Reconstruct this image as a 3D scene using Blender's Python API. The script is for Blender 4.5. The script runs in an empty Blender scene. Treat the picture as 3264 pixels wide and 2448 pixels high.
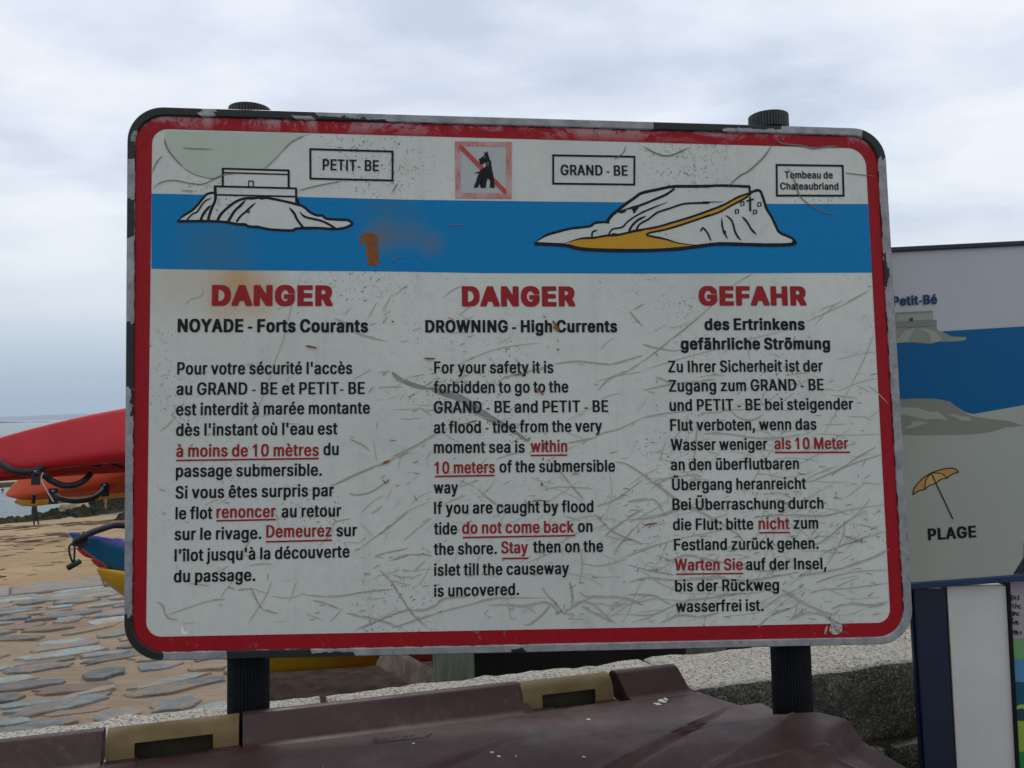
import bpy, bmesh, math, random
from mathutils import Vector, Matrix, noise
random.seed(7)
SC = bpy.context.scene
COL = SC.collection
R = math.radians

# ------------------------------------------------------------------ camera
FPX, CX, CY = 2770.0, 1632.0, 1224.0        # photograph is 3264 x 2448
CAMP = Vector((0, 0, 1.55))
up = Vector((-0.0220, 1.0, -0.0289)).normalized()      # world up seen in camera axes
fw = (Vector((0, 0, -1)) - up * Vector((0, 0, -1)).dot(up)).normalized()
rt = fw.cross(up)
W = Matrix((rt, fw, up))                                # camera axes -> world
cam = bpy.data.cameras.new('camera')
cam.sensor_width = 36; cam.lens = FPX / 3264 * 36
cam.clip_start = 0.05; cam.clip_end = 90000
camo = bpy.data.objects.new('camera', cam); COL.objects.link(camo)
camo.matrix_world = Matrix.Translation(CAMP) @ W.to_4x4()
SC.camera = camo

# ------------------------------------------------------------------ world
wd = bpy.data.worlds.new('World'); SC.world = wd; wd.use_nodes = True
nt = wd.node_tree; nt.nodes.clear()
def wn(t, **k):
    n = nt.nodes.new(t)
    for a, b in k.items(): setattr(n, a, b)
    return n
def L(a, b): nt.links.new(a, b)
out = wn('ShaderNodeOutputWorld'); bg = wn('ShaderNodeBackground'); L(bg.outputs[0], out.inputs[0])
bg.inputs[1].default_value = 0.1
sky = wn('ShaderNodeTexSky', sky_type='NISHITA'); sky.sun_disc = False
sky.sun_elevation = R(52); sky.sun_rotation = R(-15); sky.altitude = 0; sky.dust_density = 2
tc = wn('ShaderNodeTexCoord'); sep = wn('ShaderNodeSeparateXYZ'); L(tc.outputs['Generated'], sep.inputs[0])
def M_(op, a, b=None, c=None):
    n = wn('ShaderNodeMath', operation=op)
    for i, v in enumerate((a, b, c)):
        if v is None: continue
        if hasattr(v, 'links'): L(v, n.inputs[i])
        else: n.inputs[i].default_value = v
    return n.outputs[0]
zc = M_('MAXIMUM', sep.outputs[2], 0.0)
den = M_('ADD', zc, 0.16)
comb = wn('ShaderNodeCombineXYZ'); L(M_('DIVIDE', sep.outputs[0], den), comb.inputs[0]); L(M_('DIVIDE', sep.outputs[1], den), comb.inputs[1])
mp = wn('ShaderNodeMapping'); L(comb.outputs[0], mp.inputs[0])
mp.inputs['Rotation'].default_value = (0, 0, R(28)); mp.inputs['Scale'].default_value = (0.9, 1.1, 1)
mp.inputs['Location'].default_value = (1.3, 0.4, 0)
n1 = wn('ShaderNodeTexNoise'); L(mp.outputs[0], n1.inputs['Vector']); n1.inputs['Scale'].default_value = 1.1
n1.inputs['Detail'].default_value = 7; n1.inputs['Roughness'].default_value = .5; n1.inputs['Distortion'].default_value = .35
n2 = wn('ShaderNodeTexNoise'); L(mp.outputs[0], n2.inputs['Vector']); n2.inputs['Scale'].default_value = 3.4
n2.inputs['Detail'].default_value = 6; n2.inputs['Roughness'].default_value = .55
mixn = M_('ADD', M_('MULTIPLY', n1.outputs[0], .74), M_('MULTIPLY', n2.outputs[0], .26))
cr = wn('ShaderNodeValToRGB'); L(mixn, cr.inputs[0])
E_ = cr.color_ramp.elements
E_[0].position = .40; E_[0].color = (.58, .655, .78, 1)
E_[1].position = .60; E_[1].color = (.92, .96, 1.01, 1)
e = cr.color_ramp.elements.new(.49); e.color = (.74, .81, .93, 1)
# bluish veil near the horizon
hz = wn('ShaderNodeMapRange'); L(sep.outputs[2], hz.inputs[0]); hz.inputs[1].default_value = 0.0; hz.inputs[2].default_value = .17
hz.interpolation_type = 'SMOOTHSTEP'
hr = wn('ShaderNodeValToRGB'); L(hz.outputs[0], hr.inputs[0])
hr.color_ramp.elements[0].color = (.37, .475, .615, 1); hr.color_ramp.elements[0].position = 0
hr.color_ramp.elements[1].color = (.77, .84, .905, 1); hr.color_ramp.elements[1].position = 1
hf = wn('ShaderNodeMapRange'); L(sep.outputs[2], hf.inputs[0]); hf.inputs[1].default_value = .05; hf.inputs[2].default_value = .30
hf.interpolation_type = 'SMOOTHSTEP'
mx = wn('ShaderNodeMix', data_type='RGBA'); L(hf.outputs[0], mx.inputs[0]); L(hr.outputs[0], mx.inputs[6]); L(cr.outputs[0], mx.inputs[7])
# overcast sky grows gently brighter with height
zb = wn('ShaderNodeMapRange'); L(sep.outputs[2], zb.inputs[0]); zb.inputs[1].default_value = .35; zb.inputs[2].default_value = 1
zb.inputs[3].default_value = 10; zb.inputs[4].default_value = 10.5
sc_ = wn('ShaderNodeVectorMath', operation='SCALE'); L(mx.outputs[2], sc_.inputs[0]); L(zb.outputs[0], sc_.inputs[3])
fin = wn('ShaderNodeMix', data_type='RGBA'); fin.inputs[0].default_value = .94
L(sky.outputs[0], fin.inputs[6]); L(sc_.outputs[0], fin.inputs[7]); L(fin.outputs[2], bg.inputs[0])

sun = bpy.data.lights.new('sun', 'SUN'); sun.energy = 0.9; sun.angle = R(14); sun.color = (1, .96, .9)
suno = bpy.data.objects.new('sun', sun); COL.objects.link(suno)
az, el = R(-15), R(52)
sd = Vector((math.sin(az) * math.cos(el), math.cos(az) * math.cos(el), math.sin(el)))
suno.rotation_euler = sd.to_track_quat('Z', 'Y').to_euler()
SC.view_settings.view_transform = 'Standard'; SC.view_settings.look = 'None'
SC.view_settings.exposure = 0.0; SC.view_settings.gamma = 1
SC.view_settings.use_curve_mapping = False
HAZE = 1.2e-4
SC.cycles.volume_bounces = 1; SC.cycles.max_bounces = 8

# ------------------------------------------------------------------ helpers
def ray(x, y):
    return W @ Vector(((x - CX) / FPX, -(y - CY) / FPX, -1))
def atz(x, y, z):                       # point of the ray at height z
    d = ray(x, y); return CAMP + d * ((z - CAMP.z) / d.z)
def aty(x, y, Y):                       # point of the ray at ground distance Y
    d = ray(x, y); return CAMP + d * (Y / d.y)
def onplane(x, y, p, n):
    d = ray(x, y); return CAMP + d * ((p - CAMP).dot(n) / d.dot(n))
def proj(p):
    c = W.transposed() @ (p - CAMP)
    return CX + FPX * c.x / -c.z, CY - FPX * c.y / -c.z

def mat(name, col, rough=.6, var=.12, scale=8., bump=0., bscale=60., metal=0., spec=.5, coord='Object', col2=None, detail=5., stretch=None, fac=(.35, .65)):
    m = bpy.data.materials.new(name); m.use_nodes = True
    t = m.node_tree; b = t.nodes['Principled BSDF']
    b.inputs['Roughness'].default_value = rough; b.inputs['Metallic'].default_value = metal
    b.inputs['Specular IOR Level'].default_value = spec
    tcn = t.nodes.new('ShaderNodeTexCoord'); src = tcn.outputs[coord]
    if stretch:
        mpn = t.nodes.new('ShaderNodeMapping'); mpn.inputs['Scale'].default_value = stretch
        t.links.new(src, mpn.inputs[0]); src = mpn.outputs[0]
    nz = t.nodes.new('ShaderNodeTexNoise'); nz.inputs['Scale'].default_value = scale; nz.inputs['Detail'].default_value = detail
    nz.inputs['Roughness'].default_value = .6
    t.links.new(src, nz.inputs['Vector'])
    rp = t.nodes.new('ShaderNodeValToRGB'); t.links.new(nz.outputs[0], rp.inputs[0])
    c2 = col2 or [c * (1 + var) for c in col]
    c1 = [c * (1 - var) for c in col] if not col2 else col
    rp.color_ramp.elements[0].position = fac[0]; rp.color_ramp.elements[0].color = (*c1, 1)
    rp.color_ramp.elements[1].position = fac[1]; rp.color_ramp.elements[1].color = (*c2, 1)
    t.links.new(rp.outputs[0], b.inputs['Base Color'])
    if bump:
        nb = t.nodes.new('ShaderNodeTexNoise'); nb.inputs['Scale'].default_value = bscale; nb.inputs['Detail'].default_value = 4
        t.links.new(src, nb.inputs['Vector'])
        bp = t.nodes.new('ShaderNodeBump'); bp.inputs['Strength'].default_value = bump; bp.inputs['Distance'].default_value = .01
        t.links.new(nb.outputs[0], bp.inputs['Height']); t.links.new(bp.outputs[0], b.inputs['Normal'])
    m['src'] = 0
    return m
class NT:
    """small node building helper on a material"""
    def __init__(s, m): s.m = m; s.t = m.node_tree; s.b = s.t.nodes['Principled BSDF']
    def n(s, ty, **k):
        x = s.t.nodes.new(ty)
        for a, b in k.items(): setattr(x, a, b)
        return x
    def set(s, sock, v):
        if hasattr(v, 'links'): s.t.links.new(v, sock)
        else: sock.default_value = v
    def math(s, op, a, b=0., c=0.):
        x = s.n('ShaderNodeMath', operation=op)
        s.set(x.inputs[0], a); s.set(x.inputs[1], b)
        if len(x.inputs) > 2: s.set(x.inputs[2], c)
        return x.outputs[0]
    def noise(s, vec, scale, detail=4., rough=.55, dist=0.):
        x = s.n('ShaderNodeTexNoise'); s.set(x.inputs['Vector'], vec); x.inputs['Scale'].default_value = scale
        x.inputs['Detail'].default_value = detail; x.inputs['Roughness'].default_value = rough; x.inputs['Distortion'].default_value = dist
        return x.outputs[0]
    def rng(s, v, a, b, c=0., d=1.):
        x = s.n('ShaderNodeMapRange'); s.set(x.inputs[0], v)
        for i, q in enumerate((a, b, c, d)): s.set(x.inputs[i + 1], q)
        return x.outputs[0]
    def mix(s, f, a, b):
        x = s.n('ShaderNodeMix', data_type='RGBA'); s.set(x.inputs[0], f)
        s.set(x.inputs[6], (*a, 1) if isinstance(a, tuple) else a); s.set(x.inputs[7], (*b, 1) if isinstance(b, tuple) else b)
        return x.outputs[2]
    def col(s, c): s.t.links.new(c, s.b.inputs['Base Color'])
    def bump(s, h, strength, dist=.01):
        x = s.n('ShaderNodeBump'); x.inputs['Strength'].default_value = strength; x.inputs['Distance'].default_value = dist
        s.set(x.inputs['Height'], h); s.t.links.new(x.outputs[0], s.b.inputs['Normal'])
def raw(name, rough=.5, metal=0., spec=.5):
    m = bpy.data.materials.new(name); m.use_nodes = True
    q = NT(m); q.b.inputs['Roughness'].default_value = rough; q.b.inputs['Metallic'].default_value = metal
    q.b.inputs['Specular IOR Level'].default_value = spec
    q.tc = q.n('ShaderNodeTexCoord'); return q

def props(o, label=None, cat=None, group=None, kind=None):
    for k, v in (('label', label), ('category', cat), ('group', group), ('kind', kind)):
        if v: o[k] = v
    return o
def empty(name, loc, label, cat, group=None):
    o = bpy.data.objects.new(name, None); COL.objects.link(o); o.location = loc
    o.empty_display_size = .1
    return props(o, label, cat, group)
def mesh(name, verts, faces, m, parent=None, smooth=False, uv=None, mats=None, fm=None):
    """verts in world coordinates"""
    me = bpy.data.meshes.new(name)
    org = Vector((0, 0, 0))
    if parent is not None:
        org = Vector(parent.location)
        if parent.parent: org = org + Vector(parent.parent.location)
    me.from_pydata([tuple(Vector(v) - org) for v in verts], [], faces)
    for q in (mats or [m]): me.materials.append(q)
    if fm: me.polygons.foreach_set('material_index', fm)
    if smooth: me.polygons.foreach_set('use_smooth', [True] * len(faces))
    if uv is not None:
        ul = me.uv_layers.new(name='uv')
        for l in me.loops: ul.data[l.index].uv = uv[l.vertex_index]
    me.update()
    o = bpy.data.objects.new(name, me); COL.objects.link(o)
    if parent is not None: o.parent = parent
    return o
def bmobj(name, bm, m, parent=None, smooth=False, loc=None):
    me = bpy.data.meshes.new(name); 
    if parent is not None:
        org = Vector(parent.location)
        if parent.parent: org = org + Vector(parent.parent.location)
        bmesh.ops.translate(bm, verts=bm.verts, vec=-org)
    bm.to_mesh(me); bm.free()
    for q in (m if isinstance(m, (list, tuple)) else [m]): me.materials.append(q)
    if smooth: me.polygons.foreach_set('use_smooth', [True] * len(me.polygons))
    o = bpy.data.objects.new(name, me); COL.objects.link(o)
    if parent is not None: o.parent = parent
    return o
def frames(pts):
    ts = []
    for i in range(len(pts)):
        a = pts[max(0, i - 1)]; b = pts[min(len(pts) - 1, i + 1)]
        ts.append((b - a).normalized())
    return ts
def tube_data(pts, rad, seg=8, flat=1., ref=Vector((0, 0, 1))):
    pts = [Vector(p) for p in pts]; ts = frames(pts); V = []; F = []
    if not isinstance(rad, (list, tuple)): rad = [rad] * len(pts)
    for i, (p, t) in enumerate(zip(pts, ts)):
        s = t.cross(ref)
        if s.length < 1e-3: s = t.cross(Vector((0, 1, 0)))
        s.normalize(); u = s.cross(t)
        for k in range(seg):
            a = 2 * math.pi * k / seg
            V.append(p + s * math.cos(a) * rad[i] * flat + u * math.sin(a) * rad[i])
    for i in range(len(pts) - 1):
        for k in range(seg):
            k2 = (k + 1) % seg
            F.append((i * seg + k, i * seg + k2, (i + 1) * seg + k2, (i + 1) * seg + k))
    F.append(tuple(range(seg))[::-1]); n = (len(pts) - 1) * seg; F.append(tuple(range(n, n + seg)))
    return V, F
def tube(name, pts, rad, m, parent, seg=8, flat=1., ref=Vector((0, 0, 1))):
    V, F = tube_data(pts, rad, seg, flat, ref)
    return mesh(name, V, F, m, parent, smooth=True)
def spline(pts, n=6):
    pts = [Vector(p) for p in pts]; o = []
    P = [pts[0]] + pts + [pts[-1]]
    for i in range(1, len(P) - 2):
        for k in range(n):
            t = k / n
            o.append(.5 * ((2 * P[i]) + (P[i + 1] - P[i - 1]) * t + (2 * P[i - 1] - 5 * P[i] + 4 * P[i + 1] - P[i + 2]) * t * t + (-P[i - 1] + 3 * P[i] - 3 * P[i + 1] + P[i + 2]) * t ** 3))
    o.append(pts[-1]); return o
def box_data(o, ax, ay, az, dx, dy, dz):
    """box from corner o spanning ax*dx etc"""
    V = []
    for k in (0, 1):
        for j in (0, 1):
            for i in (0, 1): V.append(o + ax * dx * i + ay * dy * j + az * dz * k)
    return V, [(0, 2, 3, 1), (4, 5, 7, 6), (0, 1, 5, 4), (2, 6, 7, 3), (0, 4, 6, 2), (1, 3, 7, 5)]
def prism(front, back):
    n = len(front); V = list(front) + list(back)
    F = [tuple(range(n)), tuple(range(2 * n - 1, n - 1, -1))]
    for i in range(n):
        j = (i + 1) % n; F.append((i, i + n, j + n, j))
    return V, F
def bevel(o, w, seg=2):
    md = o.modifiers.new('bevel', 'BEVEL'); md.width = w; md.segments = seg; md.limit_method = 'ANGLE'; md.angle_limit = R(40)
    return o

# ------------------------------------------------------------------ glyph outlines (narrow / bold / black grotesque, cap height 500)
GL = {
 'n': {
  " ": [0, []],
  "'": [191, [[42,304,110,303,120,304,122,309,128,504,116,509,47,509,41,509,33,504]]],
  ",": [177, [[10,-125,65,-127,86,-125,129,62,128,76,115,79,47,79,31,75,8,-113]]],
  "-": [205, [[17,142,34,141,159,142,159,198,17,198,14,192]]],
  ".": [177, [[51,-12,81,-14,100,-12,113,-6,128,13,133,31,130,63,119,82,112,88,96,94,62,95,44,90,31,81,20,63,17,31,22,13,37,-6]]],
  "0": [385, [[149,-15,198,-16,223,-12,249,-2,275,17,295,42,315,79,328,123,337,173,341,248,338,310,330,367,316,417,298,454,267,490,242,505,223,512,205,515,167,516,130,511,100,498,84,485,67,467,46,429,29,379,20,329,16,254,18,185,25,135,42,79,65,35,89,10,117,-7],[180,60,163,67,155,73,140,92,128,117,114,167,108,235,112,317,124,373,146,417,157,429,173,439,180,440,199,429,216,410,228,385,243,329,248,260,245,185,231,123,207,79,193,67]]],
  "1": [360, [[117,-8,126,-9,201,-9,207,-8,209,-2,209,505,195,509,120,508,114,505,114,486,101,475,18,404,18,348,21,342,26,341,57,341,114,380]]],
  ":": [177, [[51,-12,81,-14,100,-12,113,-6,128,13,133,31,130,63,119,82,112,88,96,94,62,95,44,90,31,81,20,63,17,31,22,13,37,-6],[39,263,56,257,94,257,111,263,123,275,131,294,132,325,120,350,106,361,87,365,56,364,44,361,29,350,18,325,18,300,25,278]]],
  "A": [406, [[-6,-8,68,-9,86,-8,128,130,168,130,250,130,291,-8,324,-9,383,-8,386,5,303,286,239,505,230,509,218,509,149,509,137,505,-7,10],[149,210,186,349,196,323,227,211,224,206,211,205,155,205]]],
  "B": [388, [[28,-8,39,-9,202,-9,246,-6,264,-2,292,11,315,30,330,48,341,73,349,111,346,180,335,211,321,234,306,248,286,261,308,281,320,298,332,330,334,386,323,436,309,461,289,482,264,498,246,504,214,509,189,509,39,509,25,505],[121,67,120,217,196,217,214,211,231,198,249,173,257,142,254,111,239,86,227,75,202,67],[121,292,121,431,133,434,189,434,208,429,223,417,235,398,242,367,239,342,227,317,208,300,189,292,177,290,127,290]]],
  "C": [430, [[177,-15,218,-16,249,-14,280,-6,311,9,336,29,357,54,374,83,386,117,394,154,388,167,304,167,284,117,266,92,236,70,218,64,205,63,179,73,155,92,136,115,120,148,105,210,104,279,116,342,141,392,155,410,172,423,198,435,211,438,230,433,255,418,270,404,286,380,300,335,311,333,374,333,393,335,391,360,381,398,351,454,318,487,286,504,261,512,243,515,186,516,155,511,130,502,105,488,87,473,49,425,23,360,11,292,10,229,18,160,35,104,58,60,93,21,130,-2,149,-9]]],
  "D": [424, [[28,-8,39,-9,189,-9,221,-7,244,-2,271,8,297,23,324,48,343,73,362,111,375,155,383,211,384,273,379,330,368,373,350,417,327,450,289,483,264,496,233,505,189,509,46,509,33,509,25,505],[121,67,120,430,127,434,133,434,171,434,189,432,221,420,252,394,277,348,291,280,290,211,272,142,249,105,218,80,183,67,158,66]]],
  "E": [358, [[28,-8,39,-9,302,-9,315,-8,317,-2,317,61,308,65,127,66,120,67,121,212,133,215,289,215,299,217,301,273,301,286,289,290,121,292,120,330,121,431,133,434,302,434,312,436,315,442,315,505,308,509,39,509,25,505]]],
  "F": [351, [[28,-8,46,-9,117,-8,121,205,127,208,277,208,293,211,294,273,289,282,127,283,120,286,121,431,133,434,214,434,309,436,312,498,308,508,296,509,39,509,25,505]]],
  "G": [438, [[178,-15,236,-16,276,-8,318,12,350,42,377,85,391,129,397,179,398,254,393,260,386,261,205,260,200,254,200,192,211,186,303,185,299,154,280,108,267,92,243,72,211,62,186,69,168,81,139,110,120,148,108,192,103,248,107,304,118,348,136,386,155,410,168,420,181,429,205,437,221,435,243,426,261,411,277,392,301,335,311,333,386,333,393,335,395,342,379,404,350,454,330,475,305,494,286,503,261,511,230,516,193,516,155,511,136,505,118,497,93,479,55,435,28,379,13,310,11,210,24,135,50,73,84,29,111,7,130,-2,149,-9]]],
  "I": [189, [[35,-8,115,-9,125,-8,127,-2,127,498,127,505,122,508,47,509,33,505]]],
  "M": [523, [[28,-8,108,-9,115,-8,118,-2,121,254,206,-8,277,-9,289,-6,371,251,375,236,377,-8,446,-9,466,-8,468,323,468,505,458,509,427,509,364,509,353,505,252,176,246,168,141,505,127,509,39,509,27,506]]],
  "N": [440, [[28,-8,108,-9,117,-8,120,-2,121,313,283,-6,296,-9,384,-8,386,505,377,509,364,509,302,509,292,505,289,189,129,505,121,509,108,509,39,509,25,505]]],
  "P": [378, [[28,-8,46,-9,117,-8,121,171,127,173,208,174,246,179,264,186,284,198,318,236,332,267,340,298,342,367,330,423,302,469,271,493,252,501,227,507,189,509,39,509,25,505],[121,248,121,431,133,435,189,433,208,427,227,412,242,386,249,348,245,311,233,280,216,261,196,251,177,248]]],
  "R": [382, [[28,-8,46,-9,117,-8,120,180,127,184,152,185,171,184,177,180,258,-8,277,-9,356,-8,358,5,274,198,303,223,322,248,335,280,342,311,342,380,326,436,314,456,296,477,264,497,246,504,214,509,39,509,27,506],[121,260,121,431,133,435,189,433,208,428,227,415,243,386,249,348,244,311,232,286,214,270,196,263,177,260]]],
  "S": [380, [[140,-17,185,-18,216,-16,247,-9,278,5,303,26,319,46,334,77,341,108,343,146,338,183,327,208,310,233,289,252,260,269,172,301,147,314,125,333,115,352,114,383,128,414,152,433,178,440,203,433,225,415,237,396,245,365,266,362,322,362,336,365,329,421,303,467,280,490,260,501,241,509,210,515,160,516,128,512,97,502,78,491,56,471,37,446,26,421,20,390,23,327,34,296,47,277,66,259,97,239,185,206,216,191,239,171,248,152,248,121,235,91,212,71,197,63,178,59,153,65,128,80,110,108,104,140,97,143,22,144,8,140,16,83,28,54,42,33,61,15,85,-1,110,-11]]],
  "T": [382, [[132,-8,142,-9,217,-9,224,-2,224,430,236,434,342,435,347,436,350,442,348,506,336,509,223,509,17,509,3,505,6,436,117,434,130,430]]],
  "W": [569, [[103,-8,161,-9,201,-8,268,294,274,283,336,-3,339,-8,349,-9,436,-8,548,505,536,509,474,509,461,509,453,505,396,230,386,190,318,507,305,509,236,509,224,508,219,505,155,200,149,203,86,505,74,509,5,509,-7,506,-8,492]]],
  "Z": [374, [[14,-8,24,-9,155,-10,324,-9,333,-8,336,61,330,64,130,65,123,67,334,448,334,505,330,508,318,509,24,509,10,505,13,436,205,435,218,432,220,430,13,55]]],
  "a": [335, [[95,-16,154,-17,172,-13,191,-6,210,-9,272,-9,279,-9,287,-4,287,252,282,296,272,327,248,359,218,377,179,386,122,386,85,377,47,353,26,327,10,284,15,277,60,261,85,260,97,262,122,299,136,309,154,315,169,309,179,301,193,271,195,252,190,240,177,234,104,221,60,208,39,196,26,184,8,152,3,90,16,38,32,15,54,-2,79,-13],[129,57,112,65,98,84,94,102,97,121,110,139,121,146,141,153,166,158,191,162,195,159,194,127,188,102,166,71,147,59,135,55]]],
  "b": [363, [[149,-16,202,-17,233,-11,259,3,285,28,307,65,321,109,328,159,327,221,311,296,291,334,271,358,246,375,227,382,208,386,177,387,146,385,127,380,115,374,111,378,111,415,108,507,102,509,27,509,19,503,19,-4,27,-9,90,-9,102,-9,115,-3,127,-10],[171,57,147,71,126,103,114,146,111,190,116,240,130,278,146,299,160,309,171,313,177,312,202,297,219,271,232,228,236,178,230,134,217,96,196,68,183,60]]],
  "c": [340, [[132,-16,156,-18,194,-16,219,-11,236,-4,269,21,292,53,300,72,307,96,304,109,256,123,231,125,218,121,210,96,198,78,181,64,163,56,150,60,135,71,111,109,99,159,99,209,110,259,128,290,144,306,156,312,163,313,175,309,199,290,216,253,225,248,256,249,300,263,305,265,306,278,288,324,263,355,238,372,200,385,169,387,131,386,113,382,87,371,50,340,20,284,9,240,5,184,9,128,23,78,38,46,64,15,94,-5,106,-10]]],
  "d": [363, [[125,-16,181,-17,200,-13,219,-4,238,-9,294,-9,306,-9,314,-4,314,503,306,509,228,509,222,503,222,471,222,378,219,374,195,384,163,387,119,385,88,375,63,357,42,334,23,296,12,259,6,209,6,153,12,109,24,71,40,40,67,9,100,-11],[156,58,135,71,113,103,102,140,98,190,102,234,115,271,131,297,148,309,163,313,188,299,207,271,220,228,223,178,216,128,202,90,180,65,163,57]]],
  "e": [346, [[136,-16,175,-18,206,-15,231,-8,256,5,276,21,294,46,307,78,308,96,256,112,225,112,219,109,208,84,194,68,169,56,156,58,138,68,118,90,106,115,99,153,113,157,300,157,312,159,311,240,300,290,278,334,244,367,219,379,200,385,175,387,144,387,113,383,94,376,77,365,45,334,22,290,8,234,5,165,14,103,34,53,57,21,91,-4,113,-12],[100,227,110,265,120,284,138,303,163,314,176,309,196,290,210,265,220,228]]],
  "f": [228, [[44,-8,122,-9,131,-8,133,-2,133,311,191,312,201,317,201,323,200,380,191,382,141,382,135,385,134,423,140,442,154,454,166,451,185,451,200,454,212,505,210,520,197,525,179,529,141,530,110,527,86,517,66,501,49,473,42,442,41,386,35,383,-3,382,-16,380,-17,317,-9,313,41,311]]],
  "g": [363, [[127,-156,156,-157,194,-156,219,-152,238,-146,256,-137,279,-118,297,-93,305,-75,315,-12,315,375,306,382,231,382,219,374,200,383,175,387,131,387,113,384,89,375,62,357,41,332,22,294,7,232,6,157,18,94,39,50,69,18,94,4,113,-2,138,-5,175,-4,200,0,219,8,222,7,221,-25,214,-50,199,-68,181,-81,163,-85,138,-77,125,-68,100,-34,94,-31,63,-31,18,-62,24,-87,50,-122,88,-146],[163,69,150,72,138,79,115,107,102,144,98,188,103,238,116,275,138,303,160,313,181,305,206,275,219,238,224,194,219,144,207,107,194,87,181,77]]],
  "h": [351, [[22,-8,83,-9,109,-8,113,242,124,280,146,304,165,312,183,305,198,286,208,261,213,-8,290,-9,300,-8,302,-3,303,198,302,261,297,298,282,336,265,359,234,380,208,386,171,387,146,385,115,375,111,380,111,505,102,509,96,509,33,509,21,506]]],
  "i": [160, [[22,-8,100,-9,109,-8,111,-2,110,380,100,382,43,382,31,382,20,380],[35,430,56,426,87,427,100,431,112,442,121,467,120,492,110,511,93,522,75,524,43,523,29,517,18,505,11,486,12,461,20,442]]],
  "j": [160, [[-27,-148,22,-149,41,-147,59,-141,72,-134,89,-117,106,-80,111,-30,109,379,97,382,34,382,28,382,20,377,19,-36,16,-55,3,-72,-3,-75,-22,-76,-29,-80],[44,427,72,426,91,427,103,434,116,448,121,470,118,495,106,514,91,522,66,524,41,522,25,514,16,502,11,483,14,452,28,434]]],
  "k": [328, [[22,-8,83,-9,109,-8,111,130,115,136,121,135,212,-8,233,-9,312,-8,314,5,311,11,185,211,296,356,305,367,302,381,290,382,215,382,203,380,115,267,111,273,111,505,102,509,83,509,33,509,20,505]]],
  "l": [165, [[23,-8,103,-9,113,-8,115,-2,115,498,115,505,110,508,35,509,21,505]]],
  "m": [508, [[22,-8,83,-9,109,-8,112,248,124,286,140,304,152,311,158,313,173,305,187,286,193,267,196,-8,271,-9,283,-8,286,254,295,286,315,307,327,313,340,309,354,298,365,273,368,98,370,-8,383,-9,452,-9,457,-8,460,-2,458,286,443,336,431,355,415,370,399,380,377,387,358,389,321,388,302,385,283,378,252,354,233,374,215,384,202,387,152,388,133,385,115,377,96,382,27,382,20,380,19,373]]],
  "n": [351, [[22,-8,83,-9,109,-8,114,248,121,273,133,293,147,305,165,312,183,305,194,292,209,254,213,-8,233,-9,300,-8,303,73,301,273,291,317,265,359,234,380,208,386,171,387,146,385,115,374,102,382,27,382,20,380,19,373]]],
  "o": [355, [[132,-16,169,-18,200,-15,231,-6,255,9,275,28,292,53,308,90,317,128,321,171,319,228,312,265,299,303,276,340,250,364,231,375,213,382,194,386,156,387,121,384,94,375,75,364,50,340,30,309,9,240,7,146,14,103,28,65,47,34,71,9,106,-10],[156,58,135,71,111,109,100,153,98,196,105,240,119,278,144,306,163,313,169,312,181,306,194,296,214,265,226,221,229,171,218,115,202,84,188,68,175,60,163,56]]],
  "p": [363, [[22,-148,83,-150,109,-148,113,-5,115,-3,133,-12,158,-17,202,-17,233,-11,258,2,273,14,301,52,323,114,328,202,319,270,308,303,290,336,277,352,254,370,227,382,208,386,171,387,146,385,127,380,115,374,102,382,96,382,33,382,27,382,20,377],[171,57,152,66,127,100,115,139,111,189,116,239,130,277,149,302,165,311,171,313,177,312,190,307,202,297,220,270,233,227,236,183,230,133,217,95,196,68,178,58]]],
  "q": [363, [[225,-148,238,-150,306,-149,312,-148,314,-142,314,377,306,382,300,382,238,382,231,382,219,373,194,384,156,387,125,386,94,378,71,364,46,339,31,314,14,270,5,183,14,102,40,39,61,14,87,-5,119,-15,156,-18,194,-14,220,-5],[156,58,135,70,111,108,101,145,98,189,104,239,117,277,137,302,146,308,163,313,175,308,188,299,207,270,219,233,223,183,218,133,205,95,181,66,165,58]]],
  "r": [233, [[22,-8,83,-9,109,-8,114,254,124,280,150,305,165,310,196,307,213,311,213,380,209,386,202,387,146,387,127,383,115,378,96,382,33,382,20,380]]],
  "s": [316, [[110,-16,139,-18,176,-16,201,-11,226,0,247,15,263,34,280,78,280,134,271,159,258,180,238,196,214,209,133,235,118,246,110,259,107,271,112,290,121,303,145,316,158,313,170,303,184,284,190,265,195,264,226,264,275,278,271,309,251,346,226,370,201,381,183,386,151,387,120,386,89,380,70,372,52,359,35,340,17,296,19,234,29,209,43,190,76,167,164,138,178,128,188,109,188,96,181,78,164,62,145,55,126,61,113,71,96,109,89,113,58,114,14,102,6,96,16,53,35,21,58,2,70,-5,83,-10]]],
  "t": [208, [[104,-12,135,-14,166,-12,188,-6,189,0,181,57,172,62,135,61,126,69,122,82,121,307,129,312,179,313,182,319,182,375,177,382,129,383,122,385,121,463,120,469,110,472,41,472,30,469,29,386,22,383,-11,382,-17,375,-15,316,-9,312,22,311,29,307,29,88,35,44,44,25,59,7,79,-6]]],
  "u": [351, [[113,-13,165,-14,190,-9,208,-1,213,-7,221,-9,290,-9,302,-7,303,374,296,382,227,382,213,381,210,137,205,112,194,87,171,66,158,61,152,62,140,68,128,81,116,106,111,143,109,381,83,382,22,381,20,131,26,74,40,37,58,13,77,-1,90,-7]]],
  "v": [335, [[109,-8,187,-9,197,-8,200,-4,314,367,313,380,306,382,231,382,219,380,166,198,156,162,150,164,87,380,75,382,12,382,-7,380,-8,367]]],
  "w": [475, [[89,-8,110,-9,175,-8,222,189,270,-8,291,-9,357,-8,450,373,449,380,441,382,366,382,357,380,324,236,316,200,310,197,270,380,260,382,185,382,177,380,175,373,135,189,89,380,79,382,16,382,-3,380,-4,367]]],
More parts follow.
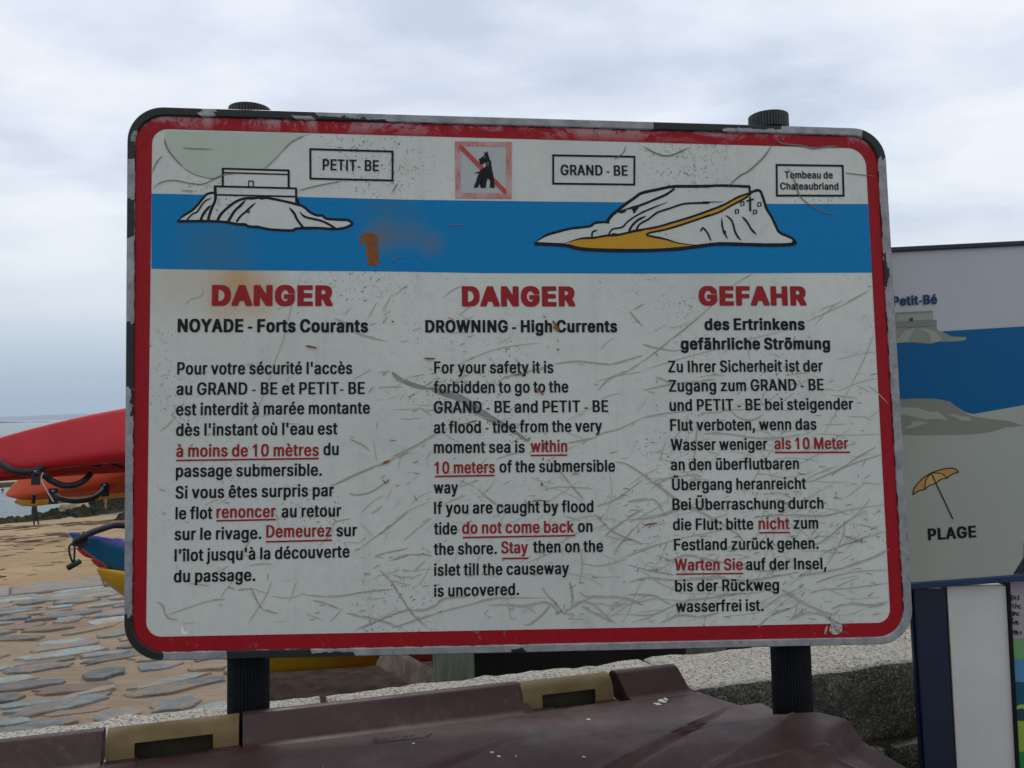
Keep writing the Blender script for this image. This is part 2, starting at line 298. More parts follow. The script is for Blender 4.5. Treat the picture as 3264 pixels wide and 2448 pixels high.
  "y": [335, [[40,-151,68,-152,100,-151,118,-146,131,-140,150,-125,162,-108,180,-69,314,374,312,381,306,382,231,382,220,381,161,181,156,162,150,164,86,381,75,382,6,382,-7,380,-7,363,104,-1,90,-51,79,-69,68,-76,31,-75,26,-82,15,-138,18,-145]]],
  "z": [328, [[13,-8,25,-9,125,-9,275,-9,286,-8,287,61,275,65,137,65,129,67,282,317,282,380,269,382,44,382,25,382,17,380,19,310,31,308,156,308,169,305,13,55]]],
  "Ü": [436, [[170,-16,208,-18,246,-15,271,-9,302,5,330,28,350,53,367,84,376,115,381,165,381,503,377,509,371,509,296,509,289,507,285,153,271,108,252,84,233,70,221,65,202,61,185,65,164,76,139,103,124,140,120,178,120,503,114,509,108,509,33,509,27,506,25,165,34,103,52,59,83,21,121,-4,146,-12],[113,559,127,554,164,553,182,559,189,566,200,590,200,615,192,634,179,646,158,651,127,650,114,646,101,634,94,615,94,590,101,571],[226,559,246,553,277,553,295,559,302,566,312,584,313,615,305,634,292,646,271,651,239,650,227,646,214,634,206,615,205,596,214,571]]],
  "à": [335, [[95,-16,154,-17,172,-13,191,-6,210,-9,272,-9,279,-9,287,-4,287,252,282,296,272,327,248,359,218,377,179,386,122,386,85,377,47,353,26,327,10,284,15,277,60,261,85,260,97,262,122,299,136,309,154,315,169,309,179,301,193,271,195,252,190,240,177,234,104,221,60,208,39,196,26,184,8,152,3,90,16,38,32,15,54,-2,79,-13],[129,57,112,65,98,84,94,102,97,121,110,139,121,146,141,153,166,158,191,162,195,159,194,127,188,102,166,71,147,59,135,55],[109,415,116,412,129,412,179,412,190,415,191,427,154,525,147,529,72,530,58,527,57,515]]],
  "è": [346, [[136,-16,175,-18,206,-15,231,-8,256,5,276,21,294,46,307,78,308,96,256,112,225,112,219,109,208,84,194,68,169,56,156,58,138,68,118,90,106,115,99,153,113,157,300,157,312,159,311,240,300,290,278,334,244,367,219,379,200,385,175,387,144,387,113,383,94,376,77,365,45,334,22,290,8,234,5,165,14,103,34,53,57,21,91,-4,113,-12],[100,227,110,265,120,284,138,303,163,314,176,309,196,290,210,265,220,228],[120,415,131,412,181,412,194,412,202,415,202,428,166,521,163,528,150,530,81,530,69,527,68,515]]],
  "é": [346, [[136,-16,175,-18,206,-15,231,-8,256,5,276,21,294,46,307,78,308,96,256,112,225,112,219,109,208,84,194,68,169,56,156,58,138,68,118,90,106,115,99,153,113,157,300,157,312,159,311,240,300,290,278,334,244,367,219,379,200,385,175,387,144,387,113,383,94,376,77,365,45,334,22,290,8,234,5,165,14,103,34,53,57,21,91,-4,113,-12],[100,227,110,265,120,284,138,303,163,314,176,309,196,290,210,265,220,228],[118,415,125,412,138,412,188,412,200,415,252,515,251,528,231,530,169,530,156,528,118,428]]],
  "ê": [346, [[136,-16,175,-18,206,-15,231,-8,256,5,276,21,294,46,307,78,308,96,256,112,225,112,219,109,208,84,194,68,169,56,156,58,138,68,118,90,106,115,99,153,113,157,300,157,312,159,311,240,300,290,278,334,244,367,219,379,200,385,175,387,144,387,113,383,94,376,77,365,45,334,22,290,8,234,5,165,14,103,34,53,57,21,91,-4,113,-12],[100,227,110,265,120,284,138,303,163,314,176,309,196,290,210,265,220,228],[53,421,69,418,138,419,143,421,156,443,163,444,181,419,263,419,268,421,268,434,239,478,203,528,188,530,119,528,55,440]]],
  "î": [160, [[22,-8,103,-9,109,-8,111,-2,110,380,97,382,59,382,28,382,20,380],[-42,423,-28,418,40,419,49,423,65,448,81,423,90,419,165,419,173,423,173,436,147,474,112,523,103,529,28,529,19,523,-41,438]]],
  "ù": [351, [[113,-13,165,-14,190,-9,208,-1,213,-7,221,-9,290,-9,302,-7,303,374,296,382,227,382,213,381,210,137,205,112,194,87,171,66,158,61,152,62,140,68,128,81,116,106,111,143,109,381,83,382,22,381,20,131,26,74,40,37,58,13,77,-1,90,-7],[119,418,127,412,183,412,196,412,203,418,166,524,158,529,83,530,77,529,68,524,70,512]]],
  "ü": [351, [[113,-13,165,-14,190,-9,208,-1,213,-7,221,-9,290,-9,302,-7,303,374,296,382,227,382,213,381,210,137,205,112,194,87,171,66,158,61,152,62,140,68,128,81,116,106,111,143,109,381,83,382,22,381,20,131,26,74,40,37,58,13,77,-1,90,-7],[72,431,90,426,127,427,137,431,150,443,157,462,158,487,151,506,133,521,115,524,83,523,71,518,58,506,52,487,52,462,59,443],[185,431,202,426,240,427,250,431,263,443,271,462,271,487,264,506,252,518,233,524,196,523,184,518,172,506,161,481,161,468,172,443]]],
 },
 'b': {
  " ": [0, []],
  "-": [246, [[10,131,42,129,173,129,188,131,194,144,192,206,173,211,29,211,10,209,4,194,4,138]]],
  "A": [473, [[-16,-19,16,-21,91,-21,106,-19,111,-12,153,119,166,119,266,119,272,117,313,-12,319,-19,334,-21,416,-21,441,-18,446,-12,446,13,353,294,278,516,272,520,259,521,166,521,147,518,-22,13,-22,-12],[184,218,209,301,217,288,239,219,228,216,191,216]]],
  "B": [452, [[22,-19,42,-21,229,-21,279,-18,304,-13,336,-1,364,19,379,35,401,81,406,144,402,181,392,213,373,241,348,263,374,294,387,338,387,400,372,450,354,475,329,496,298,511,273,517,229,521,36,521,23,519,17,513,16,-6],[148,80,148,205,217,205,236,198,254,184,270,163,277,138,273,117,257,94,236,82,217,78,154,77],[148,304,148,420,154,423,204,423,223,418,241,406,254,388,260,363,254,343,243,325,229,313,204,302,161,301]]],
  "C": [500, [[188,-25,243,-27,287,-25,312,-20,343,-10,370,6,406,37,428,68,443,100,455,156,452,175,443,178,349,178,331,176,299,112,270,87,237,75,212,82,187,99,163,125,152,143,133,200,129,268,141,331,155,362,173,387,193,406,212,418,237,426,249,422,274,410,299,388,318,356,324,333,329,325,337,322,443,322,451,325,455,331,454,356,435,418,401,468,362,500,324,517,299,523,262,527,193,526,154,518,122,506,92,487,62,458,39,425,21,387,3,318,-1,250,3,181,21,112,47,62,87,17,112,0,137,-13]]],
  "D": [493, [[22,-19,42,-21,211,-21,273,-15,311,-4,342,12,373,36,396,63,418,100,435,150,443,206,445,275,439,331,426,381,405,425,379,459,361,476,329,496,304,507,267,517,217,521,42,521,23,519,17,513,16,-6],[148,80,147,419,154,423,179,423,217,418,245,406,273,384,301,338,314,281,314,219,301,163,279,125,242,93,223,85,198,79,154,77]]],
  "E": [419, [[22,-19,42,-21,348,-21,362,-19,368,-12,369,63,361,75,154,77,147,81,148,202,154,204,329,204,345,206,351,219,350,294,343,300,336,301,154,302,148,304,147,313,148,420,154,423,342,423,360,425,366,438,366,513,359,519,348,521,179,521,36,521,23,519,17,513,16,-6]]],
  "F": [411, [[22,-19,36,-21,129,-21,141,-19,146,-12,148,195,154,197,323,197,336,199,342,205,343,281,336,292,148,296,148,420,154,423,267,423,348,424,361,428,363,506,356,519,336,521,36,521,23,519,17,513,16,-6]]],
  "G": [509, [[188,-25,256,-27,306,-22,343,-11,381,11,412,41,434,75,449,113,459,168,460,256,456,269,437,272,224,271,217,268,214,262,215,181,231,175,324,175,325,162,316,137,299,111,281,93,256,79,237,75,224,78,204,87,180,106,156,137,138,181,129,231,130,281,141,331,162,373,187,401,218,421,231,425,243,424,262,416,281,404,306,375,331,324,349,322,443,322,451,325,456,337,454,362,444,400,411,456,368,495,343,509,312,520,274,526,218,527,181,525,149,518,124,508,99,493,77,475,54,450,20,387,3,318,0,218,14,131,38,75,78,25,124,-7,149,-17]]],
  "H": [506, [[22,-19,36,-21,129,-21,141,-19,146,-12,148,207,309,206,311,-12,316,-19,323,-20,404,-21,429,-20,440,-12,440,513,434,519,423,521,317,519,310,506,310,306,204,305,147,306,147,506,142,518,123,521,36,521,23,519,17,513,16,-6]]],
  "I": [228, [[31,-19,44,-21,137,-21,150,-19,155,-12,155,506,149,519,44,521,31,519,25,513,25,-6]]],
  "L": [396, [[22,-19,42,-21,336,-21,350,-19,356,-12,356,63,349,75,154,77,147,81,147,313,146,513,136,520,111,521,29,520,23,519,17,513,16,-6]]],
  "N": [511, [[22,-19,36,-21,129,-21,141,-19,147,-12,148,263,311,-18,329,-21,417,-21,442,-18,447,-6,447,194,447,506,442,518,423,521,336,521,323,519,317,513,316,256,311,244,154,516,148,520,136,521,36,521,23,519,17,513,16,-6]]],
  "O": [520, [[188,-25,249,-27,299,-23,343,-9,374,9,406,37,433,75,453,118,467,168,473,243,469,312,458,368,437,418,412,456,374,491,331,514,281,526,218,527,174,523,136,512,99,492,66,462,39,425,18,381,5,331,-1,275,1,200,11,143,32,87,61,43,99,8,137,-13],[237,75,212,82,194,93,162,127,138,181,128,250,136,312,159,368,193,406,218,420,237,425,256,420,279,406,299,387,313,368,336,312,344,250,336,187,316,137,299,113,281,95,262,83]]],
  "P": [442, [[22,-19,36,-21,129,-21,141,-19,146,-12,148,159,154,162,242,162,286,169,329,188,348,202,368,225,384,256,394,288,398,363,385,425,373,450,354,475,329,495,307,506,279,515,254,519,36,521,23,519,17,513,16,-6],[148,261,148,421,161,424,211,421,231,413,246,400,261,375,268,344,263,313,251,288,236,273,211,261,154,259]]],
  "R": [446, [[22,-19,36,-21,129,-21,141,-19,146,-12,147,169,154,173,161,174,179,173,188,169,279,-17,286,-20,304,-21,392,-21,411,-18,415,-12,414,13,326,194,363,225,385,263,398,325,394,400,386,429,371,456,356,475,336,492,298,511,254,519,48,521,23,519,17,513,16,500,16,-6],[148,274,148,421,161,424,211,422,234,413,248,401,261,381,268,350,265,325,254,300,242,287,217,275,192,271,154,271]]],
  "S": [443, [[147,-27,191,-29,248,-28,285,-21,316,-8,345,10,369,35,386,66,396,104,398,154,393,185,380,216,360,242,341,258,310,276,178,323,152,341,141,359,141,379,155,404,173,418,198,428,223,420,244,404,256,385,266,354,285,351,373,351,387,354,391,360,384,423,373,450,350,479,329,497,298,513,273,521,229,527,173,527,141,524,110,516,79,501,57,485,35,460,18,429,11,398,13,323,25,291,44,266,66,247,98,230,229,184,253,166,266,148,266,125,254,101,235,85,216,75,198,71,172,79,147,98,135,116,128,148,123,153,110,155,16,155,4,153,-2,148,-2,116,6,79,16,53,35,26,60,3,85,-11,113,-21]]],
  "W": [655, [[107,-19,122,-21,222,-21,235,-19,240,-12,303,247,367,-12,372,-19,384,-21,484,-21,497,-19,503,-15,628,488,628,513,622,519,616,520,553,521,509,520,503,519,498,513,447,294,434,247,372,513,366,519,253,521,241,519,235,513,172,247,109,513,103,519,91,521,-16,519,-22,513,-22,488,101,-12]]],
  "Y": [466, [[150,-19,166,-21,253,-21,268,-19,273,-12,274,194,439,488,439,513,428,520,307,519,228,381,209,346,111,519,-3,521,-16,519,-22,513,-18,481,143,194,143,-6]]],
  "a": [393, [[97,-27,166,-29,197,-25,216,-20,322,-20,333,-15,334,254,331,298,317,335,292,367,260,385,222,396,147,398,103,392,66,378,47,366,28,348,11,323,0,298,0,273,8,267,66,249,116,250,124,254,144,285,172,302,184,296,196,285,206,260,206,254,197,246,103,231,53,216,17,192,-3,160,-9,129,-10,92,-6,60,3,35,22,9,47,-11,66,-19],[141,72,122,92,119,104,123,117,145,135,191,147,203,148,207,142,204,123,193,98,165,73,153,68]]],
  "c": [398, [[137,-27,169,-29,225,-27,263,-19,287,-8,312,11,331,32,350,67,358,98,356,114,350,120,294,135,250,136,234,130,221,98,200,77,181,70,163,81,146,98,136,117,123,167,124,211,140,261,156,283,181,300,200,292,214,280,238,239,250,237,294,238,352,255,356,261,356,286,340,323,317,355,294,373,256,391,225,397,194,399,150,398,113,391,88,381,69,370,45,348,25,322,6,280,-5,223,-5,148,5,92,25,48,50,16,88,-12,113,-22]]],
  "d": [424, [[128,-27,194,-29,219,-27,244,-20,350,-20,364,-14,365,511,362,517,350,520,275,521,244,518,238,511,238,394,200,398,138,398,106,392,75,378,47,355,28,330,12,298,0,261,-6,211,-5,148,1,105,14,67,35,30,56,6,81,-12,106,-22],[175,72,151,92,136,117,125,154,122,192,129,236,144,270,165,292,181,300,186,298,210,280,225,255,236,217,239,180,232,136,219,105,194,77,181,70]]],
  "e": [406, [[140,-27,213,-29,263,-21,300,-4,331,23,348,48,358,73,356,106,294,124,244,124,235,117,217,86,188,68,163,80,150,91,137,111,125,142,138,146,344,146,360,148,365,161,361,255,349,298,324,342,294,371,275,382,250,392,206,398,150,398,125,395,81,379,44,348,13,298,-2,248,-6,167,2,105,24,48,50,16,88,-11,113,-21],[131,239,128,242,140,267,169,295,181,301,206,285,225,257,230,242,225,239]]],
  "f": [273, [[41,-19,57,-21,144,-21,156,-19,161,-12,162,300,226,301,237,306,238,319,237,388,226,393,163,394,163,419,176,440,219,440,235,444,251,500,251,525,244,531,232,535,194,541,132,541,94,531,66,513,44,481,36,450,33,394,-18,393,-29,388,-29,306,-18,301,32,301,35,294,35,-6]]],
  "g": [424, [[132,-167,213,-168,238,-166,275,-157,300,-146,323,-129,340,-110,354,-85,363,-54,366,-17,366,383,363,390,350,393,263,394,244,390,200,398,125,396,88,384,66,371,39,346,19,314,-2,252,-6,165,5,96,29,46,50,22,67,8,113,-11,144,-16,181,-16,213,-15,238,-10,232,-35,220,-54,200,-68,188,-72,175,-71,154,-60,123,-23,113,-20,63,-20,9,-54,11,-85,25,-109,44,-130,84,-154,106,-162],[181,81,163,91,141,115,128,146,122,190,128,233,141,265,156,285,181,300,206,285,224,258,235,227,240,190,235,152,225,121,206,96]]],
  "h": [411, [[16,-19,35,-21,123,-20,131,-19,137,-12,140,244,154,275,166,288,185,299,198,292,210,279,224,244,226,-12,231,-19,241,-20,329,-21,348,-18,353,-6,353,213,352,269,345,306,329,344,308,369,279,387,248,396,185,399,139,394,135,515,129,519,116,521,16,519,10,513,10,500,10,-6]]],
  "i": [196, [[16,-19,31,-21,119,-21,131,-19,137,-12,137,375,131,391,119,393,31,394,19,392,11,388,10,-6],[31,419,56,415,106,416,125,423,140,438,148,463,146,500,135,519,117,531,94,535,44,534,25,528,8,513,0,488,2,450,13,431]]],
  "k": [385, [[16,-19,29,-21,116,-21,129,-19,135,-15,137,94,141,103,229,-18,254,-21,341,-21,360,-18,365,-12,365,13,226,213,353,356,355,381,348,392,323,394,223,392,141,303,137,313,137,513,130,519,123,520,48,521,16,519,10,513,10,-6]]],
  "l": [201, [[17,-19,30,-21,124,-21,136,-19,141,-12,142,506,135,519,30,521,18,519,12,513,11,-6]]],
  "m": [588, [[16,-19,35,-21,123,-20,131,-19,137,-12,138,244,150,275,173,297,179,298,192,288,205,256,206,-6,210,-17,229,-21,316,-21,327,-19,333,-12,334,244,343,275,366,298,373,298,388,288,401,256,402,25,402,-12,410,-19,510,-21,523,-19,529,-12,528,281,516,331,491,368,475,381,454,392,410,400,360,400,335,397,304,386,285,374,260,391,223,400,166,400,129,392,110,394,23,393,11,388,10,381,10,-6]]],
  "n": [411, [[16,-19,35,-21,123,-20,131,-19,137,-12,140,244,154,275,166,288,185,299,198,292,210,279,224,244,225,-6,229,-17,248,-21,335,-21,348,-18,353,-6,353,81,350,281,333,338,308,369,279,387,260,394,235,398,173,398,135,391,110,394,29,393,16,391,11,388,10,375,10,-6]]],
  "o": [416, [[137,-27,194,-29,231,-27,256,-21,288,-7,319,17,342,48,357,80,368,117,373,161,372,223,365,267,348,311,331,338,300,369,263,389,225,397,175,399,138,397,106,389,75,374,45,348,26,323,11,292,0,255,-6,205,-5,148,2,105,15,67,38,30,63,5,100,-17],[175,72,152,92,136,117,125,155,122,192,130,236,144,267,167,292,181,300,190,298,214,280,233,248,243,211,245,173,236,130,221,98,194,73,181,70]]],
  "r": [278, [[16,-19,35,-21,123,-20,131,-19,137,-12,137,225,141,250,154,275,177,294,185,297,235,296,249,300,252,381,248,395,229,398,173,399,129,392,29,393,16,391,11,388,10,-6]]],
  "s": [371, [[113,-27,151,-29,201,-28,233,-22,264,-10,287,5,305,23,320,48,328,73,326,142,317,167,301,188,283,203,256,217,158,246,145,255,135,267,140,286,164,303,183,292,205,255,214,252,264,253,314,265,323,273,322,298,316,317,289,361,270,376,245,389,220,395,195,398,120,397,95,392,65,380,39,361,26,346,8,305,5,267,8,230,18,205,32,186,51,170,76,157,176,127,191,117,199,105,189,84,176,73,164,68,148,73,133,86,119,117,114,123,108,125,58,125,1,111,-5,105,-5,80,2,55,26,14,58,-10,83,-20]]],
  "t": [250, [[105,-23,138,-25,188,-24,219,-17,225,-10,224,15,213,67,201,73,157,75,149,90,148,296,157,301,201,301,213,305,217,315,217,377,214,390,207,392,157,394,148,396,147,477,138,483,126,484,38,484,26,481,21,471,21,396,13,394,-24,391,-31,384,-30,309,-24,302,13,301,21,296,21,84,27,40,38,16,51,1,76,-15]]],
  "u": [411, [[117,-24,179,-26,204,-24,229,-17,260,-21,335,-21,349,-17,353,-5,350,389,335,393,304,394,241,393,228,389,225,151,214,108,201,89,179,74,160,84,142,114,137,145,135,389,116,393,48,394,23,393,12,389,10,133,16,70,31,33,54,4,79,-12]]],
  "ä": [393, [[97,-27,166,-29,197,-25,216,-20,322,-20,333,-15,334,254,331,298,317,335,292,367,260,385,222,396,147,398,103,392,66,378,47,366,28,348,11,323,0,298,0,273,8,267,66,249,116,250,124,254,144,285,172,302,184,296,196,285,206,260,206,254,197,246,103,231,53,216,17,192,-3,160,-9,129,-10,92,-6,60,3,35,22,9,47,-11,66,-19],[141,72,122,92,119,104,123,117,145,135,191,147,203,148,207,142,204,123,193,98,165,73,153,68],[68,417,91,415,134,416,153,422,166,433,184,421,203,415,253,415,278,421,291,431,300,448,303,485,297,510,286,523,272,531,253,535,203,534,185,529,166,516,150,529,134,534,78,535,57,529,42,517,35,504,32,460,41,435,53,423]]],
  "é": [406, [[140,-27,225,-28,250,-24,281,-14,311,5,331,23,348,48,358,73,356,106,297,123,256,124,238,121,217,86,188,68,163,80,150,91,131,123,125,142,131,145,344,146,360,148,365,155,362,248,353,286,340,317,324,342,300,366,275,382,238,395,206,398,231,402,238,409,294,505,294,536,275,541,181,541,169,539,163,533,120,430,123,405,131,401,160,398,125,395,100,387,75,375,57,361,22,317,1,261,-6,206,-5,148,2,105,15,67,37,30,63,5,100,-17],[131,239,128,242,140,267,169,295,181,301,206,285,225,257,230,242,225,239]]],
  "ö": [416, [[137,-27,194,-29,231,-27,256,-21,288,-7,319,17,342,48,357,80,368,117,373,161,372,223,365,267,348,311,331,338,300,369,263,389,225,397,175,399,138,397,106,389,75,374,45,348,26,323,11,292,0,255,-6,205,-5,148,2,105,15,67,38,30,63,5,100,-17],[175,72,152,92,136,117,125,155,122,192,130,236,144,267,167,292,181,300,190,298,214,280,233,248,243,211,245,173,236,130,221,98,194,73,181,70],[82,417,106,415,150,416,169,422,181,433,200,421,219,415,269,415,294,421,314,442,319,486,312,511,302,523,288,532,269,535,219,534,202,530,181,516,165,530,150,534,100,535,74,530,59,517,51,505,48,461,56,436,69,423]]],
 },
 'k': {
  "A": [569, [[-11,-37,114,-37,139,-31,189,100,195,103,310,101,357,-24,364,-33,383,-37,502,-37,520,-36,533,-31,538,-18,536,26,427,307,337,532,320,536,289,537,183,537,161,532,-37,26,-38,-24,-30,-33],[245,233,240,238,245,252,252,254,258,238,252,233]]],
  "D": [593, [[34,-37,272,-36,341,-28,378,-18,416,-1,453,25,479,51,510,100,528,155,536,213,536,288,529,344,513,395,488,438,454,476,428,495,391,514,347,528,310,534,253,537,41,537,22,535,10,528,7,507,7,-12,12,-31],[191,93,186,101,186,401,191,407,197,407,228,406,254,401,285,388,316,364,342,326,357,276,357,226,342,176,322,143,285,113,241,97]]],
  "E": [506, [[34,-37,416,-37,435,-34,446,-24,447,69,440,88,416,93,191,93,186,101,186,182,191,188,397,188,421,194,426,213,426,295,422,310,416,315,397,318,187,320,186,401,191,407,410,407,428,409,439,413,444,432,441,528,428,535,410,537,47,537,22,535,9,526,7,-18,12,-31]]],
  "F": [497, [[34,-37,160,-37,181,-31,186,-12,186,176,191,180,385,181,403,183,413,188,417,201,417,288,414,301,407,307,385,310,191,310,186,313,186,401,191,407,360,407,422,408,435,413,439,420,440,520,435,531,428,534,403,537,41,537,22,535,10,528,7,507,7,-12,12,-31]]],
  "G": [612, [[251,-43,320,-43,364,-39,408,-28,455,-6,489,20,520,58,541,100,551,144,554,269,545,284,520,288,270,288,252,286,240,275,241,169,247,163,258,160,364,157,333,117,308,101,283,92,270,94,242,107,210,132,181,175,166,225,166,269,178,319,208,367,242,394,277,408,312,394,345,365,374,313,383,308,514,306,539,309,546,313,550,325,547,375,528,425,502,462,477,487,445,509,408,526,377,535,339,542,295,544,233,543,187,538,145,526,114,512,83,491,58,469,33,437,12,400,-9,325,-14,238,-8,169,9,107,37,57,83,9,133,-21,189,-38]]],
  "H": [608, [[34,-37,160,-37,181,-31,186,-12,186,188,191,191,347,191,352,188,353,-12,360,-32,385,-37,497,-37,516,-35,527,-31,532,-12,532,507,530,526,525,532,503,537,410,537,372,536,360,532,353,513,353,326,341,321,197,321,186,326,186,513,178,532,153,537,41,537,22,535,10,528,7,507,7,-12,12,-31]]],
  "N": [615, [[34,-37,160,-37,181,-31,186,-12,186,194,191,208,353,-32,378,-37,497,-37,522,-36,534,-31,539,-12,539,513,535,529,522,536,385,537,366,532,361,526,359,301,358,295,353,292,191,532,166,537,41,537,22,535,10,528,7,507,7,-12,12,-31]]],
  "R": [537, [[34,-37,160,-37,181,-31,186,-12,186,151,191,157,210,157,317,-31,341,-37,447,-37,478,-36,497,-31,501,-18,500,26,409,188,447,221,473,270,483,338,481,388,474,420,449,470,431,488,403,508,353,528,291,536,41,537,14,532,7,513,7,-12,12,-31],[191,288,186,295,186,401,189,407,241,406,260,400,278,389,295,370,302,351,299,332,288,313,273,301,253,292,228,288]]],
 },
}
# ------------------------------------------------------------------ the danger sign: its plane
def c2w(v): return W @ Vector(v)
SO = CAMP + c2w((-.64734, -.44664, -1.53796))            # lower left inner corner of the white face
ex = c2w((.99672, -.00355, -.08086)).normalized()
ey_ = c2w((-.01955, .99659, -.08013)).normalized()
sn = ex.cross(ey_).normalized()                          # towards the reader
ey = sn.cross(ex)
def st(x, y):
    p = onplane(x, y, SO, sn) - SO
    return Vector((p.dot(ex), p.dot(ey)))
def S3(q, d=0.): return SO + ex * q[0] + ey * q[1] + sn * d
gx = S3(st(1640, 1300), -.06)
sign = empty('danger_sign', (gx.x, gx.y, 0), 'large scratched red bordered danger sign in French, English and German on two black ribbed posts', 'sign')

PX = (st(1700, 1300) - st(1690, 1300)).length / 10       # metres per photo pixel on the sign

def pm(name, col, rough=.42, var=.06, sc=30):            # print material on the sign
    q = raw(name, rough, 0, .18); uvv = q.tc.outputs['UV']
    f = q.noise(uvv, sc, 6., .7)
    f2 = q.noise(uvv, 3.5, 3.)
    c = q.mix(q.rng(f, .3, .7), tuple(c * (1 - var) for c in col), tuple(min(1, c * (1 + var)) for c in col))
    c = q.mix(q.rng(f2, .35, .75, 0, .35), c, tuple(x * .78 + .012 for x in col))
    q.col(c); q.b.inputs['Roughness'].default_value = rough
    q.bump(q.noise(uvv, 9., 3.), .08, .01)
    return q
# white face with grime, specks and stains
WHT = (.63, .635, .555)
q = raw('white_reflective_face', .42, 0, .3); uvv = q.tc.outputs['UV']
c = q.mix(q.rng(q.noise(uvv, 2.2, 4.), .3, .7), WHT, (.53, .545, .475))
c = q.mix(q.rng(q.noise(uvv, 45, 6., .75), .45, .8, 0, .35), c, (.40, .41, .35))
sp = q.n('ShaderNodeTexVoronoi'); sp.inputs['Scale'].default_value = 230; q.set(sp.inputs['Vector'], uvv)
wn_ = q.noise(uvv, 90, 3., .6)
patch = q.rng(q.noise(uvv, 3.6, 3., .6), .46, .60)
thr = q.math('MULTIPLY', patch, .36)
spk = q.math('MULTIPLY', q.math('LESS_THAN', sp.outputs['Distance'], thr), q.math('GREATER_THAN', wn_, .53))
c = q.mix(q.math('MULTIPLY', spk, .75), c, (.09, .085, .07))
mv = q.n('ShaderNodeMapping'); q.set(mv.inputs[0], uvv); mv.inputs['Scale'].default_value = (1, .07, 1)
c = q.mix(q.rng(q.noise(mv.outputs[0], 22, 5., .7), .54, .74, 0, .30), c, (.36, .36, .30))
c = q.mix(q.rng(q.noise(uvv, 7, 6., .8, .5), .56, .72, 0, .35), c, (.37, .37, .32))
def blob(px, py, r, soft=.6):
    s = st(px, py); v = q.n('ShaderNodeVectorMath', operation='DISTANCE'); q.set(v.inputs[0], uvv)
    v.inputs[1].default_value = (s.x, s.y, 0)
    d = q.math('ADD', v.outputs['Value'], q.math('MULTIPLY', q.math('SUBTRACT', q.noise(uvv, 14, 4.), .5), r * PX * 1.1))
    return q.rng(d, r * PX * (1 + soft * .4), r * PX * (1 - soft), 0, 1)
c = q.mix(q.math('MULTIPLY', blob(765, 905, 120, .9), .85), c, (.50, .27, .08))
c = q.mix(q.math('MULTIPLY', blob(560, 900, 130, .9), .4), c, (.50, .36, .22))
c = q.mix(q.math('MULTIPLY', blob(1780, 470, 110, .9), .3), c, (.40, .52, .42))
q.col(c); q.bump(q.noise(uvv, 5., 3.), .12, .01)
M_white = q.m
q = raw('blue_sea_print', .45, 0, .15); uvv = q.tc.outputs['UV']
BL = (.001, .185, .42)
c = q.mix(q.rng(q.noise(uvv, 120, 6., .8), .3, .7), tuple(x * .86 for x in BL), tuple(x * 1.1 for x in BL))
c = q.mix(q.math('MULTIPLY', blob(690, 790, 120, .9), .6), c, (.05, .16, .24))
c = q.mix(q.math('MULTIPLY', blob(1240, 670, 90, .9), .6), c, (.04, .17, .27))
c = q.mix(q.math('MULTIPLY', blob(1215, 755, 55, .9), .75), c, (.14, .15, .15))
c = q.mix(q.math('MULTIPLY', blob(1375, 780, 45, .9), .6), c, (.12, .16, .18))
c = q.mix(q.math('MULTIPLY', blob(1300, 755, 50, .9), .6), c, (.12, .16, .18))
q.col(c); M_blue = q.m
q = raw('red_border_print', .45, 0, .15); uvv = q.tc.outputs['UV']
c = q.mix(q.rng(q.noise(uvv, 60, 6., .8), .3, .7), (.27, .005, .010), (.34, .009, .015))
sepuv = q.n('ShaderNodeSeparateXYZ'); q.set(sepuv.inputs[0], uvv)
top = q.rng(sepuv.outputs[1], .918, .945)
fade = q.math('MULTIPLY', top, q.rng(q.noise(uvv, 4.5, 6., .8, .8), .47, .56))
c = q.mix(q.math('MULTIPLY', fade, .72), c, (.50, .36, .36))
wear = q.rng(q.noise(uvv, 34, 5., .8, .8), .63, .66)
low = q.math('MULTIPLY', wear, q.rng(sepuv.outputs[1], .10, -.01, .15, 1))
c = q.mix(q.math('MULTIPLY', low, .7), c, (.16, .13, .11))
q.col(c); M_red = q.m
M_ink = pm('black_print', (.005, .006, .008), .45).m
q = pm('red_print', (.31, .012, .015), .45); M_redink = q.m
M_yellow = pm('yellow_print', (.55, .28, .015), .45).m
M_tan1 = pm('tan_scratch', (.41, .395, .335), .7, .2, 90).m
M_tan2 = pm('dark_scratch', (.18, .17, .14), .7, .2, 90).m
M_tan3 = pm('faint_scratch', (.46, .46, .40), .6, .1, 90).m
M_rust = pm('orange_rust_mark', (.24, .085, .022), .7, .25, 60).m
M_green = pm('greenish_peeled_film', (.46, .51, .41), .4, .05, 20).m
M_smear = pm('grey_rubber_smear', (.25, .25, .22), .6, .25, 40).m

def uvof(pts): return [(p[0], p[1]) for p in pts]
def flat(name, polys, m, d, parent=sign, mats=None, fm=None):
    """polygons in sign coordinates joined in one print"""
    V = []; F = []; U = []
    for P in polys:
        i = len(V)
        V += [S3(p, d) for p in P]; U += [(p[0], p[1]) for p in P]; F.append(tuple(range(i, i + len(P))))
    return mesh(name, V, F, m, parent, uv=U, mats=mats, fm=fm)
def pxs(pts): return [st(*p) for p in pts]
def crop(ox, oy, s):
    return lambda pts: [(ox + x / s, oy + y / s) for x, y in pts]
c1 = crop(390, 310, 3.626); c2 = crop(940, 340, 2.765); c3 = crop(1660, 440, 3.687); c4 = crop(2240, 340, 3.016)
c5 = crop(390, 760, 2.572); cB = crop(1250, 860, 2.765); cC = crop(2050, 860, 2.602); cD = crop(390, 1400, 2.336)
cE = crop(1250, 1400, 2.514); cF = crop(2000, 1400, 2.404); cP = crop(540, 500, 3.687); cG = crop(1400, 420, 6.913)

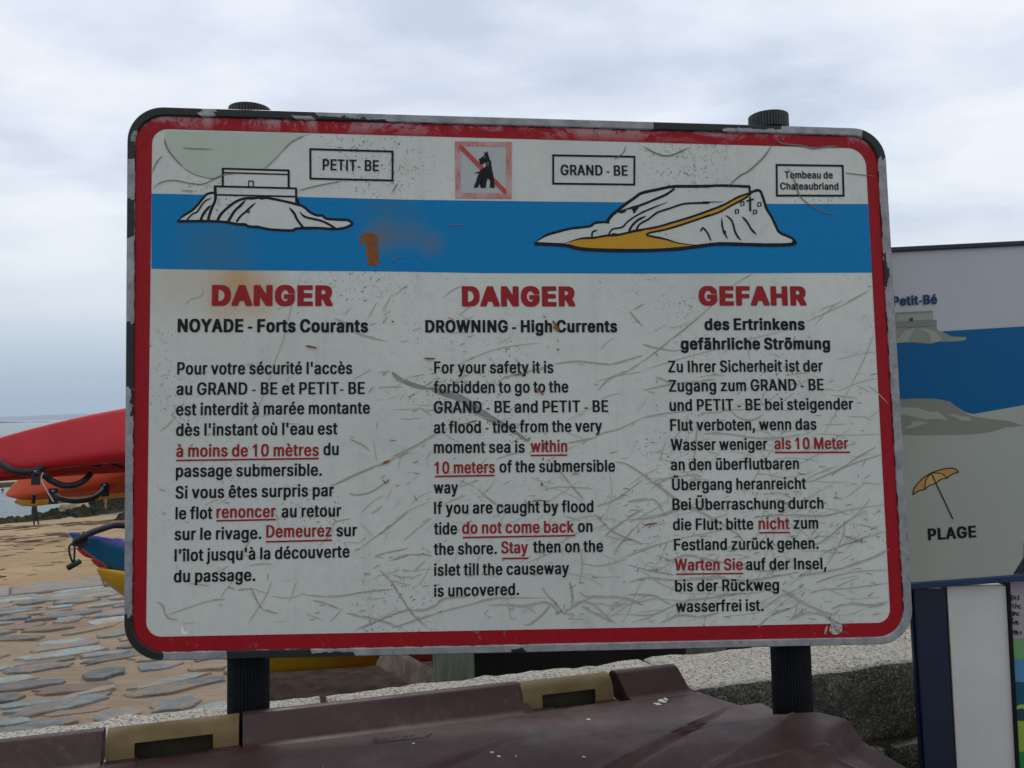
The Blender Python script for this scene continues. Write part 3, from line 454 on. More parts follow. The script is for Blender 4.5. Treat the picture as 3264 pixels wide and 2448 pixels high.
def rrect(c, r, n=10):
    """rounded quad, corners TL TR BR BL, radii r; n points per corner + straight edges subdivided"""
    out = []
    for i in range(4):
        p = c[i]; a = (c[i - 1] - p).normalized(); b = (c[(i + 1) % 4] - p).normalized()
        A = p + a * r[i]; B = p + b * r[i]
        for k in range(n + 1):
            t = k / n; th = t * math.pi / 2
            out.append(p + a * r[i] * (1 - math.sin(th)) + b * r[i] * (1 - math.cos(th)))
    return out
def densify(P, step):
    o = []
    for i in range(len(P)):
        a = P[i]; b = P[(i + 1) % len(P)]; n = max(1, int((b - a).length / step))
        for k in range(n): o.append(a.lerp(b, k / n))
    return o
Ro = [112 * PX, 108 * PX, 112 * PX, 112 * PX]
outer = [st(408.5, 340), st(2816, 413), st(2911, 2050), st(397, 2107)]
inner = [st(434, 369), st(2790, 438), st(2882, 2027), st(424, 2078)]
wcor = [st(486, 411), st(2757, 474), st(2838, 1984), st(466, 2030)]
Ri = [92 * PX, 88 * PX, 92 * PX, 92 * PX]
Rw = [48 * PX, 62 * PX, 44 * PX, 46 * PX]
# aluminium back plate
Pn = rrect(inner, Ri)
V, F = prism([S3(p, 0) for p in rrect(outer, Ro)], [S3(p, -.012) for p in rrect(outer, Ro)])
q = raw('bare_aluminium', .45, .0); 
M_alu_plain = mat('aluminium_sheet', (.28, .28, .28), .45, .15, 14, metal=.5)
mesh('back_plate', V, F, M_alu_plain, sign)
# white face
W0 = rrect(wcor, Rw)
flat('white_face', [W0], M_white, .0012)
# red border ring
def ring(name, A, B, dA, dB, m, par):
    n = len(A); V = [S3(p, dA) for p in A] + [S3(p, dB) for p in B]
    F = [(i, (i + 1) % n, n + (i + 1) % n, n + i) for i in range(n)]
    return mesh(name, V, F, m, par, uv=[(p[0], p[1]) for p in A + B])
Wd = densify(W0, .02)
def resample(P, n):
    L_ = [0]
    for i in range(len(P)): L_.append(L_[-1] + (P[(i + 1) % len(P)] - P[i]).length)
    o = []; j = 0
    for k in range(n):
        s = L_[-1] * k / n
        while L_[j + 1] < s: j += 1
        o.append(P[j].lerp(P[(j + 1) % len(P)], (s - L_[j]) / max(1e-9, L_[j + 1] - L_[j])))
    return o
ring('red_border', rrect(inner, Ri), W0, .0018, .0018, M_red, sign)
# frame channel with peeling black paint
q = raw('peeling_black_paint_frame', .5, 0, .3); uvv = q.tc.outputs['UV']
at = q.n('ShaderNodeAttribute'); at.attribute_name = 'paint'
e1 = q.math('ADD', at.outputs['Fac'], q.math('MULTIPLY', q.math('SUBTRACT', q.noise(uvv, 38, 6., .6, .5), .5), 1.25))
pmask = q.math('GREATER_THAN', e1, .5)
alu = q.mix(q.rng(q.noise(uvv, 28, 5., .7), .35, .7), (.20, .20, .195), (.37, .37, .355))
alu = q.mix(q.rng(q.noise(uvv, 60, 4., .6), .60, .68, 0, .6), alu, (.15, .14, .125))
blk = q.mix(q.noise(uvv, 50, 3.), (.008, .010, .008), (.020, .024, .020))
q.col(q.mix(pmask, alu, blk)); q.set(q.b.inputs['Roughness'], q.rng(pmask, 0, 1, .5, .42))
q.set(q.b.inputs['Metallic'], q.rng(pmask, 0, 1, .25, 0))
q.bump(pmask, .35, .0006)
M_frame = q.m
A = resample(rrect(outer, Ro), 900); B = resample(rrect(inner, Ri), 900)
n = 900
prof = [(0, -.024), (0, .003), (.12, .0062), (.86, .0062), (1.0, .0045), (1.0, .0)]
BLK = [  # black stretches: (x0,y0,x1,y1) boxes in photo pixels
    (380, 300, 640, 420), (690, 330, 1000, 380), (395, 340, 430, 510), (395, 640, 430, 760), (380, 1032, 432, 1238),
    (380, 1960, 520, 2130), (730, 2070, 1135, 2110), (2080, 385, 2488, 420), (2745, 400, 2900, 505), (1632, 2060, 1672, 2085)]
BLK2 = [(2815, 500, 2855, 930), (2850, 930, 2895, 1230), (418, 1240, 440, 1330), (1000, 372, 1230, 400)]
V = []; U = []; PA = []
for i in range(n):
    for (t, d) in prof:
        p = A[i].lerp(B[i], t); w = S3(p, d); V.append(w); U.append((p[0], p[1]))
        x, y = proj(S3(p, 0)); b = 0.
        for (x0, y0, x1, y1) in BLK:
            if x0 <= x <= x1 and y0 <= y <= y1: b = 1.
        for (x0, y0, x1, y1) in BLK2:
            if x0 <= x <= x1 and y0 <= y <= y1 and t > .5: b = max(b, .62)
        if t >= .99: b = max(b, .52)
        if y > 1975 and x > 1700: b *= .3
        PA.append(max(b, .1))
m_ = len(prof); F = []
for i in range(n):
    j = (i + 1) % n
    for k in range(m_ - 1): F.append((i * m_ + k, i * m_ + k + 1, j * m_ + k + 1, j * m_ + k))
fr = mesh('frame', V, F, M_frame, sign, smooth=False, uv=U)
al = fr.data.attributes.new('paint', 'FLOAT', 'POINT'); al.data.foreach_set('value', PA)

# blue band
def band(ytop, ybot, name, m, d):
    P = []
    for x, y in ytop: P.append(st(x, y))
    for x, y in reversed(ybot): P.append(st(x, y))
    return flat(name, [P], m, d)
bt = c1([(341, 1116), (1000, 1130), (2212, 1158)]) + c2([(1000, 822), (2212, 838)]) + c3([(1240, 758)]) + c4([(600, 936), (1590, 938)])
bb = c5([(240, 250), (1000, 262), (2212, 272)]) + cB([(800, 30), (2212, 34)]) + c4([(0, 1604), (1622, 1597)])
band(bt, bb, 'sea_band', M_blue, .0016)

def ribbon(pts, w, d, jit=.0, rnd=random):
    """pts sign coords, w width (m) or list; returns verts/faces/uv"""
    P = [Vector(p) for p in pts]; V = []; F = []; U = []
    n = len(P)
    for i in range(n):
        a = P[max(0, i - 1)]; b = P[min(n - 1, i + 1)]; t = (b - a)
        if t.length < 1e-9: t = Vector((1, 0))
        t.normalize(); nn = Vector((-t.y, t.x)); ww = (w[i] if isinstance(w, (list, tuple)) else w) * .5
        ww *= 1 + (rnd.random() - .5) * jit
        for s in (1, -1):
            p = P[i] + nn * ww * s; V.append(S3(p, d)); U.append((p.x, p.y))
    for i in range(n - 1): F.append((2 * i, 2 * i + 1, 2 * i + 3, 2 * i + 2))
    return V, F, U
def ribbons(name, lst, m, d, parent=sign, kind=None, step=.00002):
    V = []; F = []; U = []
    for k, (pts, w) in enumerate(lst):
        v, f, u = ribbon(pts, w, d + step * (k % 25), .15)
        b = len(V); V += v; U += u; F += [tuple(i + b for i in x) for x in f]
    o = mesh(name, V, F, m, parent, uv=U)
    if kind: o['kind'] = kind
    return o
def sm2(pts, n=4):
    return [Vector((p.x, p.y)) for p in spline([Vector((p[0], p[1], 0)) for p in pts], n)]
def stroke(cf, pts, w, smooth=True, taper=0):
    P = pxs(cf(pts)); 
    if smooth: P = sm2(P, 4)
    n = len(P); ws = []
    for i in range(n):
        t = i / (n - 1); k = 1.
        if taper & 1: k *= min(1, t * 5 + .15)
        if taper & 2: k *= min(1, (1 - t) * 5 + .15)
        ws.append(w * PX * k)
    if cf in (cP,): ws = [x * 1.28 for x in ws]
    return P, ws

# ---- island drawing: Petit-Be
isl = cP([(95, 762), (170, 695), (260, 640), (330, 575), (375, 520), (440, 445), (530, 425), (530, 345), (620, 345), (622, 135), (1412, 157), (1412, 370), (1498, 370), (1500, 500), (1530, 570),
          (1600, 610), (1670, 670), (1760, 690), (1850, 730), (1960, 745), (2090, 742), (2150, 790), (2100, 815), (2000, 850), (1900, 850), (1580, 838), (1470, 850), (1430, 872), (1180, 850), (1050, 822), (920, 800), (800, 785), (700, 765), (560, 758), (380, 758)])
isle1 = flat('islet_drawing', [pxs(isl)], M_white, .0020)
W1 = 5.2
S1 = [([(95, 762), (170, 695), (260, 640), (330, 575), (375, 520), (445, 442), (535, 425)], 6, 1), ([(540, 345), (545, 450), (540, 520), (505, 600), (470, 700), (462, 755)], 7, 0),
      ([(95, 760), (380, 758), (560, 762), (700, 775), (800, 795), (890, 798), (940, 822), (1050, 828), (1180, 855), (1430, 868), (1480, 850), (1580, 840), (1750, 840), (1900, 850), (2000, 848), (2080, 830), (2150, 790), (2100, 748), (2000, 742), (1850, 730), (1800, 695), (1730, 690), (1650, 650), (1600, 605), (1530, 570), (1350, 525), (1200, 495), (1080, 480), (1000, 490), (880, 495), (760, 545), (620, 665), (570, 750)], 6.5, 0),
      ([(505, 485), (430, 520), (370, 590), (330, 650), (270, 680), (210, 745)], 4, 1), ([(490, 575), (440, 625), (400, 680), (370, 745)], 6, 1), ([(900, 510), (840, 575), (770, 640), (720, 720), (690, 765)], 6.5, 1),
      ([(1020, 540), (940, 610), (900, 650), (840, 700), (790, 770)], 5, 1), ([(1408, 598), (1470, 670), (1500, 735), (1570, 830)], 6, 1), ([(1530, 645), (1590, 705), (1700, 735), (1800, 760), (1900, 810), (1960, 850)], 5.5, 1),
      ([(915, 645), (935, 662), (945, 630)], 3, 0), ([(1500, 500), (1515, 570)], 9, 0), ([(1040, 470), (1090, 490), (1130, 478)], 8, 0)]
lst = [stroke(cP, p, w, True, t) for p, w, t in S1]
for a, b, w in (((622, 143), (1412, 165), 5), ((632, 190), (1400, 212), 4), ((632, 135), (632, 350), 5), ((1404, 157), (1404, 370), 5.5), ((530, 350), (1500, 375), 5), ((1491, 370), (1493, 570), 5),
                ((550, 450), (1490, 472), 4.5), ((935, 288), (990, 290), 3), ((936, 288), (936, 350), 3), ((990, 290), (990, 352), 3)):
    lst.append((pxs(cP([a, b])), w * 1.2 * PX))
ribbons('drawing_line', lst, M_ink, .0024, isle1, step=.00003)
# ---- island drawing: Grand-Be (crop c3 and c4)
def c34(pts):   # c3 coordinates, points with a third item are c4 coordinates
    o = []
    for p in pts: o += (c4([p[:2]]) if len(p) == 3 else c3([p]))
    return o
g = [(150, 1245), (280, 1155), (420, 1105), (600, 1060), (800, 1040), (870, 1000), (1010, 990), (1090, 890), (1230, 790), (1380, 670), (1500, 635), (1700, 590), (1900, 570), (2200, 560),
     (200, 755, 4), (450, 770, 4), (447, 825, 4), (520, 810, 4), (560, 850, 4), (610, 990, 4), (680, 1110, 4), (735, 1210, 4), (830, 1260, 4), (895, 1308, 4), (850, 1330, 4), (600, 1330, 4), (200, 1325, 4), (0, 1345, 4),
     (1900, 1300), (1400, 1318), (800, 1315), (520, 1265), (350, 1255)]
isle2 = flat('headland_drawing', [pxs(c34(g))], M_white, .0020)
beach = [(520, 1258), (600, 1215), (700, 1185), (870, 1180), (1010, 1150), (1150, 1155), (1300, 1110), (1500, 1080), (1700, 1030), (1900, 965), (2212, 865), (200, 950, 4), (400, 850, 4), (455, 838, 4), (445, 850, 4),
         (300, 935, 4), (200, 1000, 4), (0, 1065, 4), (1900, 1020), (1700, 1075), (1520, 1110), (1470, 1140), (1530, 1160), (1700, 1190), (1820, 1235), (2110, 1262), (2060, 1275), (1850, 1285), (1500, 1300), (1000, 1302), (700, 1290)]
flat('sand_print', [pxs(c34(beach))], M_yellow, .0022, isle2)
S2 = [([(150, 1245), (280, 1155), (420, 1108), (600, 1065), (800, 1042), (870, 1002), (960, 992), (1040, 995)], 6.5, 1), ([(1010, 990), (1060, 920), (1130, 860), (1230, 780), (1330, 710), (1420, 650), (1600, 610), (1780, 575), (2000, 572), (2212, 570)], 8, 0),
      ([(2190, 570), (180, 762, 4), (452, 772, 4)], 7, 0), ([(445, 772, 4), (448, 830, 4)], 6, 0), ([(440, 840, 4), (490, 815, 4), (545, 812, 4), (575, 880, 4), (610, 985, 4), (650, 1050, 4), (695, 1140, 4), (735, 1212, 4), (850, 1265, 4), (890, 1308, 4)], 7, 0),
      ([(890, 1308, 4), (830, 1328, 4), (600, 1332, 4), (350, 1325, 4), (150, 1322, 4), (0, 1338, 4), (1900, 1300), (1700, 1315), (1400, 1325), (1000, 1322), (700, 1305), (530, 1265), (300, 1250), (160, 1245)], 9, 0),
      ([(480, 1250), (640, 1200), (720, 1182), (860, 1175), (1000, 1150), (1120, 1145), (1280, 1110), (1450, 1075), (1600, 1048), (1800, 990), (2000, 930), (2212, 855), (200, 945, 4), (340, 870, 4), (440, 838, 4)], 5.5, 1),
      ([(2080, 1262), (1850, 1238), (1700, 1192), (1540, 1160), (1480, 1145), (1510, 1118), (1700, 1078), (1900, 1018), (2212, 912), (0, 1068, 4), (150, 1020, 4), (250, 965, 4), (400, 885, 4), (460, 840, 4)], 5, 1),
      ([(900, 1085), (840, 1110), (835, 1165)], 4.5, 1), ([(1030, 1140), (1075, 1075), (1190, 1050), (1260, 980), (1400, 890), (1560, 820), (1730, 755)], 4.5, 2), ([(1180, 855), (1330, 815), (1440, 780), (1560, 730), (1700, 670), (1800, 600)], 6, 1),
      ([(1310, 835), (1335, 860), (1320, 885)], 7, 2), ([(1335, 850), (1380, 800)], 8, 0), ([(1270, 1105), (1300, 1040), (1370, 970), (1470, 920)], 6, 2), ([(1350, 1100), (1390, 1020), (1500, 955), (1600, 880), (1750, 830), (1930, 775), (2212, 765), (0, 922, 4), (200, 918, 4)], 5, 2),
      ([(1140, 860), (1180, 870), (1230, 850)], 8, 0), ([(1060, 1135), (1150, 1142)], 7, 3), ([(1290, 1100), (1440, 1080)], 6, 3), ([(2110, 1100), (2135, 1060), (2190, 1120), (2225, 1200), (65, 1275, 4)], 4.5, 2),
      ([(178, 1070, 4), (185, 1160, 4), (205, 1215, 4), (235, 1275, 4)], 4.5, 3), ([(215, 1045, 4), (275, 1100, 4), (305, 1200, 4), (330, 1250, 4), (365, 1290, 4)], 5, 3), ([(370, 1058, 4), (420, 1110, 4), (465, 1185, 4), (512, 1232, 4)], 5, 3),
      ([(200, 1190, 4), (208, 1230, 4)], 8, 3), ([(860, 1290, 4), (885, 1315, 4), (850, 1322, 4)], 9, 0)]
lst = []
for p, w, t in S2:
    P = sm2(pxs(c34(p)), 4); n = len(P)
    lst.append((P, [w * 1.28 * PX * (min(1, i / n * 5 + .15) if t & 1 else 1) * (min(1, (n - 1 - i) / n * 5 + .15) if t & 2 else 1) for i in range(n)]))
# cross and tomb stones
lst.append((pxs(c4([(450, 872), (452, 1010)])), 7 * PX)); lst.append((pxs(c4([(416, 912), (487, 893)])), 6.5 * PX))
for (x, y) in ((378, 938), (541, 945), (325, 1013), (498, 1018)):
    a = [(x - 15, y - 18), (x + 12, y - 22), (x + 12, y + 12), (x - 15, y + 20), (x - 15, y - 18)]
    lst.append((pxs(c4(a)), 4.4 * PX)); lst.append((pxs(c4([(x + 14, y - 20), (x + 14, y + 14)])), 4 * PX))
ribbons('drawing_line', lst, M_ink, .0025, isle2, step=.00003)

# ---- lettering
GF = {}
def glyph_fill(style, ch):
    if (style, ch) in GF: return GF[style, ch]
    cu = bpy.data.curves.new('g', 'CURVE'); cu.dimensions = '2D'; cu.fill_mode = 'BOTH'
    for l in GL[style][ch][1]:
        sp_ = cu.splines.new('POLY'); n = len(l) // 2; sp_.points.add(n - 1)
        for i in range(n): sp_.points[i].co = (l[2 * i] / 500, l[2 * i + 1] / 500, 0, 1)
        sp_.use_cyclic_u = True
    o = bpy.data.objects.new('g', cu); COL.objects.link(o)
    me = bpy.data.meshes.new_from_object(o)
    r = ([(w.co.x * 500, w.co.y * 500) for w in me.vertices], [tuple(p.vertices) for p in me.polygons])
    bpy.data.objects.remove(o); bpy.data.curves.remove(cu); bpy.data.meshes.remove(me)
    GF[style, ch] = r; return r
def text_mesh(name, s, x0, y0, x1, y1, cappx, style, m, d, parent, P3=None, pst=st):
    G_ = GL[style]; a = pst(x0, y0); b = pst(x1, y1); u = (b - a); Lw = u.length; u.normalize(); v = Vector((-u.y, u.x))
    mid = pst((x0 + x1) / 2, (y0 + y1) / 2); cap = (pst((x0 + x1) / 2, (y0 + y1) / 2 - cappx) - mid).length / 500.
    # ink extents
    xc = 0; lo = None; hi = None; glyphs = []
    for ch in s:
        adv, loops = G_[ch]
        if loops:
            xs = [q for l in loops for q in l[0::2]]
            if lo is None: lo = xc + min(xs)
            hi = xc + max(xs)
        if loops: glyphs.append((xc, *glyph_fill(style, ch)))
        xc += adv if ch != ' ' else {'n': 138, 'b': 145, 'k': 160}[style]
    kx = Lw / (hi - lo)
    V = []; U = []; F = []; f3 = P3 or S3
    for k, (gx_, gv, gf) in enumerate(glyphs):
        b0 = len(V)
        for x, y in gv:
            p = a + u * (gx_ + x - lo) * kx + v * y * cap; V.append(f3(p, d + (k % 2) * .00004)); U.append((p.x, p.y))
        F += [tuple(i + b0 for i in q_) for q_ in gf]
    return mesh(name, V, F, m, parent, uv=U)
TXT = [
 ("DANGER", 675.8, 971.1, 1060.7, 972, 58, 'k', 1), ("NOYADE - Forts Courants", 566.9, 1057.4, 1173.4, 1058.6, 39, 'b', 0),
 ("Pour votre sécurité l'accès", 565.7, 1193.5, 1122.9, 1191.6, 38, 'n', 0), ("au GRAND - BE et PETIT- BE", 563, 1258.4, 1163, 1255.7, 38, 'n', 0),
 ("est interdit à marée montante", 561.9, 1323.8, 1179.3, 1318, 38, 'n', 0), ("dès l'instant où l'eau est", 561.9, 1389, 1076.2, 1384, 38, 'n', 0),
 ("à moins de 10 mètres", 562.5, 1455.7, 1016.3, 1452.7, 38, 'n', 1), ("du", 1031.3, 1450.5, 1080, 1449.5, 38, 'n', 0),
 ("passage submersible.", 561.2, 1519.9, 1026.6, 1515.6, 38, 'n', 0), ("Si vous êtes surpris par", 560, 1588.4, 1065, 1580.6, 38, 'n', 0),
 ("le flot", 560, 1654.7, 677.7, 1652.6, 38, 'n', 0), ("renoncer", 690.5, 1650.4, 879.3, 1647.4, 38, 'n', 1), ("au retour", 898.1, 1648.3, 1087.8, 1645.3, 38, 'n', 0),
 ("sur le rivage.", 557, 1721, 833.9, 1716.8, 38, 'n', 0), ("Demeurez", 848.9, 1712.5, 1057.8, 1709, 38, 'n', 1), ("sur", 1072.8, 1709, 1138.3, 1708, 38, 'n', 0),
 ("l'îlot jusqu'à la découverte", 557, 1788.7, 1114.7, 1775.5, 38, 'n', 0), ("du passage.", 554.8, 1855, 814.7, 1850.3, 38, 'n', 0),
 ("DANGER", 1472.4, 973.2, 1833, 973.2, 56, 'k', 1), ("DROWNING - High Currents", 1355.6, 1058.9, 1966.8, 1058.2, 36.5, 'b', 0),
 ("For your safety it is", 1383.8, 1190, 1763.6, 1189, 37, 'n', 0), ("forbidden to go to the", 1382, 1253.1, 1811.3, 1250.6, 37, 'n', 0),
 ("GRAND - BE and PETIT - BE", 1382.7, 1316.8, 1938.2, 1312.8, 37, 'n', 0), ("at flood - tide from the very", 1382.7, 1380.8, 1919, 1375.4, 37, 'n', 0),
 ("moment sea is", 1382.7, 1444, 1672.4, 1442.3, 37, 'n', 0), ("within", 1691.2, 1440.5, 1808, 1439.7, 37, 'n', 1),
 ("10 meters", 1385.2, 1509.4, 1577, 1506.6, 37, 'n', 1), ("of the submersible", 1592, 1505.4, 1960, 1502.6, 37, 'n', 0), ("way", 1382.5, 1572, 1460, 1571.5, 37, 'n', 0),
 ("If you are caught by flood", 1383.3, 1637.5, 1891.2, 1631.5, 37, 'n', 0), ("tide", 1383.3, 1703, 1456.8, 1702, 37, 'n', 0), ("do not come back", 1472.8, 1700.3, 1828.8, 1696.3, 37, 'n', 1),
 ("on", 1841.5, 1695.1, 1888.4, 1695, 37, 'n', 0), ("the shore.", 1382.5, 1768, 1584, 1764.8, 37, 'n', 0), ("Stay", 1597.3, 1762.8, 1682.8, 1762, 37, 'n', 1), ("then on the", 1698.7, 1761, 1922.2, 1758, 37, 'n', 0),
 ("islet till the causeway", 1383.3, 1834.4, 1813.6, 1828.4, 37, 'n', 0), ("is uncovered.", 1383.3, 1901.2, 1654.5, 1895.2, 37, 'n', 0),
 ("GEFAHR", 2226.8, 970.7, 2569.6, 970.7, 54, 'k', 1), ("des Ertrinkens", 2244.9, 1051.4, 2564.2, 1051, 35, 'b', 0), ("gefährliche Strömung", 2169.1, 1113.7, 2644.9, 1112.5, 35, 'b', 0),
 ("Zu Ihrer Sicherheit ist der", 2129.6, 1186.7, 2621.9, 1183.6, 36, 'n', 0), ("Zugang zum GRAND - BE", 2131.5, 1248.2, 2624.6, 1243.5, 36, 'n', 0),
 ("und PETIT - BE bei steigender", 2133.8, 1309.7, 2718.7, 1304.7, 36, 'n', 0), ("Flut verboten, wenn das", 2135.7, 1373, 2601.5, 1369.2, 36, 'n', 0),
 ("Wasser weniger", 2137.2, 1435.3, 2445.1, 1432.6, 36, 'n', 0), ("als 10 Meter", 2467.8, 1431.5, 2702.6, 1430, 36, 'n', 1),
 ("an den überflutbaren", 2137.3, 1498.6, 2546.2, 1494.4, 36, 'n', 0), ("Übergang heranreicht", 2141.4, 1562.2, 2568.6, 1558, 36, 'n', 0),
 ("Bei Überraschung durch", 2142.7, 1625.5, 2624, 1620.5, 36, 'n', 0), ("die Flut: bitte", 2144.3, 1689, 2400.6, 1687, 36, 'n', 0), ("nicht", 2417.2, 1686.2, 2515.8, 1685.5, 36, 'n', 1),
 ("zum", 2528.3, 1685, 2607.3, 1684, 36, 'n', 0), ("Festland zurück gehen.", 2147.7, 1753.6, 2608.6, 1748.6, 36, 'n', 0), ("Warten Sie", 2149.8, 1817.2, 2366.9, 1816, 36, 'n', 1),
 ("auf der Insel,", 2376.5, 1816, 2633.1, 1813, 36, 'n', 0), ("bis der Rückweg", 2151, 1884.6, 2482.5, 1881.3, 36, 'n', 0), ("wasserfrei ist.", 2153.9, 1950, 2432.6, 1945.8, 36, 'n', 0)]
for s, x0, y0, x1, y1, cp, sty, red in TXT:
    nm = 'danger_word' if sty == 'k' else ('subheading' if sty == 'b' else ('red_text' if red else 'text_line'))
    o = text_mesh(nm, s, x0, y0, x1, y1, cp, sty, M_redink if red else M_ink, .0022, sign)
    if sty == 'k' or (sty == 'b'): o['label'] = ('red word ' if red else 'bold black heading ') + s.replace(' - ', ' ')
UL = [cD([(403, 158), (1463, 143)]), cD([(702, 607), (1143, 597)]), cD([(1070, 763), (1562, 751)]), cB([(1220, 1636), (1541, 1633)]), cE([(343, 298), (820, 290)]), cE([(567, 787), (1466, 771)]),
      cE([(885, 955), (1090, 953)]), cC([(1090, 1515), (1712, 1513)]), cF([(1007, 716), (1242, 714)]), cF([(372, 1033), (885, 1027)])]
for u_ in UL: ribbons('underline', [(pxs(u_), 5.2 * PX)], M_redink, .0021)
# name plates
def plate(poly, th, lines, lab):
    A_ = pxs(poly); cx_ = sum(A_, Vector((0, 0))) / 4
    B_ = []
    for i in range(4):
        p = A_[i]; B_.append(p + (A_[i - 1] - p).normalized() * th * PX + (A_[(i + 1) % 4] - p).normalized() * th * PX)
    o = ring('name_plate', A_, B_, .0021, .0021, M_ink, sign); o['label'] = lab
    for s, x0, y0, x1, y1, cp in lines: text_mesh('plate_text', s, x0, y0, x1, y1, cp, 'n', M_ink, .0022, o)
plate(c2([(128, 368), (870, 390), (870, 662), (130, 645)]), 6.5, [("PETIT- BE", 1028.6, 542.5, 1207.6, 546.1, 34)], 'black outlined name plate above the small islet drawing')
plate(c3([(368, 195), (1345, 212), (1343, 562), (368, 550)]), 6.5, [("GRAND - BE", 1786.9, 558.5, 2000.4, 560.7, 32)], 'black outlined name plate left of the headland drawing')
plate(c4([(697, 553), (1350, 562), (1360, 868), (700, 867)]), 6.8, [("Tombeau de", 2500.3, 568.8, 2653.5, 569.5, 21.5), ("Chateaubriand", 2486, 604.6, 2671.7, 605.3, 21.5)], 'black outlined two-line name plate at the top right corner')
# no dogs pictogram
M_faded = None
q = raw('faded_red_marker', .5); uvv = q.tc.outputs['UV']
wv = q.n('ShaderNodeMapping'); q.set(wv.inputs[0], uvv); wv.inputs['Scale'].default_value = (1, .12, 1)
c = q.mix(q.rng(q.noise(wv.outputs[0], 320, 4., .7), .42, .62), (.44, .24, .21), (.46, .06, .035))
c = q.mix(q.rng(q.noise(uvv, 26, 3.), .45, .6, 0, .75), c, (.50, .33, .30))
q.col(c); M_faded = q.m
M_plate = pm('grey_white_sticker', (.42, .44, .415), .4).m
dog = flat('no_dogs_sticker', [pxs(cG([(345, 225), (1595, 235), (1590, 1480), (355, 1468)]))], M_plate, .0019)
A_ = pxs(cG([(345, 220), (1597, 230), (1592, 1482), (355, 1470)])); B_ = pxs(cG([(465, 330), (1465, 335), (1470, 1365), (470, 1355)]))
ring('red_square', A_, B_, .0022, .0022, M_faded, dog)
flat('red_slash', [pxs(cG([(440, 310), (530, 330), (1480, 1290), (1480, 1370), (1420, 1370), (465, 410)]))], pm('red_marker', (.44, .075, .05), .5, .2, 150).m, .0025, dog)
dg = [(985, 455), (1010, 462), (1030, 470), (1070, 437), (1073, 500), (1095, 570), (1120, 640), (1140, 652), (1145, 720), (1160, 830), (1185, 930), (1203, 1040), (1212, 1130), (1220, 1245), (1115, 1240), (1122, 1120), (1110, 1070), (1068, 1030), (1040, 1120), (1025, 1245), (910, 1245),
      (915, 1180), (940, 1120), (965, 1000), (992, 930), (975, 1000), (930, 1060), (890, 1140), (850, 1240), (762, 1240), (770, 1200), (810, 1110), (835, 1010), (880, 920), (830, 928), (760, 912), (820, 905), (890, 880), (915, 840), (1000, 800), (1030, 770), (1020, 680), (960, 720), (915, 745), (895, 690), (868, 610), (930, 580), (990, 530), (1000, 500)]
flat('dog_silhouette', [pxs(cG(dg))], M_ink, .0028, dog)
ribbons('collar_line', [(pxs(cG([(1040, 700), (1100, 695)])), 1.4 * PX), (pxs(cG([(1045, 747), (1095, 748)])), 1.2 * PX), (pxs(cG([(1000, 560), (1003, 590)])), 1.4 * PX)], M_plate, .0030, dog)
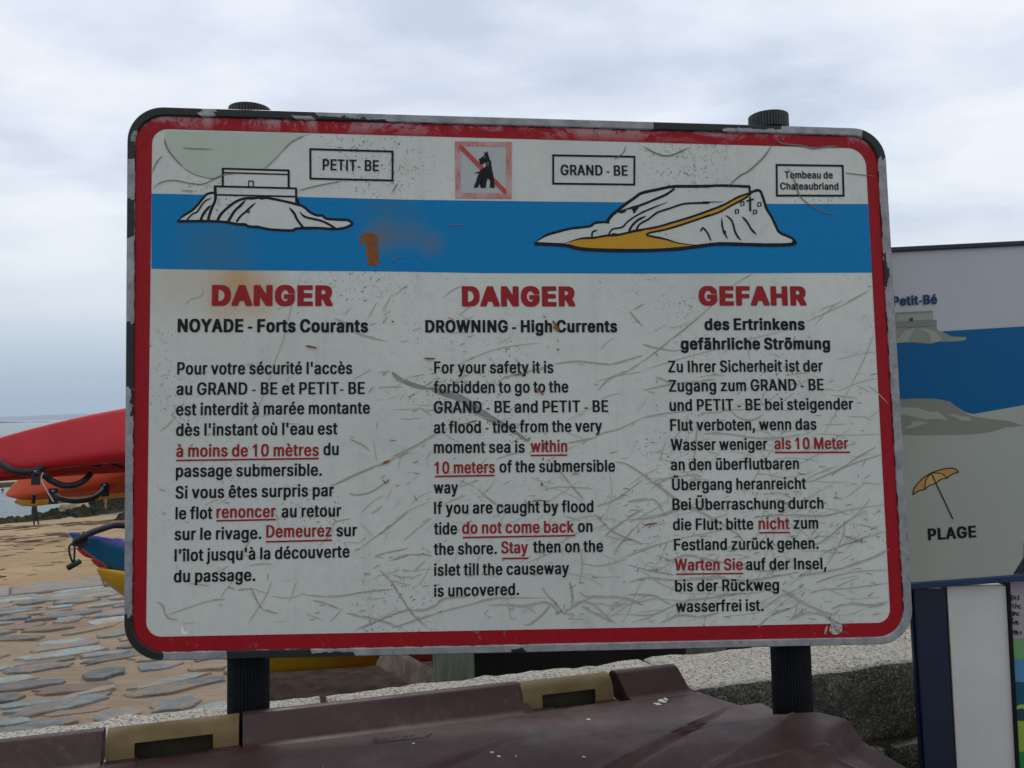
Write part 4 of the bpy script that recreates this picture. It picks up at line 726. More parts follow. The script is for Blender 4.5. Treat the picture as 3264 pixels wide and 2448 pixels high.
# peeled green film, smears, rust
flat('peeled_film', [sm2(pxs(c1([(520, 392), (495, 480), (560, 640), (700, 810), (850, 900), (1050, 945), (1152, 915), (1152, 828), (1600, 835), (1750, 730), (1900, 560), (2050, 470), (2200, 428)])), 3)], M_green, .00165)
flat('tape_residue', [pxs(c2([(575, 1150), (600, 1120), (680, 1110), (735, 1150), (730, 1230), (740, 1300), (738, 1400), (645, 1400), (640, 1330), (628, 1300), (630, 1190), (600, 1200), (572, 1232)]))], M_rust, .0023)
def C_(cf, pts, w, taper=3): return stroke(cf, pts, w, True, taper)
rnd = random.Random(11)
tan_l = [C_(cD, [(340, 1305), (500, 1250), (640, 1205), (770, 1190)], 5), C_(cD, [(260, 1210), (300, 1240), (320, 1300), (350, 1335), (420, 1345)], 5), C_(cD, [(1110, 1055), (1080, 1150), (1010, 1260), (940, 1370)], 4), C_(cD, [(960, 1110), (990, 1180), (1040, 1260), (1160, 1300)], 5),
  C_(cD, [(780, 1100), (840, 1115)], 6), C_(cD, [(860, 1125), (965, 1108)], 7), C_(cD, [(970, 1110), (1090, 1150)], 4), C_(cD, [(1110, 1165), (1250, 1180), (1370, 1140)], 4), C_(cD, [(1360, 1160), (1600, 1170), (1800, 1140), (2030, 1115)], 5), C_(cD, [(1300, 1050), (1240, 1225)], 3),
  C_(cD, [(1670, 1295), (1830, 1330), (1980, 1370), (2100, 1410)], 7), C_(cD, [(2126, 1270), (1990, 1310), (1870, 1360), (1720, 1425)], 7), C_(cD, [(1420, 1200), (1520, 1225), (1615, 1265)], 5), C_(cD, [(1365, 1295), (1495, 1345)], 4), C_(cD, [(1920, 975), (2000, 1060), (2060, 1150), (2126, 1260)], 5),
  C_(cD, [(2126, 95), (1950, 175), (1780, 240), (1550, 350)], 8), C_(cD, [(1550, 350), (1400, 380), (1230, 350)], 3), C_(cD, [(1960, 320), (1850, 390), (1740, 412), (1690, 395)], 5), C_(cD, [(1945, 420), (1870, 460), (1770, 555)], 4), C_(cD, [(1700, 590), (1600, 610), (1560, 640)], 6), C_(cD, [(2126, 540), (1960, 670), (1770, 810)], 5),
  C_(cD, [(1690, 0), (1780, 40), (1850, 90)], 5), C_(cD, [(1870, 0), (1895, 170)], 3), C_(cD, [(2126, 810), (1980, 840), (1880, 870), (1950, 880)], 5), C_(cD, [(2126, 860), (2060, 880), (1990, 905)], 6),
  C_(cE, [(0, 1410), (130, 1370), (260, 1370), (350, 1330), (420, 1280), (600, 1262)], 8), C_(cE, [(0, 1510), (200, 1450), (400, 1380), (600, 1330), (800, 1280), (1000, 1268), (1250, 1270)], 7), C_(cE, [(0, 1160), (80, 1280), (180, 1420), (300, 1520)], 5), C_(cE, [(770, 1330), (900, 1325), (1050, 1340), (1180, 1310), (1260, 1320), (1350, 1400)], 8),
  C_(cE, [(1200, 1190), (1240, 1240), (1300, 1310), (1370, 1390), (1450, 1400), (1410, 1440)], 7), C_(cE, [(1500, 1220), (1560, 1260), (1700, 1265), (1850, 1270), (2011, 1330)], 8), C_(cE, [(1260, 1330), (1200, 1400), (1100, 1480), (1060, 1480)], 8), C_(cE, [(1370, 1400), (1450, 1340), (1540, 1300), (1620, 1330), (1700, 1400), (1780, 1470)], 8),
  C_(cE, [(1520, 1340), (1600, 1380), (1700, 1430), (1790, 1470)], 10), C_(cE, [(1420, 1140), (1440, 1250), (1440, 1330)], 7), C_(cE, [(915, 1250), (935, 1350), (955, 1440), (1000, 1420)], 4), C_(cE, [(0, 660), (150, 560), (310, 500)], 3), C_(cE, [(80, 820), (200, 720), (330, 620)], 4), C_(cE, [(0, 970), (80, 930), (220, 920), (320, 935)], 5),
  C_(cE, [(140, 530), (220, 460), (330, 410)], 3), C_(cE, [(830, 165), (920, 130), (1040, 100)], 5), C_(cE, [(1240, 160), (1350, 270), (1440, 380), (1540, 490)], 5), C_(cE, [(1100, 300), (1180, 330), (1300, 355)], 3), C_(cE, [(680, 390), (750, 460), (830, 520), (960, 600)], 5), C_(cE, [(550, 380), (620, 350), (700, 325)], 4),
  C_(cE, [(1640, 540), (1800, 480), (1930, 380), (2011, 320)], 6), C_(cE, [(1700, 780), (1850, 660), (2011, 560)], 6), C_(cE, [(1780, 900), (1900, 760), (2011, 640)], 5), C_(cE, [(1780, 180), (1880, 200), (2011, 280)], 7), C_(cE, [(1620, 600), (1700, 680), (1800, 760), (2011, 840)], 6), C_(cE, [(1060, 1000), (1300, 900), (1500, 860)], 4),
  C_(cF, [(0, 200), (100, 260), (260, 380), (400, 480), (560, 560), (700, 640), (830, 720), (900, 800)], 8), C_(cF, [(0, 360), (100, 290), (240, 220)], 4), C_(cF, [(0, 480), (80, 470), (190, 460), (240, 500), (280, 570)], 8), C_(cF, [(0, 620), (200, 600), (330, 560), (430, 500)], 5), C_(cF, [(0, 900), (200, 820), (400, 760), (600, 720), (800, 680)], 5),
  C_(cF, [(0, 1100), (150, 1060), (400, 1080), (700, 1060), (900, 1090), (1300, 1020)], 10), C_(cF, [(960, 600), (1200, 580), (1500, 590), (1700, 540), (1960, 500)], 6), C_(cF, [(1330, 850), (1500, 780), (1700, 620), (1840, 540)], 6), C_(cF, [(1290, 330), (1440, 310), (1700, 200), (1940, 120)], 5), C_(cF, [(1560, 280), (1700, 180), (1900, 60)], 5),
  C_(cF, [(1180, 1150), (1300, 1230), (1450, 1300), (1600, 1350)], 10), C_(cF, [(0, 1340), (200, 1340), (400, 1250), (600, 1220), (900, 1180)], 8), C_(cF, [(250, 1410), (400, 1350), (560, 1360), (700, 1330)], 7), C_(cF, [(1240, 1390), (1350, 1340), (1480, 1340), (1600, 1400)], 9), C_(cF, [(1400, 1180), (1500, 1150), (1700, 1140), (2000, 1100)], 7),
  C_(cF, [(1300, 1050), (1600, 1000), (1900, 900), (2000, 840)], 8), C_(cF, [(1500, 870), (1800, 760), (1980, 700)], 5), C_(cF, [(1650, 740), (1750, 770), (1840, 790)], 6), C_(cF, [(1560, 1300), (1700, 1260), (1900, 1280), (2000, 1240)], 8), C_(cF, [(1000, 1440), (1100, 1350), (1250, 1300)], 6),
  C_(cF, [(300, 940), (450, 890), (600, 920), (800, 960), (1000, 1010), (1200, 1000)], 6), C_(cF, [(0, 960), (150, 1000), (350, 1040)], 5), C_(cF, [(0, 1190), (200, 1200), (330, 1270)], 6), C_(cF, [(1440, 1100), (1700, 1020), (1990, 1000)], 6),
  C_(cB, [(1440, 830), (1650, 810), (1900, 835), (2100, 790), (2212, 755)], 6), C_(cB, [(550, 850), (800, 740), (1000, 680), (1300, 645)], 3.5), C_(cB, [(930, 990), (1000, 950), (1200, 900), (1450, 830)], 5), C_(cB, [(0, 1650), (200, 1560), (420, 1430), (560, 1370), (660, 1350)], 7), C_(cB, [(1540, 1530), (1750, 1490), (1850, 1440), (2000, 1400), (2212, 1300)], 7),
  C_(cB, [(1820, 1060), (1920, 960), (2100, 880), (2212, 800)], 6), C_(cB, [(1800, 985), (2000, 930), (2212, 895)], 4), C_(cB, [(2090, 370), (2150, 440), (2212, 500)], 6), C_(cB, [(2212, 300), (2120, 355)], 5), C_(cB, [(0, 1235), (300, 1222)], 3), C_(cB, [(300, 1240), (600, 1235), (780, 1290), (900, 1330)], 6),
  C_(cC, [(900, 35), (760, 120), (600, 270), (400, 440), (200, 600), (0, 760)], 6), C_(cC, [(1350, 430), (1550, 340), (1700, 270), (1880, 170)], 6), C_(cC, [(1420, 460), (1530, 340), (1650, 250)], 4), C_(cC, [(0, 620), (100, 650), (250, 670), (330, 660)], 6), C_(cC, [(0, 830), (300, 740), (600, 660), (900, 570), (1200, 500)], 4), C_(cC, [(1915, 520), (1830, 740), (1720, 960)], 4),
  C_(cC, [(1715, 970), (1600, 1180), (1490, 1370)], 3.5), C_(cC, [(0, 1000), (250, 950), (450, 930), (600, 905)], 6), C_(cC, [(100, 890), (200, 930), (240, 960)], 7), C_(cC, [(620, 1140), (720, 1170), (800, 1230), (900, 1250), (1000, 1200)], 5), C_(cC, [(500, 1360), (700, 1360), (900, 1390), (1100, 1400), (1300, 1360)], 8), C_(cC, [(0, 1230), (200, 1190), (400, 1170)], 5),
  C_(cC, [(900, 540), (870, 620), (880, 750)], 4), C_(cC, [(1420, 1360), (1700, 1370), (1970, 1362)], 3), C_(cC, [(1700, 1215), (1830, 1220), (1890, 1250)], 4), C_(cC, [(1960, 1160), (1870, 1230)], 4), C_(cC, [(1600, 1010), (1800, 930), (1940, 900)], 4), C_(cC, [(1860, 960), (1930, 1010), (2030, 1115)], 4),
  C_(c5, [(1470, 290), (1390, 550), (1320, 830), (1250, 1010), (1200, 1180), (1130, 1350), (1040, 1560)], 3.5), C_(c5, [(1740, 660), (1850, 710), (1950, 790), (2180, 845)], 7), C_(c5, [(2040, 1070), (1960, 1120), (1890, 1155)], 4), C_(c5, [(660, 400), (650, 470), (560, 500), (530, 540)], 4), C_(c5, [(430, 1465), (380, 1530), (310, 1580)], 4),
  C_(c5, [(2020, 650), (2050, 590), (2090, 520)], 4), C_(c5, [(2140, 700), (2170, 640)], 6), C_(c5, [(2100, 1100), (2200, 1090)], 7)]
dark_l = [C_(c1, [(490, 480), (520, 590), (600, 700), (700, 810)], 4), C_(c1, [(700, 810), (850, 900), (1050, 945), (1150, 910)], 1.6), C_(c1, [(360, 1055), (450, 990), (600, 965), (800, 1000), (950, 1005), (1150, 910), (1400, 880)], 3), C_(c1, [(350, 870), (400, 760), (470, 680)], 3), C_(c1, [(700, 590), (850, 600), (1050, 605)], 2.5), C_(c1, [(680, 1085), (840, 1088)], 2),
  C_(c1, [(1850, 640), (1950, 530), (2100, 450)], 3), C_(c1, [(1650, 830), (1750, 740), (1850, 630)], 2.5), C_(c4, [(660, 375), (580, 490), (440, 620), (350, 670), (230, 780)], 4.5), C_(c4, [(800, 590), (860, 660), (900, 800), (960, 900), (1100, 990), (1200, 1030), (1310, 1025)], 3.5), C_(c4, [(1360, 640), (1480, 655), (1660, 675)], 3), C_(c4, [(700, 320), (760, 360), (950, 380), (1060, 405), (1230, 385), (1310, 400)], 5),
  C_(c3, [(1430, 100), (1600, 190), (1750, 210), (1990, 110)], 4), C_(c3, [(1230, 100), (1200, 180), (1090, 260)], 3), C_(c2, [(910, 670), (860, 760)], 3), C_(c2, [(1350, 1060), (1380, 1045), (1510, 1043)], 2.5), C_(c2, [(30, 745), (200, 700), (420, 660)], 3), C_(c2, [(850, 1380), (900, 1335), (960, 1327)], 2)]
ribbons('scratch_mark', [(a, [x * .62 for x in b]) for a, b in tan_l], M_tan1, .00200, kind='stuff', step=.000002)
ribbons('scratch_line', dark_l, M_tan2, .0030, kind='stuff')
# thin dark edges of the wide scratches
edg = []
for P, w in tan_l:
    if max(w) < 4.5 * PX: continue
    n = len(P); off = []
    for i in range(n):
        t = (P[min(n - 1, i + 1)] - P[max(0, i - 1)]).normalized(); off.append(P[i] + Vector((-t.y, t.x)) * (w[i] * .5) * (1 if rnd.random() > -1 else 1))
    i = 0
    while i < n - 3:
        k = rnd.randint(3, 9); 
        if rnd.random() < .7: edg.append((off[i:i + k], .9 * PX))
        i += k
ribbons('scratch_edge', [e_ for e_ in edg if len(e_[0]) > 1], M_tan2, .00206, kind='stuff', step=.000002)
# many small nicks and scuffs, thickest low on the right
nick = [[], [], []]
def dens(x, y):
    u = (x - 466) / 2370; v = (y - 880) / 1130
    return .03 + .13 * v * v + 1.5 * max(0, u - .35) * max(0, v - .1) ** 1.2 * 1.6 + (.22 if 1150 < x < 1500 and v < .9 else 0)
cnt = 0
while cnt < 900:
    x = rnd.uniform(480, 2820); y = rnd.uniform(890, 1985)
    if rnd.random() > dens(x, y): continue
    cnt += 1
    big = rnd.random()
    L_ = rnd.uniform(6, 26) if big < .62 else rnd.uniform(30, 190) * (1 if x > 1700 and y > 1300 else .45)
    ang = R(rnd.gauss(20, 26)) if rnd.random() < .8 else R(rnd.uniform(-80, 80))
    bend = rnd.uniform(-.3, .3); P = []; xx, yy = x, y; n = max(2, int(L_ / 12) + 1)
    for i in range(n + 1):
        P.append((xx, yy)); xx += math.cos(ang) * L_ / n; yy -= math.sin(ang) * L_ / n; ang += bend / n + rnd.gauss(0, .10)
    if any(not (478 < p[0] < 2812 + (p[1] - 1900) * .025 and 885 < p[1] < 1985) for p in P): continue
    w0 = (rnd.uniform(1.0, 2.6) if big < .62 else rnd.uniform(1.2, 4.2)) * PX
    Q = pxs(P); n = len(Q)
    ws = [w0 * (.35 + .65 * math.sin(math.pi * (i + .5) / n)) for i in range(n)]
    nick[1 if big < .42 else (2 if rnd.random() < .5 else 0)].append((Q, ws))
ribbons('scuff_mark', nick[0], M_tan1, .00192, kind='stuff', step=.000002); ribbons('nick_mark', nick[1], M_tan2, .0034, kind='stuff'); ribbons('faint_scuff', nick[2], M_tan3, .00184, kind='stuff', step=.000002)
# grey rubber smear across the English column
sme = [stroke(cB, [(0, 900), (60, 960), (200, 1020), (330, 1050)], 13, True, 3), stroke(cB, [(320, 1040), (450, 1080), (620, 1140), (760, 1240), (900, 1330), (1010, 1390)], 22, True, 3), stroke(cB, [(900, 1310), (1050, 1400), (1180, 1500), (1215, 1470)], 10, True, 3)]
ribbons('rubber_smear', sme, M_smear, .00189)
rs = [C_(cB, [(1410, 450), (1440, 490), (1470, 550)], 7), C_(cB, [(1415, 500), (1460, 540)], 5), C_(cB, [(1325, 405), (1355, 425)], 3), C_(cB, [(1458, 620), (1460, 632)], 4), C_(cB, [(1458, 695), (1461, 715)], 6), C_(cB, [(280, 780), (330, 785), (380, 785)], 5), C_(cB, [(1255, 1050), (1290, 1060), (1335, 1108)], 5), C_(cB, [(1370, 1170), (1390, 1210)], 6),
      C_(cB, [(1075, 935), (1120, 925), (1200, 905)], 3), C_(cB, [(650, 1360), (700, 1340), (750, 1330)], 4), C_(c5, [(1505, 882), (1550, 890), (1600, 903)], 6), C_(cE, [(1190, 345), (1205, 375)], 6), C_(cE, [(1200, 10), (1215, 60), (1210, 90)], 4), C_(cE, [(1275, 20), (1270, 60)], 5), C_(cE, [(1180, 885), (1192, 900)], 6), C_(cE, [(1210, 145), (1205, 170)], 4),
      C_(cD, [(1940, 180), (1990, 160)], 8), C_(cD, [(1940, 300), (1965, 325), (1985, 295)], 4), C_(cF, [(120, 660), (160, 650), (230, 640)], 5), C_(cB, [(0, 455), (15, 465)], 6), C_(cE, [(1120, 495), (1180, 490), (1260, 495)], 3)]
ribbons('rust_mark', rs, M_rust, .0046, kind='stuff')
flat('white_chip', [pxs(cD([(440, 1395), (455, 1400), (460, 1430), (490, 1430), (490, 1445), (465, 1453), (445, 1452)]))], mat('white_chip', (.8, .8, .78), .5), .002)
q = raw('sticker_residue', .6); c = q.mix(q.rng(q.noise(q.tc.outputs['UV'], 130, 4.), .4, .6), (.18, .14, .11), (.5, .47, .43)); q.col(c)
flat('sticker_residue', [sm2(pxs(cF([(1545, 1440), (1560, 1405), (1600, 1395), (1635, 1420), (1640, 1460), (1610, 1490), (1560, 1490), (1540, 1460)])), 3), pxs(cF([(1500, 1490), (1515, 1430), (1530, 1425), (1520, 1495)]))], q.m, .0034)
# posts with ribbed caps
M_post = mat('black_ribbed_post', (.004, .005, .008), .6, spec=.2, var=.25, scale=40, bump=.2, bscale=300)
M_cap = mat('weathered_black_cap', (.035, .034, .036), .6, .3, 50, bump=.3, bscale=250)
def fluted(p0, p1, r, ribs, depth, nr=2):
    ax = (p1 - p0).normalized(); u = ax.cross(sn).normalized(); v = ax.cross(u); V = []; F = []
    n = ribs * 4
    for k in range(nr):
        p = p0.lerp(p1, k / (nr - 1))
        for i in range(n):
            a = 2 * math.pi * i / n; rr = r - (depth if i % 4 in (0,) else 0)
            V.append(p + u * math.cos(a) * rr + v * math.sin(a) * rr)
    for k in range(nr - 1):
        for i in range(n):
            j = (i + 1) % n; F.append((k * n + i, k * n + j, (k + 1) * n + j, (k + 1) * n + i))
    F.append(tuple(range(n))[::-1]); F.append(tuple(range((nr - 1) * n, nr * n))); return V, F
for (xt, yt, ytop, xb, yb) in ((796, 400, 345, 792, 2240), (2451, 430, 368, 2527, 2258)):
    rp = .0375
    pl = SO - sn * (rp + .012)
    a = onplane(xt, yt, pl, sn); b = onplane(xb, yb, pl, sn); dr = (a - b).normalized()
    t0 = onplane(xt, ytop, pl, sn); topp = a + dr * (t0 - a).dot(dr)
    botp = b - dr * (b.z + .25) / dr.z
    V, F = fluted(botp, topp - dr * .012, rp, 44, .0016); po = mesh('post', V, F, M_post, sign)
    topp = topp - dr * .003; V, F = fluted(topp - dr * .03, topp, rp + .0022, 44, .0022, 3); mesh('post_cap', V, F, M_cap, po)
    # clamp brackets behind the board
    for yy in (700, 1700):
        x_ = xt + (xb - xt) * (yy - yt) / (yb - yt)
        c0 = onplane(x_, yy, SO, sn) - sn * .0125 - ex * .055 - ey * .02
        V, F = box_data(c0, ex, ey, -sn, .11, .04, .018); bevel(mesh('clamp', V, F, M_alu_plain, po), .002)
# ------------------------------------------------------------------ second sign: beach map board with a notice case below
p2 = CAMP + W @ Vector(((3060 - CX) / FPX, -(1500 - CY) / FPX, -1)) * 1.88
n2 = c2w((0, 0, 1)); fx = c2w((1, .060, 0)).normalized(); fy = n2.cross(fx)
def m2(x, y):
    p = onplane(x, y, p2, n2) - p2
    return Vector((p.dot(fx), p.dot(fy)))
def B3(q, d=0.): return p2 + fx * q[0] + fy * q[1] + n2 * d
g2 = B3(m2(3300, 1900), -.05)
ms = empty('beach_map_sign', (g2.x, g2.y, 0), 'navy framed beach map board with pale case below, right of the danger sign', 'sign')
def flat2(name, polys, m, d, parent=ms):
    V = []; F = []; U = []
    for P in polys:
        i = len(V); V += [B3(p, d) for p in P]; U += [(p[0], p[1]) for p in P]; F.append(tuple(range(i, i + len(P))))
    return mesh(name, V, F, m, parent, uv=U)
def slab2(name, P, d0, d1, m, parent=ms, bv=.002):
    V, F = prism([B3(p, d1) for p in P], [B3(p, d0) for p in P]); o = mesh(name, V, F, m, parent)
    if bv: bevel(o, bv)
    return o
def pm2(n_, c, r=.4): return pm(n_, c, r, .04, 200).m
k6 = crop(2764, 700, 2.764); k7 = crop(2764, 1250, 2.764); k5 = crop(2664, 1750, 2.377)
def q2(pts): return [m2(*p) for p in pts]
M_navy = mat('navy_enamel', (.006, .028, .085), .38, .12, 20)
M_navyd = mat('dark_navy_post', (.003, .009, .030), .42, .15, 12)
def ytop(x): return 788.6 - (x - 2836) * .0502
def ybot(x): return 1878.3 - (x - 2899.6) * .0745
X0, X1 = 2700, 4000
slab2('board', q2([(X0, ytop(X0) + 8), (X1, ytop(X1) + 8), (X1, ybot(X1) - 10), (X0, ybot(X0) - 10)]), -.030, -.004, M_navyd)
slab2('top_rim', q2([(X0, ytop(X0)), (X1, ytop(X1)), (X1, ytop(X1) + 15), (X0, ytop(X0) + 15)]), -.034, .004, M_navyd)
slab2('bottom_rim', q2([(X0, ybot(X0) - 21), (X1, ybot(X1) - 21), (X1, ybot(X1)), (X0, ybot(X0))]), -.034, .004, M_navy)
slab2('side_rim', q2([(X1 - 30, ytop(X1) + 16), (X1, ytop(X1) + 16), (X1, ybot(X1) - 22), (X1 - 30, ybot(X1) - 22)]), -.034, .004, M_navy)
M_pale = pm2('pale_lilac_print', (.47, .465, .475)); M_sea2 = pm2('deep_blue_print', (.001, .10, .25)); M_sand2 = pm2('grey_sand_print', (.36, .37, .31))
XR = X1 - 31
flat2('sky_print', [q2([(X0, ytop(X0) + 15), (XR, ytop(XR) + 15), (XR, 1010), (X0, 1080)])], M_pale, -.0035)
sea = k6([(-400, 1020), (200, 1000), (640, 985), (1382, 940), (2800, 850)]) + [(XR, 1200)] + k7([(1382, 115), (940, 190), (870, 180), (265, 62), (-400, 50)])
flat2('sea_print', [q2(sea)], M_sea2, -.0025)
sand = k7([(-300, 60), (265, 65), (440, 55), (600, 58), (720, 80), (870, 180), (940, 192), (1382, 115), (2800, -80)]) + [(XR, 1150), (XR, ybot(XR) - 21), (X0, ybot(X0) - 21)]
flat2('beach_print', [q2(sand)], M_sand2, -.0015)
M_r1 = pm2('rock_print_dark', (.225, .22, .175)); M_r2 = pm2('rock_print_light', (.33, .34, .275)); M_r3 = pm2('fort_print', (.31, .325, .265)); M_r4 = pm2('fort_shadow_print', (.20, .225, .185)); M_r5 = pm2('fort_wall_print', (.255, .26, .205))
hl = flat2('headland_print', [q2(k7([(-300, 62), (265, 65), (440, 55), (600, 58), (730, 82), (800, 135), (860, 185), (940, 215), (1080, 235), (1250, 255), (1382, 295), (1220, 310), (1100, 350), (900, 372), (500, 380), (270, 375), (-300, 370)]))], M_r1, -.0010)
flat2('rock_patch', [q2(k7([(265, 130), (450, 138), (540, 170), (590, 175), (620, 168), (670, 205), (708, 250), (620, 235), (530, 243), (400, 215), (265, 188)])), q2(k7([(705, 197), (760, 192), (820, 210), (900, 215), (928, 255), (840, 255), (790, 225)])), q2(k7([(320, 322), (400, 275), (380, 262), (470, 255), (545, 270), (460, 292), (400, 315)]))], M_r2, -.0007, hl)
ft = flat2('islet_print', [q2(k6([(0, 960), (230, 955), (615, 940), (625, 975), (660, 985), (750, 1030), (870, 1033), (883, 1047), (860, 1065), (750, 1075), (640, 1075), (560, 1094), (400, 1080), (250, 1090), (0, 1092)]))], M_r5, -.0020)
flat2('rock_patch', [q2(k6([(240, 1085), (330, 985), (400, 960), (430, 958), (370, 1040), (375, 1078)])), q2(k6([(440, 955), (560, 965), (620, 1000), (660, 1050), (640, 1072), (560, 1090), (550, 1010)]))], M_r2, -.0014, ft)
flat2('fort_drawing', [q2(k6([(256, 822), (582, 806), (586, 882), (258, 900)]))], M_r3, -.0018, ft)
flat2('fort_parapet', [q2(k6([(230, 905), (614, 883), (616, 936), (232, 955)])), q2(k6([(256, 818), (582, 803), (582, 815), (256, 832)])), ], M_r4, -.0012, ft)
flat2('window_print', [q2(k6([(376, 866), (406, 866), (406, 893), (376, 893)]))], pm2('dark_print', (.05, .05, .035)), -.0009, ft)
M_navyp = pm2('navy_print', (.008, .04, .10))
t_ = text_mesh('map_text', "Petit-Bé", *k6([(228, 757)])[0], *k6([(620, 738)])[0], 28, 'b', M_navyp, -.0005, ms, B3, m2)
t_ = text_mesh('map_text', "PLAGE", *k7([(540, 1303)])[0], *k7([(965, 1275)])[0], 35, 'b', M_ink, -.0005, ms, B3, m2)
M_or1 = pm2('orange_print', (.52, .25, .07)); M_or2 = pm2('light_orange_print', (.55, .34, .10))
par = flat2('parasol_drawing', [sm2(q2(k7([(405, 905), (430, 830), (500, 755), (568, 712), (700, 672), (780, 678), (808, 705), (750, 725), (708, 755), (650, 770), (606, 800), (550, 825), (510, 858), (450, 875)])), 2)], M_or1, -.0010)
flat2('parasol_panel', [q2(k7([(568, 714), (640, 715), (690, 735), (708, 755), (650, 770), (606, 800), (550, 825), (508, 858), (505, 800), (530, 750)]))], M_or2, -.0006, par)
lst = []
for pts, w in (([(405, 905), (415, 850), (480, 770), (568, 712), (680, 675), (770, 672), (808, 705)], 3), ([(405, 905), (450, 872), (510, 858)], 3), ([(510, 858), (550, 822), (606, 802)], 3), ([(606, 802), (650, 768), (708, 755)], 3), ([(708, 755), (750, 722), (808, 705)], 3),
               ([(568, 714), (520, 770), (510, 858)], 2.6), ([(568, 712), (650, 715), (708, 755)], 2.6), ([(566, 714), (606, 800), (757, 1118)], 3.6)):
    P = [m2(*p) for p in k7(pts)]; P = sm2(P, 3) if len(pts) > 2 else P
    lst.append((P, w * 1.88 / FPX))
V = []; F = []
for k, (P, w) in enumerate(lst):
    n = len(P); b0 = len(V)
    for i in range(n):
        t = (P[min(n - 1, i + 1)] - P[max(0, i - 1)]).normalized(); nn = Vector((-t.y, t.x)) * w / 2
        V += [B3(P[i] + nn, -.0002 + k * .00003), B3(P[i] - nn, -.0002 + k * .00003)]
    F += [(b0 + 2 * i, b0 + 2 * i + 1, b0 + 2 * i + 3, b0 + 2 * i + 2) for i in range(n - 1)]
mesh('parasol_line', V, F, M_ink, par)
flat2('grey_road_print', [q2(k5([(1426, -40), (1426, 190), (1345, 192)]) + [(3600, 1790), (3500, 1400)])], pm2('slate_print', (.07, .085, .09)), -.0008)
# post, lower case
def quadx(xa, ya, xb, yb, wa, wb, ye):
    k = (xb - xa) / (yb - ya); kw = (wb - wa) / (yb - ya)
    return [(xa, ya), (xa + wa, ya), (xa + wa + (k + kw) * (ye - ya), ye), (xa + k * (ye - ya), ye)]
YE = 3900
slab2('post', q2(quadx(2920, 1880, 2953, 2423, 103, 101, YE)), -.030, -.010, M_navyd)
slab2('post_edge', q2(quadx(2913, 1881, 2946, 2423, 7, 7, YE)), -.030, -.018, M_navyd)
slab2('trim_strip', q2(quadx(3023, 1873, 3055, 2444, 2.5, 2.5, YE)), -.07, -.008, mat('thin_metal_trim', (.25, .23, .18), .4, .1, 20, metal=.5), bv=0)
M_case = mat('pale_painted_case', (.58, .55, .50), .5, .05, 6)
slab2('case_side_panel', q2(quadx(3026, 1872, 3058, 2444, 193, 191, YE)), -.08, -.014, M_case)
slab2('case_edge', q2(quadx(3219, 1858, 3249, 2444, 6, 7, YE)), -.08, -.006, M_ink, bv=0)
bk = q2([(3226, 1850), (3900, 1805), (4000, YE), (3332, YE)])
slab2('case_back', bk, -.08, -.022, mat('noticeboard_back', (.10, .09, .09), .7, .1, 10))
slab2('post', q2([(3905, 1805), (4010, 1798), (4130, YE), (4020, YE)]), -.09, -.010, M_navyd)
# things pinned in the case
kp = crop(3064, 1850, 2.775)
M_paper = mat('grey_lilac_paper', (.33, .29, .30), .7, .1, 12)
V = [B3(p, -.019) for p in q2(kp([(443, 8), (1400, -60), (1430, 500), (468, 545)]))]
note = empty('handwritten_notice', tuple(B3(m2(3300, 2050), -.02)), 'grey paper with handwritten opening hours pinned in the pale case', 'notice')
mesh('paper', V, [(0, 1, 2, 3)], M_paper, note)
HW = [[(495, 150), (475, 152), (470, 170), (490, 172), (495, 152), (490, 200)], [(512, 148), (508, 195)], [(510, 178), (525, 168), (528, 195)], [(540, 160), (556, 158), (545, 172), (556, 185), (542, 195)],
      [(472, 222), (474, 262)], [(492, 225), (482, 245), (505, 245)], [(503, 225), (505, 268)], [(528, 215), (522, 270)], [(525, 248), (540, 240), (545, 268)], [(570, 235), (556, 250), (560, 268), (580, 262)],
      [(472, 295), (476, 335)], [(500, 298), (484, 300), (483, 318), (500, 315), (502, 298), (500, 338)], [(512, 290), (512, 335)], [(513, 315), (526, 305), (530, 332)], [(560, 305), (542, 310), (540, 328), (560, 330)],
      [(498, 350), (502, 372)], [(498, 378), (512, 412), (522, 375)], [(530, 395), (545, 388), (540, 378), (530, 395), (540, 410), (556, 400)],
      [(520, 465), (503, 470), (506, 488), (522, 482), (522, 465), (518, 505)], [(535, 460), (533, 505)], [(535, 485), (545, 478), (550, 505)], [(560, 480), (575, 475), (572, 500)]]
V = []; F = []
for pts in HW:
    P = sm2(q2(kp(pts)), 3) if len(pts) > 2 else q2(kp(pts)); n = len(P); b0 = len(V)
    for i in range(n):
        t = (P[min(n - 1, i + 1)] - P[max(0, i - 1)]); t = t.normalized() if t.length > 0 else Vector((1, 0)); nn = Vector((-t.y, t.x)) * .0011
        V += [B3(P[i] + nn, -.0185), B3(P[i] - nn, -.0185)]
    F += [(b0 + 2 * i, b0 + 2 * i + 1, b0 + 2 * i + 3, b0 + 2 * i + 2) for i in range(n - 1)]
mesh('handwriting', V, F, M_ink, note)
pst_ = empty('landscape_poster', tuple(B3(m2(3350, 2300), -.02)), 'green and blue landscape poster pinned under the handwritten notice', 'poster')
